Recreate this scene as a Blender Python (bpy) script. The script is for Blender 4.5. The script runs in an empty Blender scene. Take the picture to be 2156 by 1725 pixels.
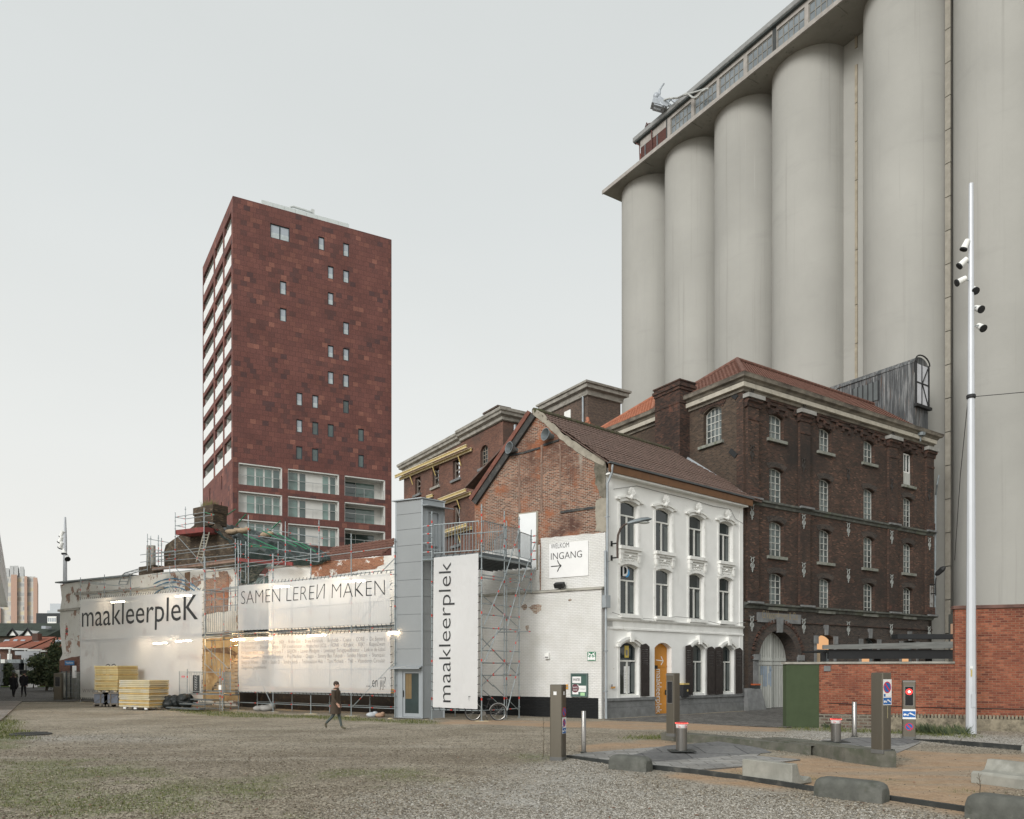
import bpy, math, random
import numpy as np
from mathutils import Vector, Matrix
from mathutils.geometry import tessellate_polygon
random.seed(7); np.random.seed(7)
S = bpy.context.scene
COL = S.collection
R = math.radians
# ---------------------------------------------------------------- camera (level, risen lens)
F, CX, HY, H = 1620.0, 1078.0, 1412.0, 2.15      # focal, centre, horizon in 2156-wide pixels; eye height
cam = bpy.data.objects.new('camera', bpy.data.cameras.new('camera'))
COL.objects.link(cam); S.camera = cam
cam.location = (0, 0, H); cam.rotation_euler = (R(90), 0, 0)
cam.data.sensor_width = 36; cam.data.lens = F / 2156 * 36
cam.data.shift_y = (HY - 862.5) / 2156
cam.data.clip_start = .1; cam.data.clip_end = 5000
# ---------------------------------------------------------------- sky and sun (pale overcast dusk)
SUN_EL, SUN_AZ = 27.0, 214.0
W = bpy.data.worlds.new("World"); S.world = W; W.use_nodes = True
nt = W.node_tree; nt.nodes.clear(); nl = nt.links
def wn(t): return nt.nodes.new(t)
sky = wn('ShaderNodeTexSky'); sky.sky_type = 'NISHITA'; sky.sun_disc = False
sky.sun_elevation = R(SUN_EL); sky.sun_rotation = R(SUN_AZ); sky.air_density = 1.0; sky.dust_density = 3.0
hs = wn('ShaderNodeHueSaturation'); hs.inputs['Saturation'].default_value = .3
nl.new(sky.outputs[0], hs.inputs['Color'])
tc = wn('ShaderNodeTexCoord'); sp = wn('ShaderNodeSeparateXYZ'); nl.new(tc.outputs['Generated'], sp.inputs[0])
rp = wn('ShaderNodeValToRGB'); e = rp.color_ramp.elements          # cloud layer: paler and warmer to the horizon
e[0].position = 0; e[0].color = (.86, .835, .79, 1)
e[1].position = .75; e[1].color = (.645, .675, .67, 1)
for p_, c_ in ((.10, (.83, .825, .79, 1)), (.26, (.78, .795, .775, 1)), (.5, (.69, .72, .715, 1))):
 n_ = e.new(p_); n_.color = c_
nl.new(sp.outputs['Z'], rp.inputs[0])
mr = wn('ShaderNodeMapRange'); mr.inputs['From Min'].default_value = .1; mr.inputs['From Max'].default_value = -.9
mr.inputs['To Min'].default_value = 1.0; mr.inputs['To Max'].default_value = 1.4; dt_ = wn('ShaderNodeVectorMath'); dt_.operation = 'DOT_PRODUCT'; dt_.inputs[1].default_value = (.30, .95, 0); nl.new(tc.outputs['Generated'], dt_.inputs[0]); nl.new(dt_.outputs['Value'], mr.inputs['Value'])
cn = wn('ShaderNodeTexNoise'); cn.inputs['Scale'].default_value = 1.6; cn.inputs['Detail'].default_value = 5
mp = wn('ShaderNodeMapping'); mp.inputs['Scale'].default_value = (1, 1, 2.6); nl.new(tc.outputs['Generated'], mp.inputs[0]); nl.new(mp.outputs[0], cn.inputs['Vector'])
m2 = wn('ShaderNodeMapRange'); m2.inputs['To Min'].default_value = 10.5; m2.inputs['To Max'].default_value = 11.9; nl.new(cn.outputs[0], m2.inputs['Value'])
ml = wn('ShaderNodeMath'); ml.operation = 'MULTIPLY'; nl.new(mr.outputs[0], ml.inputs[0]); nl.new(m2.outputs[0], ml.inputs[1])
vs = wn('ShaderNodeVectorMath'); vs.operation = 'SCALE'; nl.new(rp.outputs[0], vs.inputs[0]); nl.new(ml.outputs[0], vs.inputs['Scale'])
mx = wn('ShaderNodeMix'); mx.data_type = 'RGBA'; mx.inputs['Factor'].default_value = .9
nl.new(hs.outputs[0], mx.inputs['A']); nl.new(vs.outputs[0], mx.inputs['B'])
bg = wn('ShaderNodeBackground'); bg.inputs['Strength'].default_value = .1
out = wn('ShaderNodeOutputWorld'); nl.new(mx.outputs['Result'], bg.inputs[0]); nl.new(bg.outputs[0], out.inputs[0])
sun = bpy.data.objects.new('sun', bpy.data.lights.new('sun', 'SUN')); COL.objects.link(sun)
sun.data.energy = 2.3; sun.data.angle = R(26); sun.data.color = (1, .975, .945)
el, az = R(SUN_EL), R(SUN_AZ)
sun.rotation_euler = Vector((-math.sin(az)*math.cos(el), -math.cos(az)*math.cos(el), -math.sin(el))).to_track_quat('-Z', 'Y').to_euler()
S.view_settings.view_transform = 'Standard'; S.view_settings.look = 'None'; S.view_settings.gamma = 1
S.view_settings.exposure = 0.0
S.render.engine = 'CYCLES'
S.cycles.use_denoising = True; S.cycles.max_bounces = 6; S.cycles.transparent_max_bounces = 12
S.cycles.sample_clamp_indirect = 4
try: S.cycles.denoiser = 'OPENIMAGEDENOISE'
except Exception: pass
# ---------------------------------------------------------------- pixel helpers (used to survey the place)
KS = 4040 / 2156
def Z(x0, y0, s): return lambda x, y: ((x0 + x / s) / KS, (y0 + y / s) / KS)
Z1, Z2, Z3 = Z(0, 1900, 1.7244), Z(700, 1900, 1.725), Z(1500, 1900, 1.725)
Z4, Z5, Z6 = Z(2300, 1800, 1.569), Z(2900, 2400, 1.891), Z(2000, 2600, 1.7967)
Z7, Z8, ZA = Z(1500, 1400, 2.156), Z(2300, 1300, 2.464), Z(2900, 1350, 1.5)
ZG, ZT, ZU = Z(2350, 0, 1.96), Z(700, 700, 2.157), Z(750, 1400, 2.029)
ZS, ZL, ZQ = Z(600, 1900, 2.874), Z(0, 2000, 2.156), Z(640, 2200, 2.653)
ZW, ZK, ZM = Z(1050, 2640, 3.593), Z(3300, 2600, 3.8325), Z(3700, 700, 1.3265)
ZP, ZN = Z(2140, 2640, 4.5375), Z(2540, 320, 8.983)
def ray(px, py): return Vector(((px - CX) / F, 1, (HY - py) / F))
def gp(px, py, z=0):
 Y = (H - z) * F / (py - HY); return Vector(((px - CX) / F * Y, Y, z))
def at(px, py, Y): return Vector(((px - CX) / F * Y, Y, H + (HY - py) / F * Y))
# ---------------------------------------------------------------- mesh builder
class MB:
 def __init__(s): s.v = []; s.f = []; s.m = []
 def add(s, vs, fs, m=0):
  o = len(s.v); s.v += [(v[0], v[1], v[2]) for v in vs]
  s.f += [tuple(i + o for i in f) for f in fs]; s.m += [m] * len(fs); return s
 def hexa(s, p, m=0):      # 4 bottom ccw, 4 top
  return s.add(p, [(3,2,1,0),(4,5,6,7),(0,1,5,4),(1,2,6,5),(2,3,7,6),(3,0,4,7)], m)
 def box(s, a, b, m=0):
  x0,y0,z0 = a; x1,y1,z1 = b
  return s.hexa([(x0,y0,z0),(x1,y0,z0),(x1,y1,z0),(x0,y1,z0),(x0,y0,z1),(x1,y0,z1),(x1,y1,z1),(x0,y1,z1)], m)
 def obox(s, c, ax, ay, az, m=0):
  c, ax, ay, az = Vector(c), Vector(ax), Vector(ay), Vector(az)
  return s.hexa([c-ax-ay-az, c+ax-ay-az, c+ax+ay-az, c-ax+ay-az, c-ax-ay+az, c+ax-ay+az, c+ax+ay+az, c-ax+ay+az], m)
 def tube(s, p, q, r, n=6, r2=None, m=0):
  return s.path([p, q], [r, r if r2 is None else r2], n, m)
 def path(s, pts, r, n=6, m=0, closed=False):
  pts = [Vector(p) for p in pts]; k = len(pts)
  if not isinstance(r, (list, tuple)): r = [r] * k
  vs = []; prev = None
  for i, p in enumerate(pts):
   if closed: d = pts[(i+1) % k] - pts[i-1]
   else: d = pts[min(i+1, k-1)] - pts[max(i-1, 0)]
   d.normalize()
   if prev is None:
    a = Vector((0,0,1)) if abs(d.z) < .9 else Vector((1,0,0))
   else: a = prev
   x = (a - d * a.dot(d)); x.normalize(); y = d.cross(x); prev = x
   for j in range(n):
    t = 2*math.pi*j/n; vs.append(p + (x*math.cos(t) + y*math.sin(t)) * r[i])
  fs = []
  for i in range(k if closed else k-1):
   for j in range(n):
    a, b = i*n + j, i*n + (j+1) % n; c = (i+1) % k
    fs.append((a, b, c*n + (j+1) % n, c*n + j))
  if not closed: fs += [tuple(range(n))[::-1], tuple(range((k-1)*n, k*n))]
  return s.add(vs, fs, m)
 def lathe(s, prof, c=(0,0,0), n=20, m=0, ax=None):
  c = Vector(c); vs = []
  if ax is None: X, Y_, Zz = Vector((1,0,0)), Vector((0,1,0)), Vector((0,0,1))
  else:
   Zz = Vector(ax).normalized(); a = Vector((0,0,1)) if abs(Zz.z) < .9 else Vector((1,0,0))
   X = (a - Zz*a.dot(Zz)).normalized(); Y_ = Zz.cross(X)
  for r, z in prof:
   for j in range(n):
    t = 2*math.pi*j/n; vs.append(c + X*(r*math.cos(t)) + Y_*(r*math.sin(t)) + Zz*z)
  fs = [(i*n+j, i*n+(j+1) % n, (i+1)*n+(j+1) % n, (i+1)*n+j) for i in range(len(prof)-1) for j in range(n)]
  fs += [tuple(range(n))[::-1], tuple(range((len(prof)-1)*n, len(prof)*n))]
  return s.add(vs, fs, m)
 def prism(s, pts, vec, m=0):
  vec = Vector(vec); pts = [Vector(p) for p in pts]; n = len(pts)
  nn = Vector((0,0,0))
  for i in range(n): nn += pts[i].cross(pts[(i+1) % n])
  if nn.dot(vec) < 0: pts = pts[::-1]
  fs = [tuple(range(n))[::-1], tuple(range(n, 2*n))] + [(i, (i+1) % n, n+(i+1) % n, n+i) for i in range(n)]
  return s.add(pts + [p + vec for p in pts], fs, m)
 def blob(s, c, rad, n=10, k=6, jit=0, m=0, rot=0):
  c = Vector(c); vs = []; cr, sr = math.cos(rot), math.sin(rot)
  for i in range(k+1):
   ph = math.pi*i/k
   for j in range(n):
    t = 2*math.pi*j/n; q = 1 + random.uniform(-jit, jit)
    x, y, z = rad[0]*math.sin(ph)*math.cos(t)*q, rad[1]*math.sin(ph)*math.sin(t)*q, rad[2]*math.cos(ph)*q
    vs.append(c + Vector((x*cr - y*sr, x*sr + y*cr, z)))
  fs = [((i+1)*n+j, (i+1)*n+(j+1) % n, i*n+(j+1) % n, i*n+j) for i in range(k) for j in range(n)]
  return s.add(vs, fs, m)
def wloc(o):
 v = Vector((0,0,0))
 while o is not None: v += o.location; o = o.parent
 return v
SPLIT = set('post soffit_joint skid expansion_joint bare_brick_patch cable jamb_stone pilaster_base wall_scar downpipe_ bracket_ string_course_ corner_pilaster cable_tray roof_scar anchor_plate capital_stone_ base_stone rear_wall bare_brick_field handle painted_upper_wall'.split())
def islands(mb):
 p = list(range(len(mb.v)))
 def fd(i):
  while p[i] != i: p[i] = p[p[i]]; i = p[i]
  return i
 for f in mb.f:
  a = fd(f[0])
  for j in f[1:]: p[fd(j)] = a
 g = {}
 for f, m in zip(mb.f, mb.m): g.setdefault(fd(f[0]), []).append((f, m))
 for fs in g.values():
  k = {}; o = MB()
  for f, m in fs:
   for j in f:
    if j not in k: k[j] = len(o.v); o.v.append(mb.v[j])
   o.f.append(tuple(k[j] for j in f)); o.m.append(m)
  yield o
def build(name, mb, mats, parent=None, smooth=None, local=False, loc=None):
 if name in SPLIT:
  for q in islands(mb): r = build_(name, q, mats, parent, smooth, local, loc)
  return r
 return build_(name, mb, mats, parent, smooth, local, loc)
def build_(name, mb, mats, parent=None, smooth=None, local=False, loc=None):
 me = bpy.data.meshes.new(name)
 me.from_pydata(mb.v, [], mb.f); me.validate(); me.update()
 if not isinstance(mats, (list, tuple)): mats = [mats]
 for m in mats: me.materials.append(m)
 if len(mats) > 1 and len(me.polygons) == len(mb.m): me.polygons.foreach_set('material_index', mb.m)
 np_, nlp = len(me.polygons), len(me.loops)
 co = np.empty(len(me.vertices)*3); me.vertices.foreach_get('co', co); co = co.reshape(-1, 3)
 no = np.empty(np_*3); me.polygons.foreach_get('normal', no); no = no.reshape(-1, 3)
 lt = np.empty(np_, int); me.polygons.foreach_get('loop_total', lt)
 vi = np.empty(nlp, int); me.loops.foreach_get('vertex_index', vi)
 ln = np.repeat(no, lt, axis=0); c = co[vi]
 h = np.hypot(ln[:,0], ln[:,1]); flat = h < .35; hh = np.where(h < 1e-6, 1, h)
 u = np.where(flat, c[:,0], (-ln[:,1]*c[:,0] + ln[:,0]*c[:,1]) / hh)
 v = np.where(flat, c[:,1], c[:,2] / np.maximum(hh, .3))
 uv = me.uv_layers.new(name='UVMap'); uv.data.foreach_set('uv', np.stack([u, v], 1).ravel())
 if smooth is not None:
  me.shade_smooth(); me.set_sharp_from_angle(angle=R(smooth))
 o = bpy.data.objects.new(name, me); COL.objects.link(o)
 if parent is not None:
  o.parent = parent
  if not local: me.transform(Matrix.Translation(-wloc(parent)))
 elif loc is not None:
  o.location = loc
  if not local: me.transform(Matrix.Translation(-Vector(loc)))
 return o
def tag(o, label, cat, group=None):
 o['label'] = label; o['category'] = cat
 if group: o['group'] = group
 return o
def thing(name, label, cat, loc=(0,0,0), group=None, rz=0):
 o = bpy.data.objects.new(name, None); COL.objects.link(o); o.location = loc; o.empty_display_size = .2
 o.rotation_euler = (0, 0, rz)
 return tag(o, label, cat, group)
def struct(name, mb, mats, kind='structure', **k):
 o = build(name, mb, mats, **k); o['kind'] = kind; return o
def dup(root, loc, rz=None, label=None, group=None):
 r = root.copy(); COL.objects.link(r); r.location = loc
 if rz is not None: r.rotation_euler = (0, 0, rz)
 if label: r['label'] = label
 if group: r['group'] = group
 for ch in list(root.children):
  c = ch.copy(); COL.objects.link(c); c.parent = r
  for g in list(ch.children):
   d = g.copy(); COL.objects.link(d); d.parent = c
 return r
class PL:                       # a vertical wall plane through two ground points
 def __init__(s, A, B):
  s.o = Vector((A[0], A[1], 0)); d = Vector((B[0]-A[0], B[1]-A[1], 0)); s.L = d.length; s.u = d / s.L
  s.n = Vector((s.u.y, -s.u.x, 0))
  if s.n.dot(-s.o) < 0: s.n = -s.n
 def uz(s, px, py, d=0):
  r = ray(px, py); o = s.o + s.n*d; t = o.dot(s.n) / r.dot(s.n)
  p = r*t; return (p - s.o).dot(s.u), p.z + H
 def pt(s, u, z, d=0): return s.o + s.u*u + s.n*d + Vector((0,0,z))
 def P(s, px, py, d=0):
  u, z = s.uz(px, py, d); return s.pt(u, z, d)
 def off(s, d): A = s.o + s.n*d; return PL(A, A + s.u*s.L)
 def box(s, mb, u0, u1, z0, z1, d0, d1, m=0):
  return mb.hexa([s.pt(u0,z0,d1), s.pt(u1,z0,d1), s.pt(u1,z0,d0), s.pt(u0,z0,d0), s.pt(u0,z1,d1), s.pt(u1,z1,d1), s.pt(u1,z1,d0), s.pt(u0,z1,d0)], m)
 def prism(s, mb, pts, d0, d1, m=0): return mb.prism([s.pt(u, z, d0) for u, z in pts], s.n*(d1-d0), m)
 def wall(s, mb, outer, holes=(), d=0, thick=.3, m=0, mr=None):
  loops = [list(outer)] + [list(h) for h in holes]
  flat = [p for l in loops for p in l]
  tri = tessellate_polygon([[Vector((p[0], p[1], 0)) for p in l] for l in loops])
  nF = len(flat); vs = [s.pt(u, z, d) for u, z in flat] + [s.pt(u, z, d-thick) for u, z in flat]
  fs = []
  for t in tri:
   a, b, c = [vs[i] for i in t]
   t = tuple(t) if (b-a).cross(c-a).dot(s.n) > 0 else tuple(t)[::-1]
   fs.append(t); fs.append(tuple(i+nF for i in t[::-1]))
  mb.add(vs, fs, m)
  o = 0; base = len(mb.v) - 2*nF
  for li, l in enumerate(loops):
   k = len(l)
   ar = sum(l[i][0]*l[(i+1) % k][1] - l[(i+1) % k][0]*l[i][1] for i in range(k))
   ccw = (ar > 0) == (s.u.cross(Vector((0,0,1))).dot(s.n) > 0)
   for i in range(k):
    a, b = base+o+i, base+o+(i+1) % k
    q = (b, a, a+nF, b+nF)
    if ccw != (li == 0): q = q[::-1]
    mb.f.append(q); mb.m.append(m if (li == 0 or mr is None) else mr)
   o += k
  return mb
def arch(u0, u1, z0, z1, rise, n=8):
 if u0 > u1: u0, u1 = u1, u0
 if rise <= 0: return [(u0,z0),(u1,z0),(u1,z1),(u0,z1)]
 w = (u1-u0)/2; r = (w*w + rise*rise)/(2*rise); cz = z1 - r; cu = (u0+u1)/2; a = math.asin(min(1, w/r))
 if rise > w: a = math.pi - a
 return [(u0,z0),(u1,z0)] + [(cu + r*math.sin(a - 2*a*i/n), cz + r*math.cos(a - 2*a*i/n)) for i in range(n+1)]
def arc_band(u0, u1, zs, rise, t, n=10, ext=0):   # strip following a segmental arch whose springing is zs
 inner = arch(u0, u1, zs-.01, zs+rise, rise, n)[2:]; w = (u1-u0)/2; cu = (u0+u1)/2
 outer = [(cu + (u-cu)*(1 + t/w*.9), z + t) for u, z in inner]
 return inner + outer[::-1]
# ---------------------------------------------------------------- materials
class MN:
 def __init__(s, name):
  s.m = bpy.data.materials.new(name); s.m.use_nodes = True; s.t = s.m.node_tree; s.t.nodes.clear()
  s.out = s.n('ShaderNodeOutputMaterial'); s.b = s.n('ShaderNodeBsdfPrincipled'); s.l(s.b.outputs[0], s.out.inputs[0])
  s.tc = s.n('ShaderNodeTexCoord')
 def n(s, t): return s.t.nodes.new(t)
 def l(s, a, b): s.t.links.new(a, b)
 def noise(s, scale, detail=4, co='Object', stretch=(1,1,1), rough=.55):
  v = s.tc.outputs[co]
  if stretch != (1,1,1):
   mpn = s.n('ShaderNodeMapping'); mpn.inputs['Scale'].default_value = stretch; s.l(v, mpn.inputs[0]); v = mpn.outputs[0]
  t = s.n('ShaderNodeTexNoise'); t.inputs['Scale'].default_value = scale; t.inputs['Detail'].default_value = detail
  t.inputs['Roughness'].default_value = rough; s.l(v, t.inputs['Vector']); return t.outputs[0]
 def ramp(s, v, lo, hi, a=0, b=1):
  r = s.n('ShaderNodeMapRange'); r.inputs['From Min'].default_value = lo; r.inputs['From Max'].default_value = hi
  r.inputs['To Min'].default_value = a; r.inputs['To Max'].default_value = b; s.l(v, r.inputs['Value']); return r.outputs[0]
 def mix(s, f, a, b, mode='MIX'):
  x = s.n('ShaderNodeMix'); x.data_type = 'RGBA'; x.blend_type = mode
  for k, q in (('Factor', f), ('A', a), ('B', b)):
   if isinstance(q, (int, float)): x.inputs[k].default_value = q
   elif isinstance(q, (tuple, list)): x.inputs[k].default_value = (*q[:3], 1)
   else: s.l(q, x.inputs[k])
  return x.outputs['Result']
 def math(s, op, a, b):
  x = s.n('ShaderNodeMath'); x.operation = op
  for i, q in enumerate((a, b)):
   if isinstance(q, (int, float)): x.inputs[i].default_value = q
   else: s.l(q, x.inputs[i])
  return x.outputs[0]
 def bump(s, hgt, dist, strength=1):
  b = s.n('ShaderNodeBump'); b.inputs['Distance'].default_value = dist; b.inputs['Strength'].default_value = strength
  s.l(hgt, b.inputs['Height']); s.l(b.outputs[0], s.b.inputs['Normal']); return b
 def fin(s, col=None, rough=.8, metal=0, spec=.5):
  if col is not None:
   if isinstance(col, (tuple, list)): s.b.inputs['Base Color'].default_value = (*col[:3], 1)
   else: s.l(col, s.b.inputs['Base Color'])
  if isinstance(rough, (int, float)): s.b.inputs['Roughness'].default_value = rough
  else: s.l(rough, s.b.inputs['Roughness'])
  s.b.inputs['Metallic'].default_value = metal; s.b.inputs['Specular IOR Level'].default_value = spec
  return s.m
def layers(a, col, lay, co='Object'):
 for L in lay:
  sc, lo, hi, c = L[:4]; st = L[4] if len(L) > 4 else (1,1,1)
  col = a.mix(a.ramp(a.noise(sc, 6, co, st, .65), lo, hi), col, c)
 return col
def mat(name, col, rough=.8, metal=0, var=.14, vs=2.5, bump=0, bs=40, spec=.4, lay=(), st=(1,1,1)):
 a = MN(name)
 c = a.mix(1, col, a.mix(a.ramp(a.noise(vs, 6, stretch=st), .3, .7), (1-var,)*3, (1+var,)*3), 'MULTIPLY')
 c = layers(a, c, lay)
 if bump: a.bump(a.noise(bs, 5), bump)
 return a.fin(c, rough, metal, spec)
def brick(name, pal, mortar, bw=.22, bh=.075, ms=.011, rough=.9, bump=.006, lay=(), paint=None, mfac=1, off=.5, big=.25):
 """pal: list of (pos, colour) picked at random per brick"""
 a = MN(name); t = a.n('ShaderNodeTexBrick'); t.offset = off
 for k, v in (('Scale', 1), ('Brick Width', bw), ('Row Height', bh), ('Mortar Size', ms), ('Mortar Smooth', .2), ('Bias', 0)): t.inputs[k].default_value = v
 t.inputs['Color1'].default_value = (0,0,0,1); t.inputs['Color2'].default_value = (1,1,1,1); t.inputs['Mortar'].default_value = (.5,.5,.5,1)
 wob = a.n('ShaderNodeVectorMath'); wob.operation = 'MULTIPLY_ADD'
 nz = a.n('ShaderNodeTexNoise'); nz.inputs['Scale'].default_value = 1.5; a.l(a.tc.outputs['UV'], nz.inputs['Vector'])
 a.l(nz.outputs['Color'], wob.inputs[0]); wob.inputs[1].default_value = (.02, .012, 0); a.l(a.tc.outputs['UV'], wob.inputs[2])
 a.l(wob.outputs[0], t.inputs['Vector'])
 r = a.n('ShaderNodeValToRGB'); el_ = r.color_ramp.elements
 while len(el_) < len(pal): el_.new(.5)
 for q, (p, c) in zip(el_, pal): q.position = p; q.color = (*c, 1)
 a.l(t.outputs['Color'], r.inputs[0])
 c = a.mix(1, r.outputs[0], a.mix(a.ramp(a.noise(.35, 6, 'UV'), .3, .7), (1-big,)*3, (1+big,)*3), 'MULTIPLY')
 c = a.mix(1, c, a.mix(a.ramp(a.noise(9, 3, 'UV'), .3, .7), (.8,)*3, (1.2,)*3), 'MULTIPLY')
 f = a.math('MULTIPLY', t.outputs['Fac'], mfac)
 c = a.mix(f, c, mortar)
 if paint:                      # flaking paint over the brick
  pc, lo, hi, sc = paint
  pk = a.ramp(a.noise(sc, 8, 'UV', rough=.7), lo, hi)
  dirt = a.mix(1, pc, a.mix(a.ramp(a.noise(.9, 7, 'UV', rough=.65), .35, .75), (1.04,)*3, (.84,.83,.79)), 'MULTIPLY')
  dirt = a.mix(a.math('MULTIPLY', t.outputs['Fac'], .28), dirt, tuple(x*.55 for x in pc))
  c = a.mix(pk, dirt, c)
 c = layers(a, c, lay, 'UV')
 hg = a.math('SUBTRACT', a.noise(30, 3, 'UV'), a.math('MULTIPLY', t.outputs['Fac'], 1.4))
 a.bump(hg, bump)
 return a.fin(c, rough, 0, .3)
def emit(name, col, st):
 a = MN(name); a.t.nodes.remove(a.b); em = a.n('ShaderNodeEmission'); em.inputs[0].default_value = (*col, 1); em.inputs[1].default_value = st
 a.l(em.outputs[0], a.out.inputs[0]); return a.m
def glassy(name, col, rough=.06, spec=.9, var=.3, vs=.7):
 a = MN(name); c = a.mix(1, col, a.mix(a.ramp(a.noise(vs, 3), .35, .65), (1-var,)*3, (1+var,)*3), 'MULTIPLY')
 a.bump(a.noise(.9, 2), .012)
 return a.fin(c, rough, 0, spec)
FONT_CACHE = {}
def text_mb(mb, pl, s, u0, u1, z0, hgt, d, thick=.004, m=0, bold=0, flip=False, vert=False):
 """lettering fitted on a wall plane: cap/ascender height hgt, from u0 to u1, baseline z0; vert: reads upward"""
 key = (s, bold)
 if key not in FONT_CACHE:
  c = bpy.data.curves.new('lettering', 'FONT'); c.body = s; c.resolution_u = 3; c.offset = bold
  o = bpy.data.objects.new('lettering', c); COL.objects.link(o)
  dg = bpy.context.evaluated_depsgraph_get(); me = bpy.data.meshes.new_from_object(o.evaluated_get(dg))
  FONT_CACHE[key] = ([v.co[:2] for v in me.vertices], [tuple(p.vertices) for p in me.polygons])
  bpy.data.objects.remove(o); bpy.data.meshes.remove(me); bpy.data.curves.remove(c)
 vs, fs = FONT_CACHE[key]
 if not vs: return mb
 xs = [v[0] for v in vs]; x0, x1 = min(xs), max(xs); cap = .72
 sx = (u1-u0)/(x1-x0)
 if vert:
  sx = hgt/cap; sy = (z0[1]-z0[0])/(x1-x0)
  P = [pl.pt(u0 + (cap - v[1])*sx, z0[0] + (v[0]-x0)*sy, d+thick) for v in vs]
 else: P = [pl.pt(u0 + (v[0]-x0)*sx, z0 + v[1]*hgt/cap, d+thick) for v in vs]
 if fs:
  i = fs[0]; nn = (P[i[1]]-P[i[0]]).cross(P[i[2]]-P[i[0]])
  if nn.dot(pl.n) < 0: fs = [f[::-1] for f in fs]
 return mb.add(P, fs, m)
# ================================================================ materials of the place
STEEL = mat('galvanised steel', (.29,.325,.335), .45, .55, .15, 6)
REDM = mat('red marking paint', (.55,.045,.03), .6)
GREENM = mat('green painted tube', (.03,.17,.09), .6)
REDBOARD = mat('red scaffold board', (.20,.045,.04), .7, lay=[(3,.5,.7,(.12,.05,.045))])
DECKM = mat('dark deck', (.10,.115,.12), .6, .3)
WHITEM = mat('white paint', (.78,.78,.75), .55, var=.05)
FRAMEW = mat('white window frame', (.66,.66,.62), .55, var=.1, lay=[(6,.6,.8,(.42,.40,.36))])
FRAMEG = mat('pale steel glazing bars', (.46,.47,.44), .6, var=.2, vs=5, lay=[(4,.55,.75,(.25,.2,.16))])
GLASSD = glassy('dark window glass', (.018,.026,.027), .06, .7)
GLASSG = glassy('dusty window glass', (.10,.12,.118), .18, .7, .8, .5)
GLASSB = glassy('sky lit window glass', (.30,.34,.38), .05, 1.0, .15, .1)
BLACK = mat('black', (.018,.019,.02), .6)
PLANKW = mat('pale timber', (.58,.49,.32), .7, var=.2, st=(1,1,4))
YELM = mat('yellow formwork paint', (.46,.35,.13), .6)
ZINC = mat('zinc', (.20,.225,.235), .5, .4, .2, 3)
ZINCL = mat('light zinc pipe', (.33,.36,.38), .5, .3, .12, 3)
BLUESTONE = mat('blue limestone', (.17,.175,.175), .75, var=.22, vs=3, bump=.004, lay=[(1.2,.5,.75,(.10,.105,.10)),(5,.62,.8,(.3,.3,.29))])
STONEL = mat('pale weathered stone', (.31,.295,.26), .85, var=.2, lay=[(1.4,.5,.72,(.13,.12,.10),(1,1,3)),(7,.6,.8,(.2,.19,.16))])
CORN = mat('painted cornice', (.24,.215,.175), .8, var=.2, lay=[(.8,.42,.62,(.10,.088,.074),(1,1,3)),(5,.55,.7,(.14,.13,.11))])
CONC = mat('silo concrete', (.350,.346,.320), .92, 0, .12, .09, .02, 1.2, .2, lay=[
 (.16,.48,.80,(.375,.37,.342),(1,1,.35)), (.5,.55,.85,(.31,.308,.288),(1,1,.06)), (.75,.58,.92,(.305,.302,.28),(.3,.3,1.2)),
 (1.6,.72,.86,(.28,.276,.256),(.25,.25,1.6)), (3,.72,.86,(.34,.29,.22),(1,1,.05)), (2.2,.58,.8,(.272,.268,.246),(1,1,.02)), (5,.66,.8,(.385,.38,.355),(1,1,.015))])
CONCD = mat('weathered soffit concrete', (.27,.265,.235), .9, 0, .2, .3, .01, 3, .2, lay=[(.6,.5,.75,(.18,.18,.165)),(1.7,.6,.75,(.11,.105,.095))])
CONCG = mat('gallery render', (.33,.31,.285), .9, var=.15, lay=[(.7,.55,.8,(.22,.2,.18),(1,1,.4))])
KERBC = mat('mossy kerb concrete', (.115,.112,.092), .9, var=.25, bump=.006, bs=25, lay=[(2.2,.45,.7,(.055,.065,.04)),(5,.6,.8,(.22,.21,.19))])
BENCHC = mat('pale cast concrete', (.29,.285,.25), .88, var=.18, vs=4, bump=.004, lay=[(2,.45,.75,(.19,.19,.165),(1,1,.3)),(8,.6,.8,(.21,.22,.175)),(1.5,.6,.75,(.36,.355,.32))])
STOPC = mat('dark cast concrete', (.095,.097,.085), .85, var=.25, vs=5, bump=.006, bs=30, lay=[(3,.5,.75,(.055,.06,.045)),(9,.64,.8,(.17,.17,.15)),(1.2,.55,.7,(.14,.14,.125))])
STAIN = mat('brushed bronze steel', (.165,.15,.122), .38, .85, .10, 1.5, st=(1,1,.1), lay=[(3,.6,.85,(.13,.12,.095),(1,1,.2))])
STAINL = mat('brushed stainless steel', (.29,.28,.265), .28, .95, .08, 8, st=(6,6,.2))
SIGNB = mat('sign blue', (.015,.11,.34), .5, var=.04)
SIGNR = mat('sign red', (.5,.02,.04), .5, var=.04)
SIGNW = mat('sign white', (.74,.74,.73), .5, var=.03)
INK = mat('black ink', (.02,.021,.022), .6)
INKG = mat('grey ink', (.22,.215,.21), .7)
SKIN = mat('skin', (.50,.30,.22), .6, var=.06)
SILVER = mat('silver painted figure', (.36,.39,.42), .5, .2, .15, 8, lay=[(7,.55,.75,(.2,.22,.24))])
GLOW = emit('fluorescent tube', (1,.90,.72), 5)
WARM = emit('warm work lamp', (1,.80,.56), 70)
REDLED = emit('red signal lamp', (1,.05,.045), 3.2)
REDLEDS = emit('red light ring', (1,.10,.08), 4.5)
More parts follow.
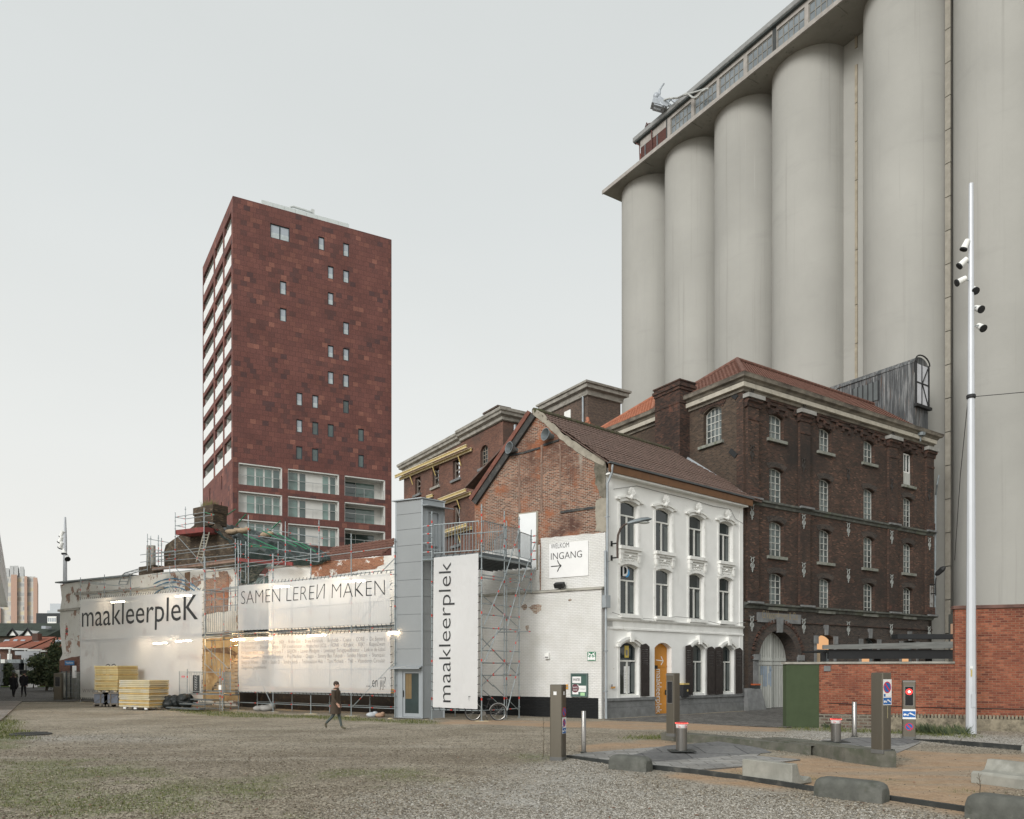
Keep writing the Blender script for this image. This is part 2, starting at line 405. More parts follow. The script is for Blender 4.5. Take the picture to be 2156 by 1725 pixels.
BR_WARE = brick('dark warehouse brick', [(0,(.038,.027,.022)),(.45,(.062,.039,.030)),(.78,(.088,.048,.035)),(.93,(.12,.063,.044)),(1,(.15,.085,.06))], (.075,.063,.052), ms=.009, big=.35,
 lay=[(.22,.50,.70,(.034,.028,.025)),(.55,.62,.8,(.112,.055,.038)),(.5,.60,.85,(.034,.028,.025),(1.4,.12,1)),(2.5,.66,.8,(.13,.105,.085))])
BR_WAREB = brick('sooty ground floor brick', [(0,(.035,.03,.027)),(.5,(.055,.042,.036)),(1,(.085,.06,.048))], (.085,.08,.072), ms=.010)
BR_SIDE = brick('dark yard side brick', [(0,(.05,.037,.029)),(.5,(.078,.052,.038)),(1,(.115,.078,.055))], (.10,.088,.07), ms=.010, lay=[(.25,.5,.75,(.052,.035,.028)),(.5,.62,.8,(.12,.065,.045))])
BR_CHIM = brick('sooted chimney brick', [(0,(.035,.024,.02)),(.5,(.065,.04,.032)),(1,(.12,.06,.042))], (.06,.05,.043), ms=.008, big=.4, lay=[(.5,.60,.70,(.21,.085,.055)),(.4,.5,.8,(.022,.018,.016))])
BR_GAB = brick('gable brick', [(0,(.09,.042,.03)),(.4,(.175,.072,.043)),(.75,(.255,.11,.064)),(1,(.36,.19,.125))], (.37,.32,.26), ms=.015, bump=.012, mfac=.85,
 lay=[(.35,.50,.66,(.115,.06,.043)),(.8,.52,.66,(.31,.115,.055)),(.5,.56,.70,(.10,.052,.04)),(3.5,.58,.70,(.36,.30,.235),(1,2,1)),(1.6,.64,.74,(.34,.30,.245)),(.9,.68,.76,(.085,.07,.06)),(.6,.62,.76,(.34,.30,.25),(2.2,.22,1))])
BR_MILL = brick('mill brick', [(0,(.115,.058,.045)),(.5,(.165,.078,.055)),(1,(.21,.10,.07))], (.14,.105,.085), ms=.009,
 lay=[(.16,.48,.62,(.085,.062,.052)),(.3,.60,.75,(.22,.098,.066)),(1.2,.66,.8,(.26,.20,.17))])
BR_TURR = brick('turret brick', [(0,(.07,.05,.042)),(.5,(.105,.073,.058)),(1,(.15,.10,.075))], (.14,.12,.10), ms=.010)
BR_RED = brick('fresh red brick', [(0,(.13,.042,.029)),(.3,(.205,.064,.038)),(.75,(.25,.083,.047)),(1,(.32,.12,.07))], (.27,.18,.12), bw=.235, bh=.082, ms=.011, bump=.008, mfac=.6, big=.2,
 lay=[(.5,.58,.75,(.28,.10,.052)),(.45,.52,.72,(.15,.052,.036)),(1.0,.62,.8,(.12,.045,.035)),(3,.68,.8,(.40,.26,.19))])
BR_OLD = brick('crumbling plinth masonry', [(0,(.06,.05,.042)),(.5,(.13,.085,.065)),(1,(.20,.15,.115))], (.20,.18,.145), bw=.3, bh=.12, ms=.03, bump=.03, lay=[(1.2,.5,.65,(.21,.19,.15)),(3,.6,.75,(.05,.045,.04))])
BR_WHITE = brick('white painted brick', [(0,(.22,.10,.07)),(1,(.32,.17,.11))], (.30,.27,.23), ms=.013, bump=.016, paint=((.735,.732,.712),.735,.76,1.1))
BR_PEEL = brick('flaking white brick', [(0,(.19,.08,.05)),(1,(.33,.15,.09))], (.34,.29,.23), ms=.012, bump=.014, paint=((.68,.67,.63),.555,.585,.8), lay=[(.8,.64,.70,(.30,.30,.28)),(1.7,.66,.72,(.45,.40,.33))])
BR_PATCH = brick('bare brick with paint flecks', [(0,(.24,.09,.05)),(1,(.36,.16,.09))], (.30,.20,.14), ms=.011, bump=.014, paint=((.70,.69,.66),.585,.56,1.3))
BR_CHIP = brick('chipped wall brick', [(0,(.22,.13,.09)),(.6,(.33,.22,.16)),(1,(.45,.38,.31))], (.48,.44,.38), ms=.014, bump=.014)
WARM2 = emit('golden work lamp', (1,.70,.42), 105)
BR_BLACK = brick('black tarred plinth', [(0,(.012,.013,.014)),(1,(.016,.017,.018))], (.01,.01,.01), ms=.012, bump=.012)
STUCCO = mat('white stucco', (.80,.80,.775), .8, 0, .05, 1.2, .004, 8, .3, lay=[(.5,.56,.85,(.68,.675,.64)),(1.1,.62,.82,(.60,.59,.55),(1,1,.18)),(3.2,.70,.74,(.50,.46,.38))])
STUCT = mat('white stucco trim', (.77,.77,.74), .8, 0, .07, 3, .003, 20, .3, lay=[(2.6,.58,.78,(.50,.49,.45)),(9,.66,.8,(.40,.39,.35))])
CLAD = brick('red stone panels', [(0,(.088,.050,.049)),(.08,(.112,.056,.050)),(.25,(.142,.063,.054)),(.78,(.160,.069,.058)),(.92,(.178,.078,.062)),(1,(.235,.105,.080))], (.09,.045,.04), bw=.63, bh=.53, ms=.016, bump=.003, big=.16)
TILE_R = mat('red clay roof tile', (.145,.070,.051), .8, var=.3, vs=4, lay=[(2,.5,.75,(.13,.06,.045)),(5,.6,.75,(.11,.085,.06))])
TILE_O = mat('orange clay roof tile', (.33,.13,.075), .8, var=.25, vs=4, lay=[(2,.6,.8,(.25,.11,.07))])
TILE_D = mat('dark brown roof tile', (.115,.075,.06), .75, var=.3, vs=5, lay=[(1.5,.6,.75,(.075,.055,.048)),(6,.72,.8,(.30,.27,.23))])
WOODO = mat('orange varnished fascia', (.155,.075,.033), .6, var=.3, vs=2, lay=[(2,.5,.75,(.085,.045,.025))])
DOORW = mat('weathered white door', (.46,.47,.44), .75, var=.14, vs=5, st=(3,3,.4), bump=.003, lay=[(1.5,.58,.8,(.31,.32,.29),(3,3,.5)),(4,.70,.78,(.17,.155,.13),(3,3,.6))])
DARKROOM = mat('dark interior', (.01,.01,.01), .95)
ORANGE = mat('orange door', (.52,.215,.02), .45, var=.08)
SHUT = mat('dark brown shutter', (.028,.022,.020), .55, var=.3, vs=6)
LIFT = mat('grey lift cladding', (.25,.264,.268), .42, .2, .04, 1)
LIFTF = mat('grey lift frame', (.30,.325,.34), .4, .3, .04, 2)
GREENW = mat('olive green render', (.058,.078,.042), .9, 0, .08, 3, .006, 60, .2)
RUST = mat('rusted corrugated sheet', (.07,.075,.078), .75, .1, .3, 1.2, st=(6,6,.5), lay=[(1.0,.48,.66,(.24,.245,.245),(7,7,.5)),(1.3,.57,.72,(.125,.07,.045),(5,5,.5))])
TARP = mat('black green tarpaulin', (.016,.03,.026), .30, 0, .2, 3, .03, 5, .6)
BANNER_N = {}
def banner_mat(name, tr=.16):
 a = MN(name)
 a.t.nodes.remove(a.b)
 d = a.n('ShaderNodeBsdfDiffuse'); d.inputs[0].default_value = (.88,.88,.875,1)
 tl = a.n('ShaderNodeBsdfTranslucent'); tl.inputs[0].default_value = (.84,.82,.79,1)
 tp = a.n('ShaderNodeBsdfTransparent')
 bp = a.n('ShaderNodeBump'); bp.inputs['Distance'].default_value = .16; a.l(a.noise(.9, 4, stretch=(1,1,.5)), bp.inputs['Height']); a.l(bp.outputs[0], d.inputs['Normal'])
 m1 = a.n('ShaderNodeMixShader'); m1.inputs[0].default_value = .42; a.l(d.outputs[0], m1.inputs[1]); a.l(tl.outputs[0], m1.inputs[2])
 m2_ = a.n('ShaderNodeMixShader'); m2_.inputs[0].default_value = tr; a.l(m1.outputs[0], m2_.inputs[1]); a.l(tp.outputs[0], m2_.inputs[2])
 a.l(m2_.outputs[0], a.out.inputs[0]); return a.m
BANNER = banner_mat('white mesh banner cloth', .42)
BANNERO = banner_mat('white banner cloth', .05)
# ================================================================ ground
def pip_dist(P, poly):
 """signed distance (negative inside) of points to a polygon"""
 poly = np.array(poly); n = len(poly); d = np.full(len(P), 1e9); ins = np.zeros(len(P), bool)
 for i in range(n):
  a, b = poly[i], poly[(i+1) % n]; e_ = b-a; w = P-a
  t = np.clip((w@e_)/max(e_@e_, 1e-9), 0, 1); d = np.minimum(d, np.hypot(*(w - t[:,None]*e_).T))
  c = ((a[1] > P[:,1]) != (b[1] > P[:,1])); sl = (b[0]-a[0])*(P[:,1]-a[1])/((b[1]-a[1]) or 1e-9) + a[0]
  ins ^= c & (P[:,0] < sl)
 return np.where(ins, -d, d)
def gpoly(*pts): return [tuple(gp(*p)[:2]) for p in pts]
SAND = [gpoly((930,1515),(1275,1519),(1570,1524),(1655,1530),(1655,1540),(1300,1534),(930,1523)),
  gpoly((1235,1570),(1400,1556),(1450,1571),(1420,1583),(1235,1583)),
  gpoly((1370,1634),(1560,1596),(1720,1590),(1885,1618),(2156,1640),(2156,1724),(2040,1712),(1700,1666)),
  gpoly((1890,1600),(1900,1580),(2156,1590),(2156,1640),(1890,1622))]
LIGHT = [gpoly((1150,1610),(1225,1596),(1560,1672),(1900,1725),(2156,1768),(2300,2100),(900,2100),(800,1725),(1000,1660)),
   gpoly((1480,1549),(1700,1533),(2156,1552),(2300,1575),(2100,1572),(1900,1558),(1600,1562)),
   gpoly((60,1552),(200,1551),(330,1556),(150,1562))]
GRASS = [(gpoly((0,1600),(230,1595),(420,1640),(500,1725),(460,1900),(-300,1900)), .62), (gpoly((420,1640),(900,1610),(1000,1650),(700,1725),(450,1720)), .50),
   (gpoly((370,1494),(470,1499),(910,1517),(910,1523),(460,1507),(370,1500)), 1.0), (gpoly((-60,1498),(18,1510),(60,1545),(25,1575),(-100,1580)), .8),
   (gpoly((1728,1531),(2035,1545),(2035,1551),(1728,1538)), .95), (gpoly((1320,1549),(1395,1547),(1480,1553),(1480,1558),(1330,1556)), .9),
   (gpoly((1100,1592),(1160,1588),(1160,1606),(1090,1604)), .7), (gpoly((1560,1625),(1640,1640),(1900,1640),(2156,1672),(2156,1684),(1800,1650)), .55),
   (gpoly((1655,1531),(1728,1532),(1728,1537),(1655,1536)), .9)]
DIRT = [gpoly((0,1548),(300,1572),(900,1580),(1150,1570),(1150,1600),(600,1625),(0,1620))]
def sm(x, w): return np.clip(.5 - x/(2*w), 0, 1)
def vnoise(P, s, seed):
 rs = np.random.RandomState(seed); g = rs.rand(256, 256)
 q = P*s; i = np.floor(q).astype(int); f = q - i; f = f*f*(3-2*f)
 a = g[i[:,0] % 256, i[:,1] % 256]; b = g[(i[:,0]+1) % 256, i[:,1] % 256]; c = g[i[:,0] % 256, (i[:,1]+1) % 256]; d = g[(i[:,0]+1) % 256, (i[:,1]+1) % 256]
 return (a*(1-f[:,0]) + b*f[:,0])*(1-f[:,1]) + (c*(1-f[:,0]) + d*f[:,0])*f[:,1]
def masks(P):
 wob = (vnoise(P,.7,1)-.5)*1.0 + (vnoise(P,2.3,2)-.5)*.5
 sd = np.max([sm(pip_dist(P, p)+wob*.7, .5) for p in SAND], 0); lt = np.max([sm(pip_dist(P, p)+wob*1.6, 1.5) for p in LIGHT], 0)
 pat = vnoise(P,.55,5)*.5 + vnoise(P,1.9,6)*.3 + vnoise(P,5,8)*.2
 gr = np.max([sm(pip_dist(P, p)+wob*.8, .35)*np.clip((pat - (1-w)*.98)*5 + (w-.45)*.5, 0, 1) for p, w in GRASS], 0)
 dt = np.max([sm(pip_dist(P, p)+wob*2, 1.5) for p in DIRT], 0)
 return sd, lt, gr, dt
def build_ground():
 xs = np.concatenate([[-3000,-900,-300,-120,-70], np.arange(-48, 32.01, .3), [45,70,120,300,900,3000]])
 ys = np.concatenate([[-600,-100,-20,0,4], np.arange(7, 60.01, .3), [70,90,130,250,600,1500,4000]])
 X, Y_ = np.meshgrid(xs, ys); P = np.stack([X.ravel(), Y_.ravel()], 1)
 near = (np.abs(P[:,0]) < 50) & (P[:,1] < 61) & (P[:,1] > 6)
 z = np.where(near, (vnoise(P,.35,11)-.5)*.05 + (vnoise(P,1.5,12)-.5)*.02 - .012, -.03)
 nx, ny = len(xs), len(ys)
 mb = MB(); mb.v = [tuple(p) for p in np.column_stack([P, z]).tolist()]
 mb.f = [(j*nx+i, j*nx+i+1, (j+1)*nx+i+1, (j+1)*nx+i) for j in range(ny-1) for i in range(nx-1)]; mb.m = [0]*len(mb.f)
 a = MN('gravel ground')
 def att(n):
  t = a.n('ShaderNodeAttribute'); t.attribute_name = n; return t.outputs['Fac']
 v1 = a.n('ShaderNodeTexVoronoi'); v1.inputs['Scale'].default_value = 17; a.l(a.tc.outputs['Object'], v1.inputs['Vector'])
 v2 = a.n('ShaderNodeTexVoronoi'); v2.inputs['Scale'].default_value = 42; a.l(a.tc.outputs['Object'], v2.inputs['Vector'])
 bw1 = a.n('ShaderNodeRGBToBW'); a.l(v1.outputs['Color'], bw1.inputs[0]); bw2 = a.n('ShaderNodeRGBToBW'); a.l(v2.outputs['Color'], bw2.inputs[0])
 st = a.math('ADD', a.math('MULTIPLY', bw1.outputs[0], .5), a.math('MULTIPLY', bw2.outputs[0], .5))
 big = a.noise(.3, 7, rough=.65); mid = a.noise(2.2, 6, rough=.7)
 base = a.mix(a.ramp(big, .38, .66), (.205,.177,.133), (.32,.283,.225))
 base = a.mix(a.ramp(mid, .5, .72), base, (.17,.145,.113))
 base = a.mix(a.math('MULTIPLY', att('dirt'), a.ramp(mid, .35, .65, .25, .85)), base, (.165,.137,.103))
 base = a.mix(a.ramp(a.noise(.55, 6, stretch=(.22,1.3,1), rough=.6), .52, .68, 0, .6), base, (.335,.305,.25)); base = a.mix(a.ramp(a.noise(.8, 7, stretch=(.35,1.2,1), rough=.65), .55, .68, 0, .55), base, (.15,.125,.095))
 base = a.mix(1, base, a.mix(a.ramp(st, .2, .8), (.55,)*3, (1.45,)*3), 'MULTIPLY')
 lg = a.mix(a.ramp(st, .22, .78), (.17,.16,.14), (.50,.48,.44))
 lg = a.mix(a.ramp(mid, .52, .74, 0, .6), lg, (.24,.215,.17))
 c = a.mix(a.math('MULTIPLY', att('light'), a.ramp(mid, .3, .5, .75, 1)), base, lg)
 sd = a.mix(a.ramp(mid, .35, .7), (.315,.215,.135), (.385,.28,.19)); sd = a.mix(a.ramp(a.noise(.8, 6, stretch=(.3,1.5,1)), .46, .66, 0, .85), sd, (.285,.24,.185))
 sd = a.mix(1, sd, a.mix(a.ramp(st, .2, .8), (.86,)*3, (1.12,)*3), 'MULTIPLY')
 c = a.mix(a.ramp(att('sand'), .25, .75), c, sd)
 gc = a.mix(a.ramp(mid, .4, .65), (.068,.10,.022), (.13,.15,.045)); gc = a.mix(1, gc, a.mix(a.ramp(st, .2, .8), (.6,)*3, (1.4,)*3), 'MULTIPLY')
 c = a.mix(a.math('MULTIPLY', att('grass'), a.ramp(a.noise(9, 6, rough=.7), .38, .62, .05, .85)), c, gc)
 gf = a.n('ShaderNodeNewGeometry'); sy = a.n('ShaderNodeSeparateXYZ'); a.l(gf.outputs['Position'], sy.inputs[0])
 hg = a.math('ADD', a.math('MULTIPLY', v1.outputs['Distance'], -1.2), a.math('MULTIPLY', mid, .8))
 a.bump(hg, .022)
 o = struct('ground', mb, a.fin(c, .95, 0, .2), smooth=60)
 sd_, lt_, gr_, dt_ = masks(P)
 for n, arr in (('sand', sd_), ('light', lt_), ('grass', gr_), ('dirt', dt_)):
  at_ = o.data.attributes.new(n, 'FLOAT', 'POINT'); at_.data.foreach_set('value', np.where(near, arr, 0).astype(np.float32))
 return o
build_ground()
def gz(x, y):
 P = np.array([[x, y]]); return float((vnoise(P,.35,11)[0]-.5)*.05 + (vnoise(P,1.5,12)[0]-.5)*.02 - .012)
def sheet(name, pts, z, m, zt=None, kind='structure'):
 mb = MB(); mb.prism([(p[0], p[1], z-.12) for p in pts], (0,0,.12)); return struct(name, mb, m, kind)
PAVE = brick('grey concrete paving', [(0,(.20,.195,.185)),(.5,(.25,.245,.235)),(1,(.30,.295,.28))], (.10,.095,.085), bw=.6, bh=.4, ms=.012, bump=.004, lay=[(1.2,.5,.75,(.30,.28,.25)),(.6,.55,.8,(.14,.135,.125))])
PAVEA = brick('asphalt slab ramp', [(0,(.12,.12,.12)),(1,(.16,.16,.158))], (.06,.06,.06), bw=1.1, bh=1.4, ms=.02, lay=[(2,.55,.8,(.22,.215,.20))])
COBB = brick('dark cobbles', [(0,(.085,.083,.078)),(.5,(.14,.137,.13)),(1,(.21,.205,.195))], (.055,.05,.042), bw=.2, bh=.14, ms=.018, bump=.01, lay=[(1,.55,.8,(.17,.165,.155))])
BRP = brick('pale brick pavers', [(0,(.20,.175,.155)),(1,(.30,.27,.24))], (.12,.11,.10), bw=.21, bh=.1, ms=.008)
# pavement by the house and the gate
pv = [gp(*p) for p in ((1272,1516),(1564,1499),(1640,1488),(1730,1484),(1730,1527),(1655,1532),(1560,1529),(1420,1522))]
sheet('pavement', pv, .022, COBB)
# paving of the crossing between the bollards, with a raised slab table
sheet('paving', [gp(*Z6(*p)) for p in ((430,692),(560,668),(1130,622),(1520,604),(1840,648),(1770,690),(2080,716),(1700,762),(1340,790),(900,738))], .016, PAVE)
tb = MB(); T_ = [gp(*Z6(*p)) for p in ((880,690),(1130,640),(1500,610),(1800,648))]; B_ = [gp(*Z6(*p)) for p in ((1010,735),(1880,668))]
def up(p, z): return Vector((p.x, p.y, z))
tb.add([up(T_[0],.02), up(T_[1],.10), up(T_[2],.10), up(T_[3],.06), up(B_[1],.018), up(B_[0],.018), up(gp(*Z6(1180,660)),.10), up(gp(*Z6(1700,640)),.10)],
  [(0,5,6,1),(6,5,4,7),(7,4,3,2),(1,6,7,2)])
struct('speed_table', tb, PAVEA)
sheet('paving', [gp(*Z5(*p)) for p in ((560,1010),(690,975),(1230,985),(1390,1000),(1300,1045),(1205,1085),(1000,1080),(800,1055))], .016, PAVE)
tb = MB(); q = [gp(*Z5(*p)) for p in ((700,1005),(860,985),(1240,990),(1390,996),(1230,1030),(790,1038))]
tb.add([up(q[0],.018), up(q[1],.09), up(q[2],.09), up(q[3],.03), up(q[4],.018), up(q[5],.018)], [(0,5,4,3,2,1)][:0] + [(0,5,1),(1,5,4,2),(2,4,3)])
struct('speed_table', tb, PAVEA)
# left: brick path, far road, lawn
sheet('path', [gp(*p) for p in ((-900,1478),(46,1478),(2,1518),(-900,1640))], .05, BRP)
sheet('road', [gp(*p) for p in ((-900,1447),(20,1447),(212,1447),(212,1477),(48,1477.6),(-900,1477.6))], .008, COBB)
LAWN = mat('lawn', (.07,.11,.028), .95, 0, .35, 3, .05, 20, .1, lay=[(1.5,.5,.8,(.11,.14,.045))])
sheet('lawn', [gp(*p) for p in ((-300,1430),(330,1430),(330,1447),(-300,1447))], .03, LAWN)
def strip(mb, pts, w, z0, z1, m=0):        # kerb swept along ground points; pts (x,y[,height])
 n = len(pts); L = []
 for i in range(n):
  a, b = Vector(pts[max(i-1,0)][:2]), Vector(pts[min(i+1,n-1)][:2]); d = (b-a).normalized(); q = Vector((-d.y, d.x))
  if q.y < 0: q = -q
  L.append((Vector(pts[i][:2]), Vector(pts[i][:2]) + q*w, pts[i][2] if len(pts[i]) > 2 else z1))
 vs = []
 for a, b, h in L: vs += [(a.x,a.y,z0),(b.x,b.y,z0),(b.x,b.y,h),(a.x,a.y,h)]
 fs = [(i*4+j, i*4+(j+1) % 4, (i+1)*4+(j+1) % 4, (i+1)*4+j) for i in range(n-1) for j in range(4)] + [(0,1,2,3),(4*n-1,4*n-2,4*n-3,4*n-4)]
 return mb.add(vs, fs, m)
def gh(f, x, y, h): p = gp(*f(x, y)); return (p.x, p.y, h)
EDGE = mat('dark steel edging', (.035,.038,.036), .7, .2, .3, 3, lay=[(3,.55,.8,(.12,.115,.10))])
strip_pts = [gh(Z6,420,697,.05), gh(Z6,740,742,.06), gh(Z6,1020,775,.07), gh(Z6,1350,810,.07), gh(Z6,1650,850,.07), gh(Z6,2156,932,.07), gh(Z5,600,1362,.07), gh(Z5,1150,1432,.07), gh(Z5,1760,1522,.07), gh(Z5,2400,1620,.07)]
struct('kerb', strip(MB(), strip_pts, .1, -.1, .06), EDGE)
struct('kerb', strip(MB(), [gh(Z5,1330,980,.02), gh(Z5,1560,1008,.1), gh(Z5,1850,1038,.13), gh(Z5,2156,1064,.13), gh(Z5,2600,1110,.13)], .12, -.1, .1), EDGE)
isl = [gh(Z6,1093,572,.22), gh(Z6,1230,582,.22), gh(Z6,1480,600,.20), gh(Z6,1780,632,.20), gh(Z6,2000,660,.22), gh(Z6,2156,684,.24), gh(Z5,200,1033,.26), gh(Z5,400,1062,.28), gh(Z5,600,1098,.3), gh(Z5,820,1142,.32), gh(Z5,1090,1176,.33), gh(Z5,1203,1180,.33)]
struct('traffic_island', strip(MB(), isl, .62, -.1, .22), KERBC)
# ================================================================ building helpers
def inset(o, k):
 cx = sum(p[0] for p in o)/len(o); us = [p[0] for p in o]; zs = [p[1] for p in o]
 cz = (min(zs)+max(zs))/2; hw, hh = (max(us)-min(us))/2, (max(zs)-min(zs))/2
 cx = (min(us)+max(us))/2
 return [(cx + (u-cx)*(hw-k)/hw, cz + (z-cz)*(hh-k)/hh) for u, z in o]
def win(parent, pl, o, d, mf, mg, fw=.07, cols=1, rows=1, bar=.03, trans=None, ft=.06, name='window', lower_rows=None):
 """window frame on outline o at depth d: a part of parent, with its glass as sub-part"""
 us = [p[0] for p in o]; zs = [p[1] for p in o]; u0, u1, z0, z1 = min(us), max(us), min(zs), max(zs)
 mb = MB(); pl.wall(mb, o, [inset(o, fw)], d, ft)
 zt = z1
 if trans is not None:
  zt = z0 + (z1-z0)*trans; pl.box(mb, u0+fw*.9, u1-fw*.9, zt-fw*.55, zt+fw*.55, d-ft, d+.012)
 for i in range(1, cols):
  u = u0 + fw + (u1-u0-2*fw)*i/cols; pl.box(mb, u-bar/2, u+bar/2, z0+fw*.9, (zt-fw*.5) if trans else z1-fw*.6, d-ft+.005, d+.006)
 for i in range(1, rows):
  z = z0 + fw + (z1-z0-2*fw)*i/rows; pl.box(mb, u0+fw*.9, u1-fw*.9, z-bar/2, z+bar/2, d-ft+.008, d+.003)
 f = build(name, mb, mf, parent)
 g = MB(); pl.prism(g, inset(o, fw*.5), d-ft-.012, d-ft*.55); build('pane', g, mg, f)
 return f
def trim(parent, pl, name, m, *boxes):
 mb = MB()
 for b in boxes: pl.box(mb, *b)
 return build(name, mb, m, parent)
def extr(mb, pl, prof, u0, u1, m=0, mit0=0, mit1=0):   # profile (d,z) swept along the wall, mitred ends
 a = [pl.pt(u0 - d*mit0, z, d) for d, z in prof]; b = [pl.pt(u1 + d*mit1, z, d) for d, z in prof]; n = len(prof)
 ar = sum(prof[i][0]*prof[(i+1) % n][1]-prof[(i+1) % n][0]*prof[i][1] for i in range(n))
 fs = [(i, (i+1) % n, n+(i+1) % n, n+i) for i in range(n)] + [tuple(range(n))[::-1], tuple(range(n, 2*n))]
 if ar < 0: fs = [f[::-1] for f in fs]
 return mb.add(a+b, fs, m)
def inpoly(x, y, poly):
 c = False; n = len(poly)
 for i in range(n):
  x1, y1 = poly[i]; x2, y2 = poly[(i+1) % n]
  if (y1 > y) != (y2 > y) and x < (x2-x1)*(y-y1)/(y2-y1)+x1: c = not c
 return c
def tiles(mb, O, U, V, poly, du=.22, dv=.32, amp=.03, lift=.035, sag=0, m=0):
 """pantile surface: waves along U, overlapping courses up V, clipped to a polygon in (u,v)"""
 O, U, V = Vector(O), Vector(U).normalized(), Vector(V).normalized(); N = U.cross(V)
 if N.z < 0: N = -N
 us = [p[0] for p in poly]; vs_ = [p[1] for p in poly]; u0, u1, v0, v1 = min(us), max(us), min(vs_), max(vs_)
 nu = max(2, int((u1-u0)/du)*4); nv = max(1, int(round((v1-v0)/dv))); ds = (u1-u0)/nu; dvv = (v1-v0)/nv
 def span(v):
  xs = []
  n = len(poly)
  for i in range(n):
   (x1,y1),(x2,y2) = poly[i], poly[(i+1) % n]
   if (y1 > v) != (y2 > v): xs.append((x2-x1)*(v-y1)/(y2-y1)+x1)
  return (min(xs), max(xs)) if len(xs) > 1 else None
 for r in range(nv):
  va, vb = v0 + r*dvv, v0 + (r+1)*dvv; jit = random.uniform(-.006, .006)
  sp_ = span((va+vb)/2)
  if sp_ is None: continue
  i0, i1 = int((sp_[0]-u0)/ds), int(math.ceil((sp_[1]-u0)/ds)); V_ = []; F_ = []
  for i in range(i0, i1+1):
   u = min(max(u0 + i*ds, sp_[0]), sp_[1]); w = amp*(math.sin(i*math.pi/2 + .6)) + jit + sag*math.sin(u*.8+v0)
   V_ += [O+U*u+V*va+N*(w+lift+.02), O+U*u+V*(va)+N*(w-.01), O+U*u+V*(vb+.02)+N*(w+.02)]
  for i in range(i1-i0):
   a = i*3; F_ += [(a, a+3, a+5, a+2), (a+1, a+4, a+3, a)]
  mb.add(V_, F_, m)
 return mb
def rough_outline(pts, k, amt, seed=0):     # ragged edge for patches of plaster
 rs = random.Random(seed); o = []
 n = len(pts)
 for i in range(n):
  a, b = pts[i], pts[(i+1) % n]
  for j in range(k):
   t = j/k; o.append((a[0]+(b[0]-a[0])*t + rs.uniform(-amt, amt), a[1]+(b[1]-a[1])*t + rs.uniform(-amt, amt)))
 return o
def uzs(pl, f, *pts): return [pl.uz(*f(*p)) for p in pts]
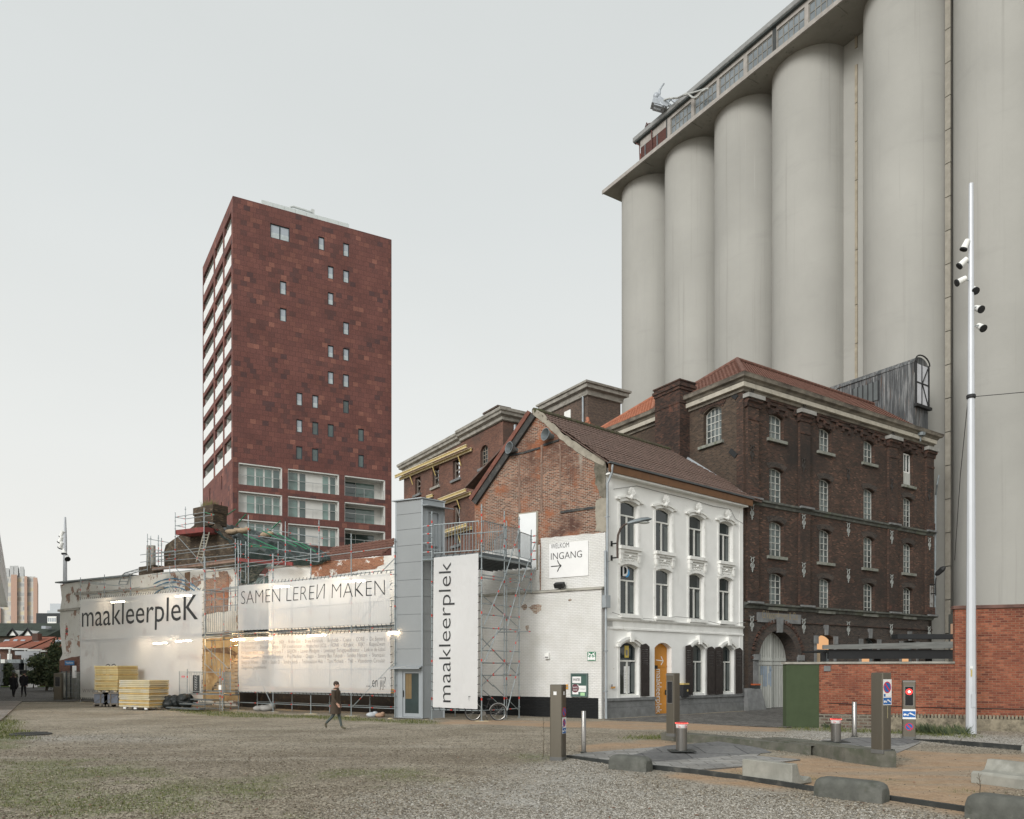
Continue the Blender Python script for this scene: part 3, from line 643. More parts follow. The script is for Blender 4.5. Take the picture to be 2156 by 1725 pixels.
# ================================================================ grain silos with their gallery
def silos():
 t = thing('grain_silo', 'tall row of grey concrete grain silo cylinders under a long glazed roof gallery', 'silo', (25, 66, 0))
 a = .65; e_ = Vector((-a, 1, 0)).normalized(); m = Vector((e_.y, -e_.x, 0)); m = -m if m.x > 0 else m   # e: away, m: outward to the viewer's left
 C0 = Vector((14.95, 82.0, 0)); s, rad = 6.5, 3.25
 offs = [0, 1, 2, 3, 'g', 4, 5, 6, 7]
 cs = [C0 - e_*(s*k) for k in range(4)] + [C0 - e_*(s*4+2.05), C0 - e_*(s*5+2.4), C0 - e_*(s*6+2.4), C0 - e_*(s*7+2.4)]
 # soffit edge: (Hs-H)/c = .825
 ce = None
 cc = 68.25
 cf = cc - rad*math.hypot(1, a)
 ce = cf - 1.1*math.hypot(1, a)*1.0
 Hs = H + .807*ce
 for c in cs:
  mb = MB(); mb.lathe([(rad-.02, -.2), (rad-.02, Hs+.05)], c, 96); build('silo_cylinder', mb, CONC, t, smooth=40)
 # recessed infill panels between the cylinders
 g = MB(); p = C0 - e_*(s*3+rad) + m*.08
 g.obox(p - e_*1.03 + Vector((0,0,Hs/2)), e_*1.6, m*.25, (0,0,Hs/2), 0); build('infill_panel', g, CONC, t)
 g = MB(); z = 1.0
 q0 = C0 - e_*(s*3+rad+1.12) + m*.38
 while z < Hs-1:
  l = random.choice((3.1, 4.4, 5.6)); g.obox(q0 + e_*random.uniform(-.015,.015) + Vector((0,0,z+l/2)), e_*.10, m*.05, (0,0,min(l, Hs-.5-z)/2-.03), 1 if random.random() < .12 else 0); z += l
 build('downpipe', g, [mat('buff pipe casing', (.33,.29,.22), .8, var=.2), mat('rust', (.24,.10,.04), .9)], t)
 g = MB(); q0 = (cs[4]+cs[5])/2 + m*(rad*.34)
 for i in range(22): g.obox(q0 + Vector((0,0,i*2.4+1.2)), e_*.19, m*.06, (0,0,1.17), 0)
 build('downpipe', g, mat('buff concrete casing', (.30,.28,.235), .85), t)
 # slab: from beyond the far end to beyond the camera side
 k0 = -(rad + 1.35); k1 = s*8+3
 def gq(along, out_, z): return C0 - e_*along + m*(rad+out_) + Vector((0,0,z))   # out measured from the cylinder fronts
 # far end chosen so that the tip stands at pixel 1268
 ftip = None
 for st in np.arange(-9, 6, .05):
  P = gq(st, 1.1, Hs)
  if CX + F*P.x/P.y >= 1268.5: ftip = st; break
 Wd = 2*rad + 2.6
 def gbox(mb, a0, a1, o0, o1, z0, z1, m_=0):
  return mb.hexa([gq(a0,o0,z0), gq(a1,o0,z0), gq(a1,o1,z0), gq(a0,o1,z0), gq(a0,o0,z1), gq(a1,o0,z1), gq(a1,o1,z1), gq(a0,o1,z1)], m_)
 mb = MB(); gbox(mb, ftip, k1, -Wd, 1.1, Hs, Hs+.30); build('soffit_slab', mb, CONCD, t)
 mb = MB(); gbox(mb, ftip-.04, k1, 1.02, 1.16, Hs-.04, Hs+.33)
 build('slab_edge', mb, CONCG, t)
 mb = MB();
 for k in range(1, 5): gbox(mb, s*(k-.5)-.05+(2 if k > 3 else 0), s*(k-.5)+.05+(2 if k > 3 else 0), -.3, .98, Hs-.05, Hs-.004)
 build('soffit_joint', mb, CONCD, t)
 # gallery wall
 ow = .98
 A = gq(k1, ow, 0); B = gq(ftip, ow, 0); gw = PL(B, A)
 def gu(px, py): return gw.uz(*ZG(px, py))
 uB0, _ = gu(345, 1200); uB1, _ = gu(548, 1000)
 zb, zt = Hs+.30, gu(578, 905)[1]
 ztop = gw.uz(1338.5, 286, .36)[1] - .44; zt = min(zt, ztop-.45)
 bays = [(578,738),(762,935),(955,1143),(1170,1365),(1400,1615),(1645,1870)]
 us = []
 for x0, x1 in bays:
  f = lambda x: gu(x, 1030-(x-578)*.825)[0]
  us.append((f(x0), f(x1)))
 # regular continuation to the right, outside the frame
 bw = us[4][1]-us[4][0]; last = us[5][0]
 us[5] = (last, last+bw); us += [(last+(bw+.45)*k, last+(bw+.45)*k+bw) for k in (1,2,3,4)]
 mb = MB(); holes = [[(a_, zb+.12), (b_, zb+.12), (b_, zt), (a_, zt)] for a_, b_ in us]
 uend = us[-1][1]+1
 gw.wall(mb, [(uB1+.1, zb), (uend, zb), (uend, ztop), (uB1+.1, ztop)], holes, 0, .25); build('gallery_wall', mb, CONCG, t)
 GGLASS = glassy('gallery window glass', (.165,.19,.205), .1, .8, .25, .6)
 for a_, b_ in us[:7]: win(t, gw, [(a_, zb+.12), (b_, zb+.12), (b_, zt), (a_, zt)], -.08, mat('gallery steel bars', (.20,.195,.175), .7), GGLASS, .09, 5, 2, .08)
 # brick end of the gallery
 mb = MB(); BRE = brick('gallery end brick', [(0,(.075,.028,.024)),(1,(.115,.042,.033))], (.10,.07,.06))
 u0, u1 = gw.uz(*ZG(347,1200))[0], gw.uz(*ZG(548,1000))[0]
 gw.box(mb, u0, u1, zb, ztop-.85, -7.3, -.02); build('end_block', mb, BRE, t)
 mb = MB(); gw.box(mb, u0-.03, u1, ztop-.85, ztop, -7.3, .0); build('end_beam', mb, CONCG, t)
 mb = MB(); gw.box(mb, u1+.05, us[0][0]-.12, zb, ztop, -.5, -.25); gw.box(mb, u1, u1+.1, zb, ztop, -.3, .06)
 uj = us[3][1]; gw.box(mb, uj+.03, us[4][0]-.03, zb, ztop, -.3, .012); build('expansion_joint', mb, mat('dark joint', (.05,.055,.055), .8), t)
 mb = MB()
 for x in (385, 478):
  u = gw.uz(*ZG(x, 1210-(x-345)*.85))[0]; gw.box(mb, u-.04, u+.04, zb, ztop-.9, 0, .07)
 build('cable_tray', mb, ZINC, t)
 mb = MB(); u = gw.uz(*ZG(440,1110))[0]; pts = [gw.pt(u, zb, .12), gw.pt(u, zb+2, .12), gw.pt(u-.7, zb+3.2, .14), gw.pt(u-.9, ztop+.2, .3), gw.pt(u-.5, ztop+.75, .2), gw.pt(u-.1, ztop+.7, 0)]
 mb.path(pts, .06, 6); u = u0; mb.path([gw.pt(u, zb, .08), gw.pt(u-.05, zb+1.6, .10), gw.pt(u-.6, ztop, .2)], .05, 6); build('conduit', mb, mat('red oxide pipe', (.10,.04,.034), .7), t)
 mb = MB(); gw.box(mb, u0-.45, u0-.05, zb, zb+1.1, -2, -.3); build('vent_box', mb, mat('red cabinet', (.35,.12,.09), .7), t)
 # roof slab of the gallery: overhanging
 zr = ztop
 mb = MB(); pr = [(-7.6, zr), (.30, zr), (.36, zr+.06), (.36, zr+.44), (-7.6, zr+.5)]
 uR0 = u0 - .75
 extr(mb, gw, pr, uR0, uend+3); build('gallery_roof', mb, mat('gallery roof edge', (.25,.255,.25), .7, var=.15, lay=[(1,.5,.8,(.17,.175,.17))]), t)
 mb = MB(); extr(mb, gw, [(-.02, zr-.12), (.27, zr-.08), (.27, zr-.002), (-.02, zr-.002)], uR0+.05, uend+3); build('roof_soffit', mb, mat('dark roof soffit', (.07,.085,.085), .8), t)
 mb = MB(); gw.box(mb, uB1+.15, uend, zb, ztop-.1, -7.3, -6.9); gw.box(mb, uB1+.3, uend, zb+.02, zb+.05, -6.9, -.3); build('gallery_back', mb, CONCG, t)
 return gw, ztop, t
GW, GZT, SILO = silos()
# ================================================================ red panelled apartment tower
def tower():
 C = Vector((-29.04, 80, 0)); Rr = Vector((-13.97, 88.06, 0)); Lf = C + Vector((-.6216, 1, 0))*14.1
 t = thing('apartment_tower', 'tall dark red stone clad apartment tower with white loggias', 'tower', tuple((C+Rr)/2))
 fp, lp = PL(C, Rr), PL(Lf, C); zt = at(490, 412.4, 80).z
 Lw = lp.L
 wins = [(ZT,790,955,388,510)] + [(ZT,)+w for w in ((1200,1252,500,610),(1410,1461,555,665),(1280,1330,750,858),(1410,1461,785,890),(872,928,878,990),(1280,1330,975,1080),(872,928,1108,1220),(1410,1461,1228,1333),(1280,1330,1425,1528),(1410,1461,1450,1555))]
 wins += [(ZU,)+w for w in ((1103,1150,130,232),(1225,1272,153,255),(851,900,300,403),(978,1027,320,423),(1225,1272,362,464),(851,900,515,618),(978,1027,535,637),(1102,1151,553,655),(1346,1392,590,690),(849,900,730,833),(976,1027,748,850),(1346,1392,798,898))]
 holes = []
 for f, x0, x1, y0, y1 in wins:
  a, z1 = fp.uz(*f(x0, y0)); b, z1b = fp.uz(*f(x1, y0 + (x1-x0)*.3)); z0 = fp.uz(*f(x0, y1))[1]
  holes.append([(a, z0), (b, z0), (b, z1), (a, z1)])
 big = []
 rows = [(862,1035),(1088,1257),(1313,1480),(1530,1690),(1745,1900),(1960,2110)]
 cols = [(388,737),(783,1193),(1237,1562)]
 for (yt, yb) in rows:
  z1, z0 = fp.uz(*ZU(388, yt))[1], fp.uz(*ZU(388, yb))[1]
  for k, (x0, x1) in enumerate(cols):
   a, b = fp.uz(*ZU(x0, yt + (x0-388)*.11))[0], fp.uz(*ZU(x1, yt + (x1-388)*.14))[0]
   big.append((k, a, b, z0, z1)); holes.append([(a, z0), (b, z0), (b, z1), (a, z1)])
 TW = mat('tower white', (.60,.60,.57), .6, var=.04)
 mb = MB(); fp.wall(mb, [(0,0),(fp.L,0),(fp.L,zt),(0,zt)], holes[:len(wins)] , 0, .12, 0, 1) if False else None
 fp.wall(mb, [(0,0),(fp.L,0),(fp.L,zt),(0,zt)], holes, 0, .25)
 build('front_wall', mb, CLAD, t)
 GT = glassy('tower window glass', (.33,.37,.41), .05, 1, .08, .05); GTD = glassy('tower dark glass', (.05,.08,.075), .05, .9, .3, .5)
 DK = mat('tower dark frame', (.03,.045,.055), .5); LOWP = mat('frosted balustrade glass', (.44,.49,.50), .3)
 for i, (h, w) in enumerate(zip(holes, wins)):
  lowdark = i in (15, 17, 18, 19, 20, 21, 22)
  f = win(t, fp, h, -.1, DK, GTD if lowdark else GT, .09, 2 if i == 0 else 1, 1, .12)
  if not lowdark:
   mb = MB(); fp.box(mb, h[0][0]+.09, h[1][0]-.09, h[0][1]+.09, h[0][1]+(h[2][1]-h[0][1])*.42, -.13, -.105); build('balustrade', mb, LOWP, f)
 # large front loggias
 GC = glassy('curtained green glass', (.135,.205,.185), .06, .8, .35, .6); GRAIL = mat('glass balustrade', (.48,.52,.51), .12, 0, .05, 1, spec=.8)
 RAIL = mat('loggia steel rail', (.33,.34,.33), .5)
 for k, a, b, z0, z1 in big:
  dp = 1.6 if k == 2 else .45
  mb = MB(); w = b-a
  fp.box(mb, a-.02, b+.02, z0, z1, -dp-.2, -dp); fp.box(mb, a-.2, a, z0, z1, -dp, -.26); fp.box(mb, b, b+.2, z0, z1, -dp, -.26)
  fp.box(mb, a-.2, b+.2, z1, z1+.15, -dp, -.26); fp.box(mb, a-.2, b+.2, z0-.15, z0, -dp, -.26)
  lg = build('loggia', mb, TW, t)
  mb = MB(); h_ = .13
  for (u0_, u1_, y0_, y1_) in ((a, b, z1-h_, z1), (b-h_*1.1, b, z0, z1), (a, a+.05, z0, z1)): fp.box(mb, u0_+.004, u1_-.004, y0_+.004, y1_-.004, -.24, -.02)
  build('reveal', mb, TW, lg)
  ps = {0: ((.20,.37,0),(.41,.57,0),(.61,.77,0),(.81,.95,1)), 1: ((.01,.20,0),(.24,.35,1),(.69,.80,0),(.84,.94,1)), 2: ((.0,.36,1),(.37,.83,1))}[k]
  for p0, p1, dk in ps:
   mb = MB(); fp.box(mb, a+w*p0, a+w*p1, z0+.05, z1-.30, -dp-.01, -dp+.02); build('glazing', mb, GTD if (dk and random.random() < .6) else GC, lg)
  mb = MB(); fp.box(mb, a+.03, b-.15, z0+1.0, z0+1.05, -.16, -.11)
  for q in (.0, .5, 1): u = a+.05+(w-.25)*q; fp.box(mb, u-.02, u+.02, z0, z0+1.0, -.16, -.12)
  build('railing', mb, RAIL, lg)
 # left face with three columns of deep loggias
 yt = [443.6, 509] + [509 + 58.45*i for i in range(1, 8)]
 cx = [(220,307),(319,387),(399,458)]; hs = []
 for y in yt:
  z1 = at(489, y, 80.4).z; z0 = z1 - 2.36
  for x0, x1 in cx:
   a, b = lp.uz((700+x0/2.157)/KS, 700)[0], lp.uz((700+x1/2.157)/KS, 700)[0]; hs.append([(a,z0),(b,z0),(b,z1),(a,z1)])
 for x, y0, y1 in ((252,975,1080),(157,1075,1172),(252,1185,1290)):
  a, z1 = lp.uz(*ZU(x-4, y0)); b = lp.uz(*ZU(x+5, y0))[0]; z0 = lp.uz(*ZU(x, y1))[1]; hs.append([(a,z0),(b,z0),(b,z1),(a,z1)])
 mb = MB(); lp.wall(mb, [(0,0),(Lw,0),(Lw,zt),(0,zt)], hs, 0, .25); build('side_wall', mb, CLAD, t)
 for i, h in enumerate(hs):
  a, b, z0, z1 = h[0][0], h[1][0], h[0][1], h[2][1]
  if i >= 27: win(t, lp, h, -.1, DK, GT, .05); continue
  mb = MB(); dp = 1.7
  lp.box(mb, a-.02, b+.02, z0, z1, -dp-.2, -dp); lp.box(mb, a-.2, a, z0, z1, -dp, -.26); lp.box(mb, b, b+.2, z0, z1, -dp, -.26)
  lp.box(mb, a-.2, b+.2, z1, z1+.15, -dp, -.26); lp.box(mb, a-.2, b+.2, z0-.15, z0, -dp, -.26)
  lg = build('loggia', mb, TW, t)
  mb = MB(); lp.box(mb, a+.01, b-.01, z0+.01, z0+1.22, -.1, -.03); build('balustrade', mb, mat('white balustrade', (.68,.69,.68), .5, var=.03) if i == 0 else bpy.data.materials['white balustrade'], lg)
  mb = MB(); lp.box(mb, a+.3, b-.9, z0+.1, z1-.35, -dp-.01, -dp+.03); build('glazing', mb, GC, lg)
 # other two sides, roof, white roof storey
 mb = MB(); D_ = Lf + (Rr-C); p3 = PL(Lf, D_); p4 = PL(Rr, D_)
 for A_, B_ in ((Lf, D_), (Rr, D_)):
  u = (B_-A_).normalized(); q = Vector((u.y, -u.x, 0))*.2; mb.hexa([A_-q, B_-q, B_+q, A_+q] + [p + Vector((0,0,zt)) for p in (A_-q, B_-q, B_+q, A_+q)])
 build('rear_wall', mb, CLAD, t)
 mb = MB(); up_ = Vector((0,0,zt-.35)); cI = (C+Rr+Lf+D_)/4
 mb.prism([p*.985+cI*.015+up_ for p in (C, Rr, D_, Lf)], (0,0,.2)); build('roof', mb, ZINC, t)
 pf = fp.off(-1.5); a = pf.uz(*ZT(715,190))[0]; b = pf.uz(*ZT(1460,400))[0]; z1 = pf.uz(*ZT(715,190))[1]
 mb = MB(); n = 8
 for i in range(n): pf.box(mb, a+(b-a)*i/n+.01, a+(b-a)*(i+1)/n-.01, zt-.3, z1, -2.4, 0)
 build('roof_screen', mb, mat('pale roof screen', (.56,.60,.59), .5, var=.04), t)
 pf = fp.off(-3); mb = MB(); u0, zz = pf.uz(*ZT(960,262)); u1 = pf.uz(*ZT(1140,300))[0]; u2 = pf.uz(*ZT(1270,330))[0]
 zq = pf.uz(*ZT(985,250))[1]
 mb.path([pf.pt(u0,zq-1.2), pf.pt(u0,zq-.15), pf.pt(u0+.3,zq), pf.pt(u1,zq-.05)], .13, 6); pf.box(mb, u1, u1+.35, zq-2, zq+.35, -.4, 0); pf.box(mb, u1+.35, u2, zq-.28, zq-.2, -.05, 0)
 for i in range(4): u = u1+.5+i*.45; pf.box(mb, u-.03, u+.03, zq-1.4, zq-.2, -.05, 0)
 build('roof_gear', mb, mat('pale roof gear', (.48,.50,.49), .5), t)
tower()
# ================================================================ white house
HA, HB = gp(1273,1513), gp(1564,1496)
HF = PL(HA, HB)
GAu = Vector((-1.579, 1, 0))
GP_ = PL(HA + GAu*9.5, HA)          # gable wall, left to right
def house():
 t = thing('town_house', 'white stucco three storey house with brown tiled roof and bare brick gable', 'house', tuple(HA))
 L = HF.L; top = HF.uz(1285, 985)[1] - .05
 groups = {'t': [(231,338,262,556),(450,548,312,586),(657,748,360,618),(843,923,400,648)],
    'm': [(231,338,658,978),(451,545,690,992),(657,744,722,1006),(843,922,748,1024)],
    'g': [(228,345,1140,1478),(443,548,1150,1605),(666,752,1165,1470),(852,930,1172,1468)]}
 O = {}
 for k, ls in groups.items():
  z1 = sum(HF.uz(*Z4(a, y0))[1] for a, b, y0, y1 in ls)/4; zz = [HF.uz(*Z4(a, y1))[1] for a, b, y0, y1 in ls]
  for i, (a, b, y0, y1) in enumerate(ls):
   u0, u1 = HF.uz(*Z4(a, y0+20))[0], HF.uz(*Z4(b, y0+40))[0]
   z0 = (sum(zz)/4 if k != 'g' else (sum(zz[j] for j in (0,2,3))/3 if i != 1 else -.12))
   O[k, i] = (u0, u1, z0, z1, .13 if k != 'g' else .26)
 holes = [arch(*O[k]) for k in O]
 holes[9] = arch(*O['g', 1]);
 mb = MB(); HF.wall(mb, [(0,-.15),(O['g',1][0],-.15)] + [(O['g',1][0], .0)][:0] + [(L,-.15),(L,top),(0,top)], [h for i, h in enumerate(holes) if i != 9] + [[(u, max(z, -.1)) for u, z in holes[9]]], 0, .42)
 fw = build('front_wall', mb, STUCCO, t)
 zpl = (HF.uz(*Z4(150,1492))[1] + HF.uz(*Z4(980,1478))[1])/2
 d0, d1 = O['g',1][0], O['g',1][1]
 mb = MB()
 for a, b in ((.02, d0-.03), (d1+.12, L-.02)):
  n = max(2, int((b-a)/1.15))
  for r, (q0, q1, dd) in enumerate(((-.15, zpl*.52, .09), (zpl*.52+.01, zpl-.13, .07))):
   for i in range(n): HF.box(mb, a+(b-a)*i/n+.004, a+(b-a)*(i+1)/n-.004, q0, q1, .002, dd)
  HF.box(mb, a-.02, b+.02, zpl-.125, zpl, .002, .13)
 build('plinth', mb, BLUESTONE, t)
 # windows
 curt = mat('net curtain glass', (.12,.13,.125), .15, 0, .5, 2)
 for (k, i), o in O.items():
  if k == 'g' and i == 1: continue
  u0, u1, z0, z1, rise = o
  f = win(t, HF, arch(u0, u1-.01, z0, z1, rise), -.14, FRAMEW, GLASSD, .065, 2, 1, .10, .68 if k != 'g' else .64, .07)
  mb = MB(); HF.box(mb, u1-.34, u1-.10, z0+.15, z0+(z1-z0)*.6, -.187, -.178); build('curtain', mb, mat('curtain', (.12,.135,.13), .8) if 'curtain' not in bpy.data.materials else bpy.data.materials['curtain'], f)
  if (k, i) == ('m', 0):
   mb = MB(); w = u1-u0; zt = z0+(z1-z0)*.72; c = u0+w*.42
   text_mb(mb, HF, 'D', c-.2, c+.17, zt+.12, .52, -.125, bold=.03, m=0)
   P = [(c+.06+.22*math.cos(q), zt+.28+.22*math.sin(q)) for q in np.linspace(-1.7, 1.2, 10)] + [(c+.02+.12*math.cos(q), zt+.28+.14*math.sin(q)) for q in np.linspace(1.2, -1.7, 10)]
   HF.prism(mb, P, -.138, -.128, 1); build('logo', mb, [SIGNW, mat('logo blue', (.05,.30,.60), .5)], f)
  if (k, i) == ('g', 0):
   mb = MB(); w = u1-u0; HF.box(mb, u0+w*.36, u0+w*.66, z0+.10, z0+1.35, -.188, -.178, 0); HF.box(mb, u0+w*.40, u0+w*.62, z0+1.75, z0+2.3, -.188, -.178, 1)
   HF.box(mb, u0+w*.46, u0+w*.56, z0+1.85, z0+2.1, -.1775, -.175, 2)
   for r in range(7): HF.box(mb, u0+w*.40, u0+w*(.55+.06*(r % 2)), z0+.35+r*.12, z0+.365+r*.12, -.1775, -.175, 2)
   build('notice', mb, [SIGNW, mat('yellow poster', (.62,.47,.10), .6), INKG], f)
  if k != 'g':
   mb = MB(); HF.box(mb, u0-.14, u1+.14, z0-.16, z0-.005, -.2, .20); HF.box(mb, u0-.10, u1+.10, z0-.26, z0-.165, .002, .12)
   build('sill', mb, STUCT, t)
  # hood mould and side trim
  mb = MB(); w_ = .13
  band = arc_band(u0-.02, u1+.02, z1-rise, rise, .17 if k == 't' else .13); HF.prism(mb, band, .002, .07)
  if k == 't':
   band = arc_band(u0-.12, u1+.12, z1-rise+.14, rise, .09); HF.prism(mb, band, .002, .13)
   HF.box(mb, u0-.34, u0-.12, z1-rise+.10, z1-rise+.19, .002, .13); HF.box(mb, u1+.12, u1+.34, z1-rise+.10, z1-rise+.19, .002, .13)
  if k == 'g':
   band = arc_band(u0-.10, u1+.10, z1-rise+.10, rise, .12); HF.prism(mb, band, .002, .16)
   HF.box(mb, u0-.26, u0-.10, z1-rise, z1-rise+.14, .002, .15); HF.box(mb, u1+.10, u1+.26, z1-rise, z1-rise+.14, .002, .15)
   c = (u0+u1)/2; HF.prism(mb, [(c-.10, z1-.02), (c+.10, z1-.02), (c+.14, z1+.42), (c-.14, z1+.42)], .002, .22)
  zb_ = z0 if k != 'g' else zpl
  HF.box(mb, u0-.17, u0-.02, zb_+.0, z1-rise, .002, .028); HF.box(mb, u1+.02, u1+.17, zb_, z1-rise, .002, .028)
  build('window_surround', mb, STUCT, t)
  if k == 't':       # shell keystone
   mb = MB(); c = (u0+u1)/2; zc = z1+.16
   for q in np.linspace(-1.25, 1.25, 7):
    p = HF.pt(c, zc, .12); tip = HF.pt(c + .26*math.sin(q), zc + .12 + .34*math.cos(q)*(1 if abs(q) < 1 else .9), .17)
    mb.path([p, p.lerp(tip, .7), tip], [.03, .055, .035], 6)
   mb.blob(HF.pt(c, zc, .14), (.11, .11, .13), 8, 5); mb.path([HF.pt(c-.3, zc+.02, .1), HF.pt(c-.2, zc-.06, .14), HF.pt(c, zc-.02, .15), HF.pt(c+.2, zc-.06, .14), HF.pt(c+.3, zc+.02, .1)], .04, 6)
   build('shell_keystone', mb, STUCT, t, smooth=50)
   mb = MB()          # consoles and apron panel below the sill
   for uu in (u0-.02, u1+.02):
    HF.prism(mb, [(uu-.09, z0-.27), (uu+.09, z0-.27), (uu+.07, z0-.62), (uu, z0-.72), (uu-.07, z0-.62)], .002, .13); HF.box(mb, uu-.11, uu+.11, z0-.36, z0-.27, .002, .16)
   HF.box(mb, u0+.12, u1-.12, z0-.40, z0-.34, .002, .06); HF.box(mb, u0+.12, u1-.12, z0-.52, z0-.48, .002, .05)
   for q in (-.22, -.08, .08, .22): mb.path([HF.pt(c+q-.06, z0-.66, .04), HF.pt(c+q, z0-.58, .07), HF.pt(c+q+.06, z0-.68, .04)], .025, 5)
   mb.blob(HF.pt(c, z0-.45, .05), (.1,.08,.07), 7, 4)
   build('apron', mb, STUCT, t)
 # string course
 z = HF.uz(*Z4(163,1008))[1]; z = (z + HF.uz(*Z4(985,1052))[1])/2
 mb = MB(); extr(mb, HF, [(.002,z-.50),(.07,z-.48),(.07,z-.40),(.03,z-.38),(.03,z-.12),(.12,z-.06),(.15,z),(.002,z+.03)], .02, L-.02); build('string_course', mb, STUCT, t)
 mb = MB(); HF.box(mb, .02, .5, zpl, top, .002, .03); HF.box(mb, L-.35, L-.02, zpl, top, .002, .03); build('corner_pilaster', mb, STUCCO, t)
 # shutters
 for x0, x1, y0, y1 in ((345,397,1150,1487),(622,666,1158,1480),(757,803,1168,1478),(806,852,1168,1478),(932,974,1176,1475)):
  a, b = HF.uz(*Z4(x0,y0+20))[0]+.01, HF.uz(*Z4(x1,y0+30))[0]-.01; z1, z0 = HF.uz(*Z4(x0,y0+10))[1], HF.uz(*Z4(x0,y1))[1]; z0 = max(z0, zpl+.02)
  mb = MB(); HF.wall(mb, [(a,z0),(b,z0),(b,z1-.14),((a+b)/2+.05,z1),(a,z1-.06)], [[(a+.07,z0+(z1-z0)*.58),(b-.07,z0+(z1-z0)*.58),(b-.07,z1-.28),(a+.07,z1-.28)]], .16, .045)
  n = 9; za, zb2 = z0+(z1-z0)*.58, z1-.28
  for i in range(n):
   zz = za+(zb2-za)*(i+.5)/n; mb.hexa([HF.pt(a+.06,zz-.05,.155), HF.pt(b-.06,zz-.05,.155), HF.pt(b-.06,zz-.03,.13), HF.pt(a+.06,zz-.03,.13), HF.pt(a+.06,zz+.01,.145), HF.pt(b-.06,zz+.01,.145), HF.pt(b-.06,zz+.03,.12), HF.pt(a+.06,zz+.03,.12)])
  for q0, q1 in ((.06,.30),(.34,.54)): HF.box(mb, a+.09, b-.09, z0+(z1-z0)*q0, z0+(z1-z0)*q1, .15, .175)
  build('shutter', mb, SHUT, t)
 # orange door
 u0, u1, z0, z1, rise = O['g',1]
 mb = MB(); HF.prism(mb, arch(u0+.01, u1-.01, -.09, z1, rise), -.34, -.28); dr = build('door', mb, ORANGE, t)
 zs = z0 + (z1-z0)*.60; zs = HF.uz(*Z4(480,1302), -.28)[1]
 tu = lambda x, y: HF.uz(*Z4(x, y), -.275)
 mb = MB(); a = tu(450,1460); b = tu(474,1460); zt_, zb_ = tu(462,1318)[1], tu(462,1592)[1]
 key_w = (b[0]-a[0])
 text_mb(mb, HF, 'maakleerplek', 0, 1, 0, 1, 0)  # warm the cache
 vs, fs = FONT_CACHE['maakleerplek', 0]; mb = MB(); xs = [v[0] for v in vs]; x0_, x1_ = min(xs), max(xs)
 P = [HF.pt(a[0] + .05 + v[1]*key_w*1.45/.72, zt_ - (v[0]-x0_)*(zt_-zb_)/(x1_-x0_), -.275) for v in vs]
 nn = (P[fs[0][1]]-P[fs[0][0]]).cross(P[fs[0][2]]-P[fs[0][0]])
 mb.add(P, fs if nn.dot(HF.n) > 0 else [f[::-1] for f in fs])
 A_, B_, Cc, Dd = tu(452,1262), tu(497,1268), tu(483,1240), tu(483,1293)
 w_ = .022
 def bar2(p, q):
  d = Vector((q[0]-p[0], q[1]-p[1])); n_ = Vector((-d.y, d.x)).normalized()*w_
  HF.prism(mb, [(p[0]+n_.x,p[1]+n_.y),(q[0]+n_.x,q[1]+n_.y),(q[0]-n_.x,q[1]-n_.y),(p[0]-n_.x,p[1]-n_.y)], -.279, -.272)
 bar2(A_, B_); bar2(B_, Cc); bar2(B_, Dd)
 build('lettering', mb, SIGNW, dr)
 mb = MB(); HF.box(mb, u0+.02, u1-.02, zs-.03, zs+.03, -.30, -.255); HF.box(mb, u0+.28, u0+.52, zs-.11, zs+.05, -.26, -.235, 1); HF.box(mb, u1-.16, u1-.10, .95, 1.2, -.27, -.24, 1)
 build('transom', mb, [ORANGE, BLACK], dr)
 mb = MB(); HF.box(mb, u0-.1, u1+.1, -.12, .05, -.4, .12); build('doorstep', mb, BLUESTONE, t)
 # ---- gable
 gz_ = GP_.uz
 pts = [(GP_.L, -.1), (GP_.L, HF.uz(1285,985)[1]-.1), gz_(1125,866), gz_(1000,1060), (gz_(1000,1060)[0]-.02, -.1)]
 ul = pts[3][0]
 mb = MB(); GP_.wall(mb, [(ul-.02,-.1),(GP_.L-.01,-.1),(GP_.L-.01,pts[1][1]),pts[2],(ul-.02,pts[3][1])], [], 0, .35); build('gable_wall', mb, BR_GAB, t)
 zl = (gz_(*Z3(700,790))[1] + gz_(*Z3(1540,737))[1])/2
 CEM = mat('grey cement render', (.30,.275,.225), .9, 0, .2, 2.5, .01, 20, .2, lay=[(2,.55,.8,(.17,.155,.13))])
 MOSS = mat('mossy cement', (.17,.155,.125), .95, 0, .3, 3, .012, 15, .2, lay=[(2,.5,.7,(.055,.055,.035))])
 up1 = uzs(GP_, Z3, (1095,388), (1300,368), (1533,346), (1533,740), (1095,752))
 mb = MB(); GP_.prism(mb, rough_outline(up1, 6, .02, 3), .001, .022)
 up2 = uzs(GP_, Z3, (560,500), (760,470), (960,455), (1085,430), (1085,775), (560,775)); GP_.prism(mb, rough_outline(up2, 6, .02, 4), .001, .014); build('painted_upper_wall', mb, BR_WHITE, t)
 for i, pp in enumerate((((1835,1240),(1890,1215),(1925,1220),(1925,1512),(1838,1500)), ((1822,890),(1870,880),(1922,905),(1925,1215),(1880,1215),(1832,1100)), ((1300,470),(1345,470),(1440,550),(1570,680),(1720,790),(1922,905),(1900,945),(1700,850),(1530,715),(1400,585),(1310,520)))):
  mb = MB(); GP_.prism(mb, rough_outline(uzs(GP_, Z7, *pp), 5, .035, i), .001, .03+.01*i); build('cement_patch', mb, (CEM, MOSS, CEM)[i], t)
 mb = MB()
 for pp in (((1085,868),(1225,842),(1362,800),(1358,786),(1220,828),(1088,850)), ((1535,1350),(1830,1308),(1830,1290),(1535,1332)), ((1395,780),(1520,735),(1525,720),(1385,762))): GP_.prism(mb, uzs(GP_, Z7, *pp), .001, .05)
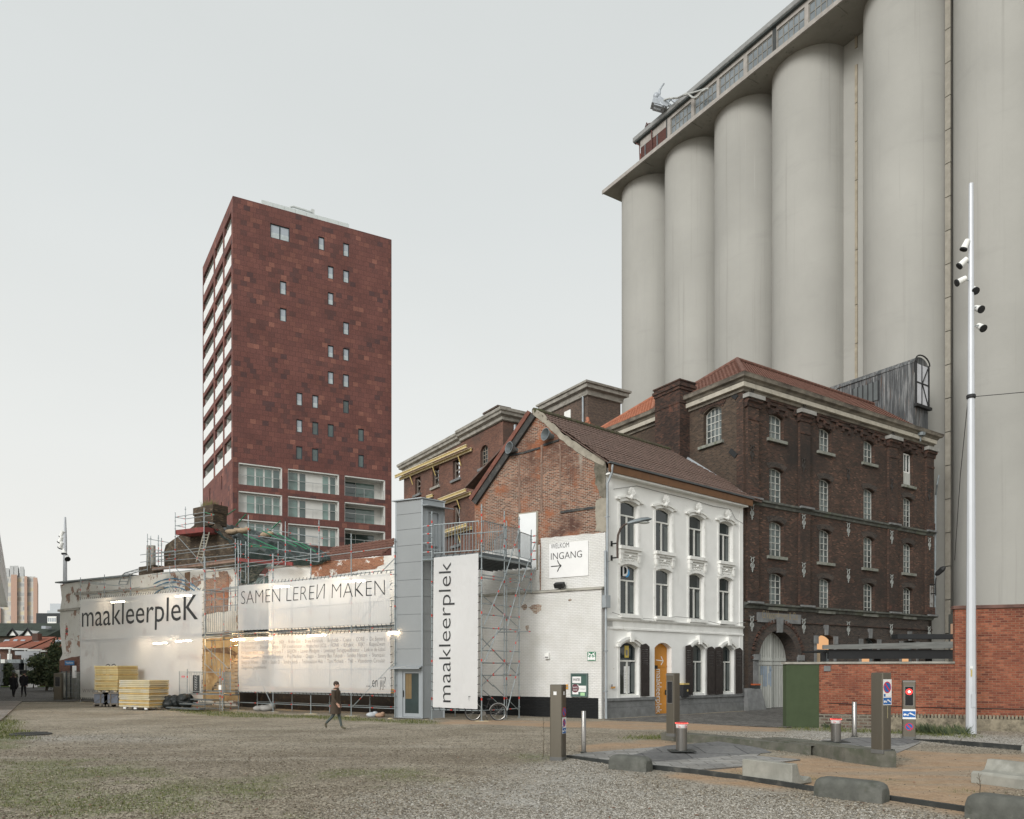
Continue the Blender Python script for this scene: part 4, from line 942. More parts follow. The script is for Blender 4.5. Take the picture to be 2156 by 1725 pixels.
 build('roof_scar', mb, mat('tar scar', (.04,.042,.043), .8, lay=[(3,.5,.7,(.14,.125,.10))]), t)
 mb = MB()
 for (x0, y0, x1, y1, w) in ((1182,860,1185,1340,16),(1375,770,1372,1340,14),(1530,760,1535,1320,12)): GP_.prism(mb, rough_outline(uzs(GP_, Z7, (x0-w/2,y0),(x0+w/2,y0),(x1+w/2,y1),(x1-w/2,y1)), 8, .022, x0), .001, .02)
 build('wall_scar', mb, mat('mortar scar', (.22,.15,.115), .9, lay=[(3,.5,.7,(.13,.07,.05)),(2,.6,.75,(.32,.28,.23))]), t)
 # verge on the left slope
 mb = MB(); a, b = gz_(*Z7(1297,505)), gz_(*Z7(795,1250)); dv = Vector((b[0]-a[0], b[1]-a[1])).normalized(); nv = Vector((-dv.y, dv.x)); nv = nv if nv.y > 0 else -nv
 def off(p, k): return (p[0]+nv.x*k, p[1]+nv.y*k)
 GP_.prism(mb, [off(a,.22), off(b,.22), off(b,.02), off(a,.02)], -.1, .22, 0); GP_.prism(mb, [off(a,.02), off(b,.02), off(b,-.28), off(a,-.28)], .002, .15, 1)
 build('verge_board', mb, [mat('red verge tile', (.17,.065,.045), .8, var=.25, lay=[(3,.5,.7,(.10,.05,.04))]), mat('black verge board', (.035,.035,.033), .7, lay=[(3,.55,.7,(.11,.10,.09))])], t)
 # vent cowls
 for x, y in ((1440,702),(1132,815)):
  p = GP_.P(*Z7(x+22, y-4)); mb = MB(); ax = (GP_.n - GP_.u*.35 + Vector((0,0,.1))).normalized()
  mb.lathe([(.12,-.1),(.13,.12),(.28,.42),(.30,.44),(.27,.44),(.11,.1)], p, 16, 0, ax); build('vent_cowl', mb, ZINC, t, smooth=40)
 # white flush door in the gable
 a, b = gz_(*Z7(1188,1400))[0], gz_(*Z7(1332,1400))[0]; z1, z0 = gz_(*Z7(1260,1352))[1], zl+1.15
 mb = MB(); GP_.box(mb, a, b, z0, z1, .002, .07); d_ = build('door', mb, mat('white flush door', (.72,.74,.74), .5, var=.03), t)
 mb = MB(); GP_.wall(mb, [(a-.08,z0),(b+.08,z0),(b+.08,z1+.07),(a-.08,z1+.07)], [[(a,z0+.01),(b,z0+.01),(b,z1),(a,z1)]], .03, .028); build('door_surround', mb, CEM, t)
 # white lower wall, proud, with a coping and black plinth
 q = GP_
 uL = q.uz(*Z3(300,900))[0]; uR = q.L-.02
 mb = MB(); q.box(mb, uL, uR, -.1, zl, .002, .28); build('painted_lower_wall', mb, BR_WHITE, t)
 mb = MB(); uc = gz_(*Z3(1545,740))[0]; extr(mb, q, [(.002,zl+.01),(.36,zl+.01),(.36,zl+.07),(.002,zl+.17)], uL, uR+.04); build('coping', mb, mat('dirty coping', (.36,.345,.30), .9, var=.25, lay=[(1.5,.5,.75,(.12,.115,.09))]), t)
 zk = (gz_(*Z3(700,1458))[1]+gz_(*Z3(1485,1470))[1])/2; ub = q.uz(*Z3(1485,1500), .28)[0]
 mb = MB(); q.box(mb, uL, ub, -.1, zk, .282, .30); build('black_plinth', mb, BR_BLACK, t)
 mb = MB()
 for cx_, cy_, w_, h_, sd in ((1075,872,44,34,1),(1000,862,22,22,2),(1020,1000,12,20,3),(1310,812,10,8,4)):
  o = rough_outline(uzs(q, Z3, (cx_-w_,cy_-h_*.3),(cx_-w_*.2,cy_-h_),(cx_+w_,cy_-h_*.9),(cx_+w_*.95,cy_+h_*.2),(cx_,cy_+h_)), 5, .03, sd); q.prism(mb, o, .282, .290)
 build('bare_brick_patch', mb, BR_CHIP, t)
 # roof
 U = HF.u; dep = 3.49+.4; ez = HF.uz(1285, 978)[1] - .05; rz = 14.44; rise = rz-ez; V = (-HF.n*dep + Vector((0,0,rise))).normalized(); sl = math.hypot(dep, rise)
 O_ = HF.pt(0, ez, .4)
 mb = MB(); tiles(mb, O_, U, V, [(-.16,0),(L+1.35,0),(9.0,sl),(-1.12,sl)], .215, .30, .022, .03); rf = build('roof', mb, TILE_D, t)
 mb = MB(); pr = [O_+U*-.1+V*.0-Vector((0,0,.1)), O_+U*(L+1.2)-Vector((0,0,.1)), O_+U*8.9+V*sl-Vector((0,0,.1)), O_-U*1.05+V*sl-Vector((0,0,.1))]; mb.prism(pr, (0,0,.06))
 Vb = (-HF.n*dep - Vector((0,0,rise))).normalized(); O2 = O_+V*sl; mb.prism([O2-U*1.05, O2+U*8.9, O2+U*7.4+Vb*sl, O2-U*2.3+Vb*sl], (0,0,-.08)); build('roof_underlay', mb, TILE_D, t)
 mb = MB(); n = 26
 for i in range(n): p = O2 - U*1.15 + U*(i*10.1/n); mb.path([p+Vector((0,0,.02)), p+U*.42+Vector((0,0,.035))], [.14,.15], 8)
 mb2 = mb; build('ridge', mb2, mat('mossy ridge tile', (.07,.06,.04), .9, var=.4, vs=6, lay=[(4,.5,.65,(.06,.075,.025))]), t)
 mb = MB(); HF.box(mb, -.12, L+.35, ez-.42, ez-.06, .34, .40); build('fascia', mb, WOODO, t)
 mb = MB(); extr(mb, HF, [(.30,ez-.06),(.46,ez-.06),(.47,ez+.02),(.44,ez+.02),(.43,ez-.02),(.32,ez-.02)], -.16, L+.38); build('gutter', mb, mat('dark zinc gutter', (.11,.12,.125), .5, .3), t)
 mb = MB(); HF.box(mb, 0, L, ez-.5, ez-.425, .002, .34); build('eaves_soffit', mb, STUCT, t)
 # downpipe on the corner
 mb = MB(); zq = HF.uz(1280,1280)[1]
 mb.path([HF.pt(.06,ez-.1,.42), HF.pt(.06,ez-.5,.36), HF.pt(.03,ez-.9,.14), HF.pt(.03,5.6,.13), HF.pt(-.06,5.2,.13), HF.pt(-.06,.0,.15)], .055, 8); HF.box(mb, -.22, .08, 4.95, 5.5, .03, .28)
 mb.path([HF.pt(-.12,7.5,.16), HF.pt(-.12,5.5,.16)], .05, 8)
 for z in (1.2,3.0,7,9): HF.box(mb, -.03 if z > 5 else -.13, .10 if z > 5 else .01, z, z+.05, .05, .2)
 build('downpipe', mb, ZINCL, t, smooth=50)
 # small box on wall + cable
 mb = MB(); pts = [HF.uz(*Z4(*p)) for p in ((185,205),(330,185),(470,222),(640,262),(800,310),(910,330),(940,390),(990,420))]; mb.path([HF.pt(u,z,.04) for u, z in pts], .012, 4)
 pts = [HF.uz(*Z4(*p)) for p in ((163,968),(260,1000),(420,1010),(560,995),(700,1008),(850,1045),(990,1030))]; mb.path([HF.pt(u,z,.17) for u, z in pts], .012, 4); build('cable', mb, INKG, t)
 mb = MB(); u, z = HF.uz(*Z4(158,1335));
 return t, zl, zpl
HOUSE, ZLEDGE, ZPL = house()
# ================================================================ brick warehouse
WC = Vector((12.5, 41.6, 0)); WR = Vector((28.4, 52.07, 0)); WFAR = Vector((5.98, 51.85, 0))
WF, WS = PL(WC, WR), PL(WFAR, WC)
ZC = 18.06
def warehouse():
 t = thing('brick_warehouse', 'dark brown brick warehouse with four storeys of barred windows and arched gate', 'warehouse', tuple(WC))
 L = WF.L
 rows = [[(205,275,418,572),(498,560,500,645),(762,818,573,708)], [(203,272,735,945),(498,557,802,1000),(760,815,860,1048),(997,1044,915,1092)],
   [(202,272,1055,1265),(496,556,1103,1305),(760,813,1145,1333),(995,1043,1188,1360)], [(201,271,1362,1565),(496,555,1393,1588),(758,811,1422,1610),(995,1042,1452,1622)]]
 cu = []
 for c in range(4):
  a = np.mean([WF.uz(*ZA(r[c][0], r[c][2]))[0] for r in rows if len(r) > c]); b = np.mean([WF.uz(*ZA(r[c][1], r[c][2]))[0] for r in rows if len(r) > c]); cu.append((a, b + (b-a)*.22))
 holes = []; info = []
 for ri, r in enumerate(rows):
  z1 = np.mean([WF.uz(*ZA(w[0], w[2]))[1] for w in r]); z0 = np.mean([WF.uz(*ZA(w[0], w[3]))[1] for w in r])
  for c in range(4):
   zz0 = z0; zz1 = z1
   if ri == 0 and c == 3: zz1 = WF.uz(*ZA(1002,640))[1]; zz0 = WF.uz(*ZA(1002,845))[1]
   o = (cu[c][0], cu[c][1], float(zz0), float(zz1), .16); holes.append(arch(*o)); info.append((ri, c, o))
 # ground floor
 g0, _ = WF.uz(*Z5(172, 400)); g1, _ = WF.uz(*Z5(462, 400)); zsp = WF.uz(*Z5(185,385))[1]
 w = (g1-g0)/2; ztop = zsp + w*.98
 gate = arch(g0, g1, -.08, ztop, w*.97, 18)
 gw = []
 for x0, x1, yt in ((606,735,180),(940,1060,205),(1240,1350,222)):
  a, z1 = WF.uz(*Z5(x0, yt)); b, _ = WF.uz(*Z5(x1, yt+20)); z1 = WF.uz(*Z5(x0, yt+12))[1]; gw.append((a, b, .9, z1, .28))
 zs1 = WF.uz(*ZA(60,1560))[1]
 mb = MB(); WF.wall(mb, [(0,zs1),(L,zs1),(L,ZC-.4),(0,ZC-.4)], holes, 0, .45); build('front_wall', mb, BR_WARE, t)
 mb = MB(); WF.wall(mb, [(0,-.15),(L,-.15),(L,zs1-.002),(0,zs1-.002)], [gate]+[arch(*o) for o in gw], .0, .9); build('ground_floor_wall', mb, BR_WAREB, t)
 for ri, c, o in info:
  oo = arch(o[0]+.0, o[1]-.01, o[2], o[3], o[4])
  if ri == 0 and c == 3:
   zm = o[2]+(o[3]-o[2])*.40; win(t, WF, [(o[0],zm),(o[1],zm),(o[1],o[3]-.1),(o[0],o[3]-.1)], -.22, WHITEM, GLASSG, .08, 3, 1, .05)
   mb = MB(); WF.box(mb, o[0], o[1], o[2], zm, -.26, -.2); build('hatch', mb, DOORW, t)
  else: win(t, WF, oo, -.22, FRAMEG, GLASSG, .05, 3, 3 if ri == 0 else 5, .038)
  mb = MB(); WF.box(mb, o[0]-.22, o[1]+.2, o[2]-.17, o[2]-.005, -.18, .14); build('sill', mb, mat('mossy sill stone', (.21,.215,.19), .85, var=.25, lay=[(3,.5,.7,(.12,.135,.09))]) if ri+c == 0 else bpy.data.materials['mossy sill stone'], t)
  mb = MB(); n = 13
  b_ = arc_band(o[0]-.05, o[1]+.05, o[3]-.16+.02, .16, .30, n)
  for i in range(n):
   q = [b_[i], b_[i+1], b_[-i-2], b_[-i-1]]; cx = sum(p[0] for p in q)/4; cz = sum(p[1] for p in q)/4
   WF.prism(mb, [(cx+(p[0]-cx)*.84, cz+(p[1]-cz)*.96) for p in q], .002, .028)
  build('window_arch', mb, BR_WAREB if ri > 0 else BR_CHIM, t)
 # glow of the boarded ground floor windows and stone surrounds
 BOARD = mat('pale board', (.46,.35,.23), .8, var=.1); LIT = emit('lit amber board', (.95,.53,.26), .85)
 for i, (a, b, z0, z1, rs) in enumerate(gw):
  mb = MB(); WF.prism(mb, arch(a+.02, b-.02, z0, z1, rs), -.36, -.3)
  f = build('window', mb, ZINC, t)
  zm = z1-.95
  mb = MB(); WF.prism(mb, inset(arch(a+.02, b-.02, zm, z1, rs), .06), -.30, -.285); build('pane', mb, LIT if i == 0 else GLASSG, f)
  mb = MB(); WF.box(mb, a+.10, b-.4, z0, zm-.1, -.30, -.285); build('pane', mb, BOARD if i == 0 else LIT, f)
  mb = MB();
  for u0_, u1_ in ((a-.22, a-.002), (b+.002, b+.22)):
   WF.box(mb, u0_, u1_, z0-.1, z1-rs, .002, .05); WF.box(mb, u0_-.1, u1_+.1, z1-rs-.30, z1-rs+.18, .052, .10); WF.box(mb, u0_-.08, u1_+.08, z0+.9, z0+1.1, .052, .09)
  c = (a+b)/2; WF.prism(mb, [(c-.12,z1-.05),(c+.12,z1-.05),(c+.17,z1+.55),(c-.17,z1+.55)], .002, .14)
  build('stone_surround', mb, BLUESTONE, t)
  mb = MB(); b_ = arc_band(a-.02, b+.02, z1-rs, rs, .34, 12); WF.prism(mb, b_, .002, .055); build('brick_arch', mb, BR_WAREB, t)
 # gate: arch ring with dentils, keystone, jamb stones, two leaves
 mb = MB(); n = 30; b_ = arc_band(g0, g1, zsp, w*.97, .42, 30); WF.prism(mb, b_, .002, .06); build('gate_arch', mb, BR_WAREB, t)
 mb = MB(); cu_ = (g0+g1)/2
 for i in range(28):
  an = math.pi*(i+.5)/28; p = Vector((cu_ + (w+.50)*math.cos(an), zsp + (w+.50)*math.sin(an))); r_ = Vector((math.cos(an), math.sin(an)))*.10; q_ = Vector((-r_.y, r_.x))*.8
  WF.prism(mb, [tuple(p-r_-q_), tuple(p+r_-q_), tuple(p+r_+q_), tuple(p-r_+q_)], .002, .11)
 build('arch_dentils', mb, BR_CHIM, t)
 mb = MB(); WF.prism(mb, [(cu_-.17,ztop-.12),(cu_+.17,ztop-.12),(cu_+.25,ztop+.72),(cu_-.25,ztop+.72)], .002, .2); build('keystone', mb, BLUESTONE, t)
 mb = MB(); WF.box(mb, g0-.42, g0-.01, 1.2, zsp-.02, .002, .05); WF.box(mb, g0-.5, g0+.02, zsp-.02, zsp+.3, .002, .16); WF.box(mb, g1-.02, g1+.5, zsp-.02, zsp+.3, .002, .16); WF.box(mb, g1+.01, g1+.42, -.1, zsp-.02, .002, .05); build('jamb_stone', mb, BLUESTONE, t)
 mb = MB(); mb.hexa([WF.pt(-.15,-.1,.5), WF.pt(1.35,-.1,.5), WF.pt(1.35,-.1,.002), WF.pt(-.15,-.1,.002), WF.pt(-.15,1.15,.35), WF.pt(1.05,1.15,.35), WF.pt(1.05,1.2,.002), WF.pt(-.15,1.2,.002)]); build('guard_stone', mb, BLUESTONE, t)
 mid = g0 + (g1-g0)*.47
 for k, (a, b, d) in enumerate(((g0+.02, mid-.01, -.35), (mid+.01, g1-.02, -.75))):
  o = arch(g0, g1, .03, ztop, w*.97, 30); sel = [(min(max(u, a), b), z) for u, z in o]
  keep = []
  for p in sel:
   if not keep or (abs(keep[-1][0]-p[0])+abs(keep[-1][1]-p[1])) > 1e-4: keep.append(p)
  xs_ = [(u, z) for u, z in o if a <= u <= b and z > zsp]
  fz = lambda u: zsp + math.sqrt(max(0, 1-((u-cu_)/w)**2))*w*.97
  outl = [(a,.03),(b,.03)] + [(b + (a-b)*i/14, max(fz(b+(a-b)*i/14), zsp*.4)) for i in range(15)]
  mb = MB(); WF.prism(mb, outl, d-.07, d); lf = build('gate_leaf', mb, DOORW, t)
  mb = MB(); nb = 8
  for i in range(1, nb): u = a+(b-a)*i/nb; WF.box(mb, u-.012, u+.012, .05, min(fz(u), 99)-.05, d, d+.012, 1)
  WF.box(mb, a+.03, b-.03, zsp-.05, zsp+.12, d, d+.05, 0); WF.box(mb, a+.03, b-.03, zsp-.28, zsp-.12, d, d+.04, 0)
  build('planking', mb, [DOORW, mat('plank groove', (.28,.28,.255), .9) if k == 0 else bpy.data.materials['plank groove']], lf)
  if k == 0:
   mb = MB(); t5 = lambda x, y: WF.uz(*Z5(x, y), d)
   (ax, az), (bx, bz) = t5(200,585), t5(238,432)
   WF.box(mb, ax+.1, bx, az, bz, d, d+.006); WF.box(mb, t5(177,440)[0]+.12, ax+.15, bz-.5, bz, d, d+.005)
   c0, c1 = t5(253,585)[0], b-.02
   WF.box(mb, c0, c1, bz-.28, bz, d, d+.006); WF.box(mb, c0, c0+.30, az+.95, bz-.25, d, d+.005); WF.box(mb, c0, c1, az+.72, az+.97, d, d+.006); WF.box(mb, c1-.28, c1, az+.1, az+.75, d, d+.0055); WF.box(mb, c0+.1, c1, az, az+.24, d, d+.006)
   build('house_number', mb, mat('faded blue paint', (.27,.33,.40), .8), lf)
   mb = MB(); p0, p1 = t5(174,545), t5(196,493); u0_, u1_ = a+.02, a+.38; WF.wall(mb, [(u0_,p0[1]),(u1_,p0[1]),(u1_,p1[1]),(u0_,p1[1])], [[(u0_+.05,p0[1]+.05),(u1_-.05,p0[1]+.05),(u1_-.05,p1[1]-.05),(u0_+.05,p1[1]-.05)]], d+.02, .018)
   build('poster_frame', mb, mat('orange red frame', (.55,.11,.03), .5), lf)
 mb = MB(); WF.box(mb, g0-.3, g1+.3, -.05, ztop+.3, -2.2, -1.9); build('gateway_back', mb, DARKROOM, t)
 # name stone
 a, z1 = WF.uz(*Z5(160,30)); b, _ = WF.uz(*Z5(482,60)); z0 = WF.uz(*Z5(160,103))[1]
 mb = MB(); WF.box(mb, a, b, z0, z1, .002, .10); ns = build('name_stone', mb, BLUESTONE, t)
 mb = MB(); text_mb(mb, WF, 'G.Vanorshoven & Cie', a+.35, b-.3, z0+.22, .45, .10); build('lettering', mb, mat('worn gilt', (.26,.21,.13), .8), ns)
 # string courses
 def course(z, name='string_course', k=1):
  mb = MB(); extr(mb, WF, [(.002,z-.28),(.07,z-.26),(.10,z-.12),(.24*k,z-.08),(.26*k,z+.02),(.002,z+.06)], .003, L, 0, 0, 1); build(name, mb, mat('sooty string course', (.10,.105,.095), .85, var=.3, lay=[(2,.5,.7,(.20,.21,.18)),(1,.55,.7,(.09,.105,.065))]) if 'sooty string course' not in bpy.data.materials else bpy.data.materials['sooty string course'], t)
 course(zs1+.15, k=1.2); z2 = WF.uz(*ZA(60,925))[1]; course(z2, k=.9)
 zq = WF.uz(*Z5(430,110))[1]; mb = MB(); WF.box(mb, .003, L, zs1-.75-.06, zs1-.75, .002, .07); build('brick_band', mb, BR_CHIM, t)
 # pilasters with capitals
 px = [(62,128),(372,432),(898,948),(1122,1168)]
 pu = []
 for i, (x0, x1) in enumerate(px):
  a = WF.uz(*ZA(x0, 800+(x0-60)*.21))[0]; b = WF.uz(*ZA(x1, 800+(x1-60)*.21))[0]; a = max(a, .003); b = min(b, L); pu.append((a, b))
  zcap = WF.uz(*ZA(100,350))[1]
  mb = MB(); WF.box(mb, a, b, zs1+.25, z2-.3, .002, .16); WF.box(mb, a, b, z2+.08, zcap-.25, .002, .16); build('pilaster', mb, BR_WARE, t)
  mb = MB(); WF.box(mb, a-.08, b+.08, zs1+.22, zs1+.75, .162, .20); WF.box(mb, a-.08, b+.08, z2+.07, z2+.6, .162, .20); WF.box(mb, a-.02, b+.02, zcap-1.1, zcap-.95, .162, .19); build('pilaster_base', mb, BR_CHIM, t)
  mb = MB(); extr(mb, WF, [(.002,zcap-.45),(.2,zcap-.4),(.24,zcap-.2),(.34,zcap-.12),(.34,zcap+.0),(.002,zcap+.02)], a-.12, b+.12); build('capital', mb, BR_CHIM, t)
  mb = MB(); WF.box(mb, a-.22, b+.22, zcap+.02, zcap+.24, .002, .42); build('capital_stone', mb, mat('capital stone', (.30,.295,.275), .85, var=.2) if i == 0 else bpy.data.materials['capital stone'], t)
  mb = MB(); WF.box(mb, a-.14, b+.14, z2-.04, z2+.07, .2, .36); WF.box(mb, a-.14, b+.14, zs1+.12, zs1+.23, .25, .4); build('base_stone', mb, BLUESTONE, t)
 # stepped corbel table
 mb = MB(); zz = zcap+.15
 for i in range(3):
  a, b = pu[i][1]+.25, pu[i+1][0]-.25; n = int((b-a)/.62); st = (b-a)/n
  for k in range(n):
   u = a+k*st; s_ = k % 3
   WF.box(mb, u, u+st*.98, zz-.12*s_, zz+.12-.12*s_, .002, .11); WF.box(mb, u+st*.72, u+st, zz-.30-.1*s_, zz-.12*s_, .002, .10)
  WF.box(mb, a, b, zz+.13, zz+.36, .002, .05)
 build('corbel_table', mb, BR_CHIM, t)
 # wall anchors: white lyre shaped below, dark above
 mesh = {}
 def anchor(k, m_, u, z, dd=0):
  if k not in mesh:
   mb = MB(); X, Zv, n_ = WF.u, Vector((0,0,1)), WF.n
   def pp(a, b): return X*a + Zv*b + n_*.05
   for s_ in (-1, 1):
    mb.path([pp(s_*.24,.52), pp(s_*.12,.50), pp(s_*.10,.38), pp(s_*.16,.26), pp(s_*.10,.10), pp(0,.06)], .036, 5)
    mb.path([pp(s_*.05,.02), pp(s_*.17,-.08), pp(s_*.18,-.26), pp(s_*.06,-.42), pp(0,-.48)], .036, 5)
    mb.path([pp(s_*.02,-.02), pp(s_*.06,-.2), pp(0,-.40)], .026, 5)
    mb.path([pp(0,-.5), pp(s_*.1,-.55), pp(s_*.13,-.50)], .026, 5)
   mb.path([pp(-.16,.5), pp(0,.42), pp(.16,.5)], .036, 5); mb.path([pp(0,-.42), pp(0,-.72)], .04, 5)
   mesh[k] = build('wall_anchor', mb, m_, t, local=True); o = mesh[k]
  else:
   o = mesh[k].copy(); COL.objects.link(o); o.parent = t
  o.location = WF.pt(u, z, dd) - t.location; o.scale = (.72, .72, .66)
 AW = mat('white painted iron anchor', (.29,.305,.29), .7, var=.15); AD = mat('dark iron anchor', (.045,.04,.036), .8)
 for kk, m_, ls in ((0, AW, ((98,1000),(404,1057),(668,1105),(925,1150),(1148,1190),(100,1310),(404,1343),(668,1378),(925,1410),(97,1660),(404,1675),(668,1690),(922,1703),(1146,1715))), (1, AD, ((100,300),(407,388),(933,540),(98,650),(403,722),(668,785),(925,842),(1147,900)))):
  for x, y in ls:
   u, z = WF.uz(*ZA(x, y)); inpil = any(a < u < b for a, b in pu); u2, z2_ = WF.uz(*ZA(x, y), .16 if inpil else 0)
   anchor(kk, m_, u2, z2_, .16 if inpil else 0)
 # cornice on the two street sides, mitred at the corner
 prof = [(.002,ZC-.85),(.10,ZC-.82),(.12,ZC-.68),(.16,ZC-.67),(.16,ZC-.44),(.28,ZC-.36),(.34,ZC-.26),(.50,ZC-.2),(.55,ZC-.05),(.58,ZC),(-.3,ZC+.05),(-.3,ZC-.85)]
 mb = MB(); extr(mb, WF, prof, 0, L, 0, 1, 1); extr(mb, WS, prof, 0, WS.L-.0, 0, 0, 1); build('cornice', mb, CORN, t)
 mb = MB(); b_ = [(.162,ZC-.66),(.30,ZC-.65),(.32,ZC-.42),(.162,ZC-.42)]; extr(mb, WF, b_, 0, L+.1, 0, 1, 0); extr(mb, WS, b_, 0, WS.L, 0, 0, 1); build('cornice_frieze', mb, mat('cream frieze', (.44,.41,.345), .8, var=.15, lay=[(2,.55,.75,(.25,.23,.19))]), t)
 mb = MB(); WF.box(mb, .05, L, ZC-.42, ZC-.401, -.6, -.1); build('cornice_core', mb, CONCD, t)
 # side wall with one barred window
 a, z1 = WS.uz(*Z8(1172,800)); b, _ = WS.uz(*Z8(1345,760)); z1 = WS.uz(*Z8(1260,755))[1]; z0 = WS.uz(*Z8(1180,1135))[1]
 o = (a, b, z0, z1, .25)
 mb = MB(); WS.wall(mb, [(0,-.1),(WS.L-.002,-.1),(WS.L-.002,ZC-.4),(0,ZC-.4)], [arch(*o)], 0, .4); build('side_wall', mb, BR_SIDE, t)
 win(t, WS, arch(a+.02, b-.02, z0, z1, .25), -.22, FRAMEG, GLASSG, .06, 4, 5, .045)
 mb = MB(); WS.box(mb, a-.3, b+.2, z0-.16, z0-.005, -.15, .16); build('sill', mb, bpy.data.materials['mossy sill stone'], t)
 mb = MB(); n = 15; b_ = arc_band(a-.1, b+.1, z1-.2, .25, .32, n)
 for i in range(n):
  q = [b_[i], b_[i+1], b_[-i-2], b_[-i-1]]; cx = sum(p[0] for p in q)/4; cz = sum(p[1] for p in q)/4; WS.prism(mb, [(cx+(p[0]-cx)*.8, cz+(p[1]-cz)*.97) for p in q], .002, .035)
 build('window_arch', mb, BR_CHIM, t)
 mb = MB()
 for x, y in ((1468,640),(1462,1205)):
  u, z = WS.uz(*Z8(x,y)); WS.prism(mb, [(u-.32,z+.12),(u-.12,z+.3),(u+.32,z-.12),(u+.12,z-.3)], .002, .05)
 build('anchor_plate', mb, BLACK, t)
 # chimney breast on the side wall
 u0 = WS.uz(*Z8(700,620), .8)[0]; u1 = WS.uz(*Z8(940,560), .8)[0]; zt = WS.uz(*Z8(945,480), .8)[1]
 mb = MB(); WS.box(mb, u0, u1, 8, zt-.55, -.35, .8); ch = build('chimney', mb, BR_CHIM, t)
 mb = MB()
 for i, (k, q0, q1) in enumerate(((.06,.55,.38),(.12,.38,.22),(.05,.22,.08),(.10,.08,0))): WS.box(mb, u0-k, u1+k, zt-q0, zt-q1-.002, -.35-k, .8+k)
 WS.box(mb, u0-.03, u1+.03, zt-1.35, zt-1.2, -.3, .83); build('chimney_cap', mb, BR_CHIM, ch)
 # roofs: two hipped blocks
 ns, nf = -WS.n, -WF.n
 def hip(s0, s1, name, m_):
  D = (s1-s0)/2
  us = WS.u
  A = WC - us*s0; B = WC - us*s1; zz = ZC - .02; ap = (A+B)/2 + ns*D; rise = 2.75*D/3.4
  Az, Bz, Pz = A+WS.n*.3+Vector((0,0,zz)), B+WS.n*.3+Vector((0,0,zz)), ap+Vector((0,0,zz+rise))
  sl = math.hypot(D+.3, rise); V = ((ap - (A+B)/2 + WS.n*-.3) * 1 + Vector((0,0,rise))).normalized()
  mb = MB(); tiles(mb, Bz, us, V, [(-.3,0),(2*D+.3,0),(D,sl)], .26, .34, .03, .04)
  # front slope
  Vf = (nf*(D+.3) + Vector((0,0,rise))).normalized(); uf = WF.u
  Ao = A + WF.n*.3 + Vector((0,0,zz)); tiles(mb, Ao, uf, Vf, [(-.3,0),(L,0),(L,sl),(D,sl)], .26, .34, .03, .04)
  r = build(name, mb, m_, t)
  mb = MB(); Vb = (-nf*D - Vector((0,0,rise)))
  mb.prism([Pz, Pz+uf*(L-D), Pz+uf*(L-D)-WF.n*D*1-Vector((0,0,rise)), Bz], (0,0,-.1)); build('roof_rear', mb, m_, t)
  mb = MB()
  for a_, b_ in ((Az+WF.n*.3, Pz), (Bz, Pz), (Pz, Pz+uf*(L-D))):
   n = int((b_-a_).length/.36)
   for i in range(n): mb.path([a_.lerp(b_, i/n)+Vector((0,0,.05)), a_.lerp(b_, (i+1.15)/n)+Vector((0,0,.08))], [.15,.12], 8)
  build('ridge_tiles', mb, m_, t, smooth=60)
 hip(-.0, 6.9, 'roof', TILE_R); hip(7.1, 13.4, 'roof', TILE_O)
 # lead flashing where the house roof meets the wall
 mb = MB(); p = [WS.P(*Z8(*q_)) for q_ in ((800,1165),(930,1240),(1030,1300))]; p2 = [WS.P(*Z8(*q_)) for q_ in ((985,1240),(1200,1375),(1400,1500),(1560,1610))]
 for P in (p, p2): mb.path([q_ + WS.n*.15 + Vector((0,0,.02)) for q_ in P], .13, 4)
 build('flashing', mb, ZINCL, t)
 # right end wall, rear
 mb = MB(); e1 = WR + (WFAR-WC); pr_ = PL(WR, e1)
 mb.hexa([WR, e1, e1+WF.u*-.4, WR+WF.u*-.4] + [p_+Vector((0,0,ZC-.4)) for p_ in (WR, e1, e1+WF.u*-.4, WR+WF.u*-.4)]); mb.hexa([WFAR, e1, e1-nf*.4, WFAR-nf*.4] + [p_+Vector((0,0,ZC-.4)) for p_ in (WFAR, e1, e1-nf*.4, WFAR-nf*.4)]); build('rear_wall', mb, BR_SIDE, t)
 mb = MB(); q_ = WR + Vector((0,0,6)); mb.path([WF.pt(L-.25,15.2,.62), WF.pt(L-.25,14.6,.5), WF.pt(L+.15,14.0,.2), WF.pt(L+.15,6,.15)], .06, 7); build('downpipe', mb, ZINC, t)
 mb = MB(); u, z = WF.uz(*ZA(1145,1540)); WF.box(mb, L-.55, L-.15, z-.8, z+1.1, .17, .19); build('plaster_patch', mb, mat('flaking plaster', (.30,.30,.29), .9, lay=[(3,.5,.65,(.10,.075,.06))]), t)
 mb = MB(); u, z = WF.uz(*ZA(1070,568)); p_ = WF.pt(u, z, .3); mb.lathe([(.05,-.3),(.06,0),(.3,.05),(.32,.25),(.05,.32)], p_, 12); build('cowl_lamp', mb, ZINC, t)
 # corrugated hoist housing on the roof
 Yh = 51.7; P0 = at(1925, 763, Yh); ch_ = P0.x + .636*P0.y;
 q = lambda px: (lambda Y: Vector(((px-CX)/F*Y, Y, 0)))((ch_*F)/((px-CX) + .636*F))
 A = q(1744); B = Vector((P0.x, P0.y, 0)); hp = PL(A, B); zt = P0.z
 z_b = at(1925, 905, 51.7).z - .4
 mb = MB(); n = int(hp.L/.045); vs = []; fs = []
 for i in range(n+1):
  d = .012*math.sin(i*math.pi/1.5); u = hp.L*i/n; vs += [hp.pt(u, z_b-1, d), hp.pt(u, zt, d)]
 fs = [(2*i, 2*i+2, 2*i+3, 2*i+1) for i in range(n)]; mb.add(vs, fs)
 wd = 1.7; pf = PL(B, B + WF.u*wd)
 for i in range(18):
  a_ = wd*i/18; pf.box(mb, a_+.005, a_+wd/18-.005, z_b-1, zt-2.9, -.05, .01*(i % 2))
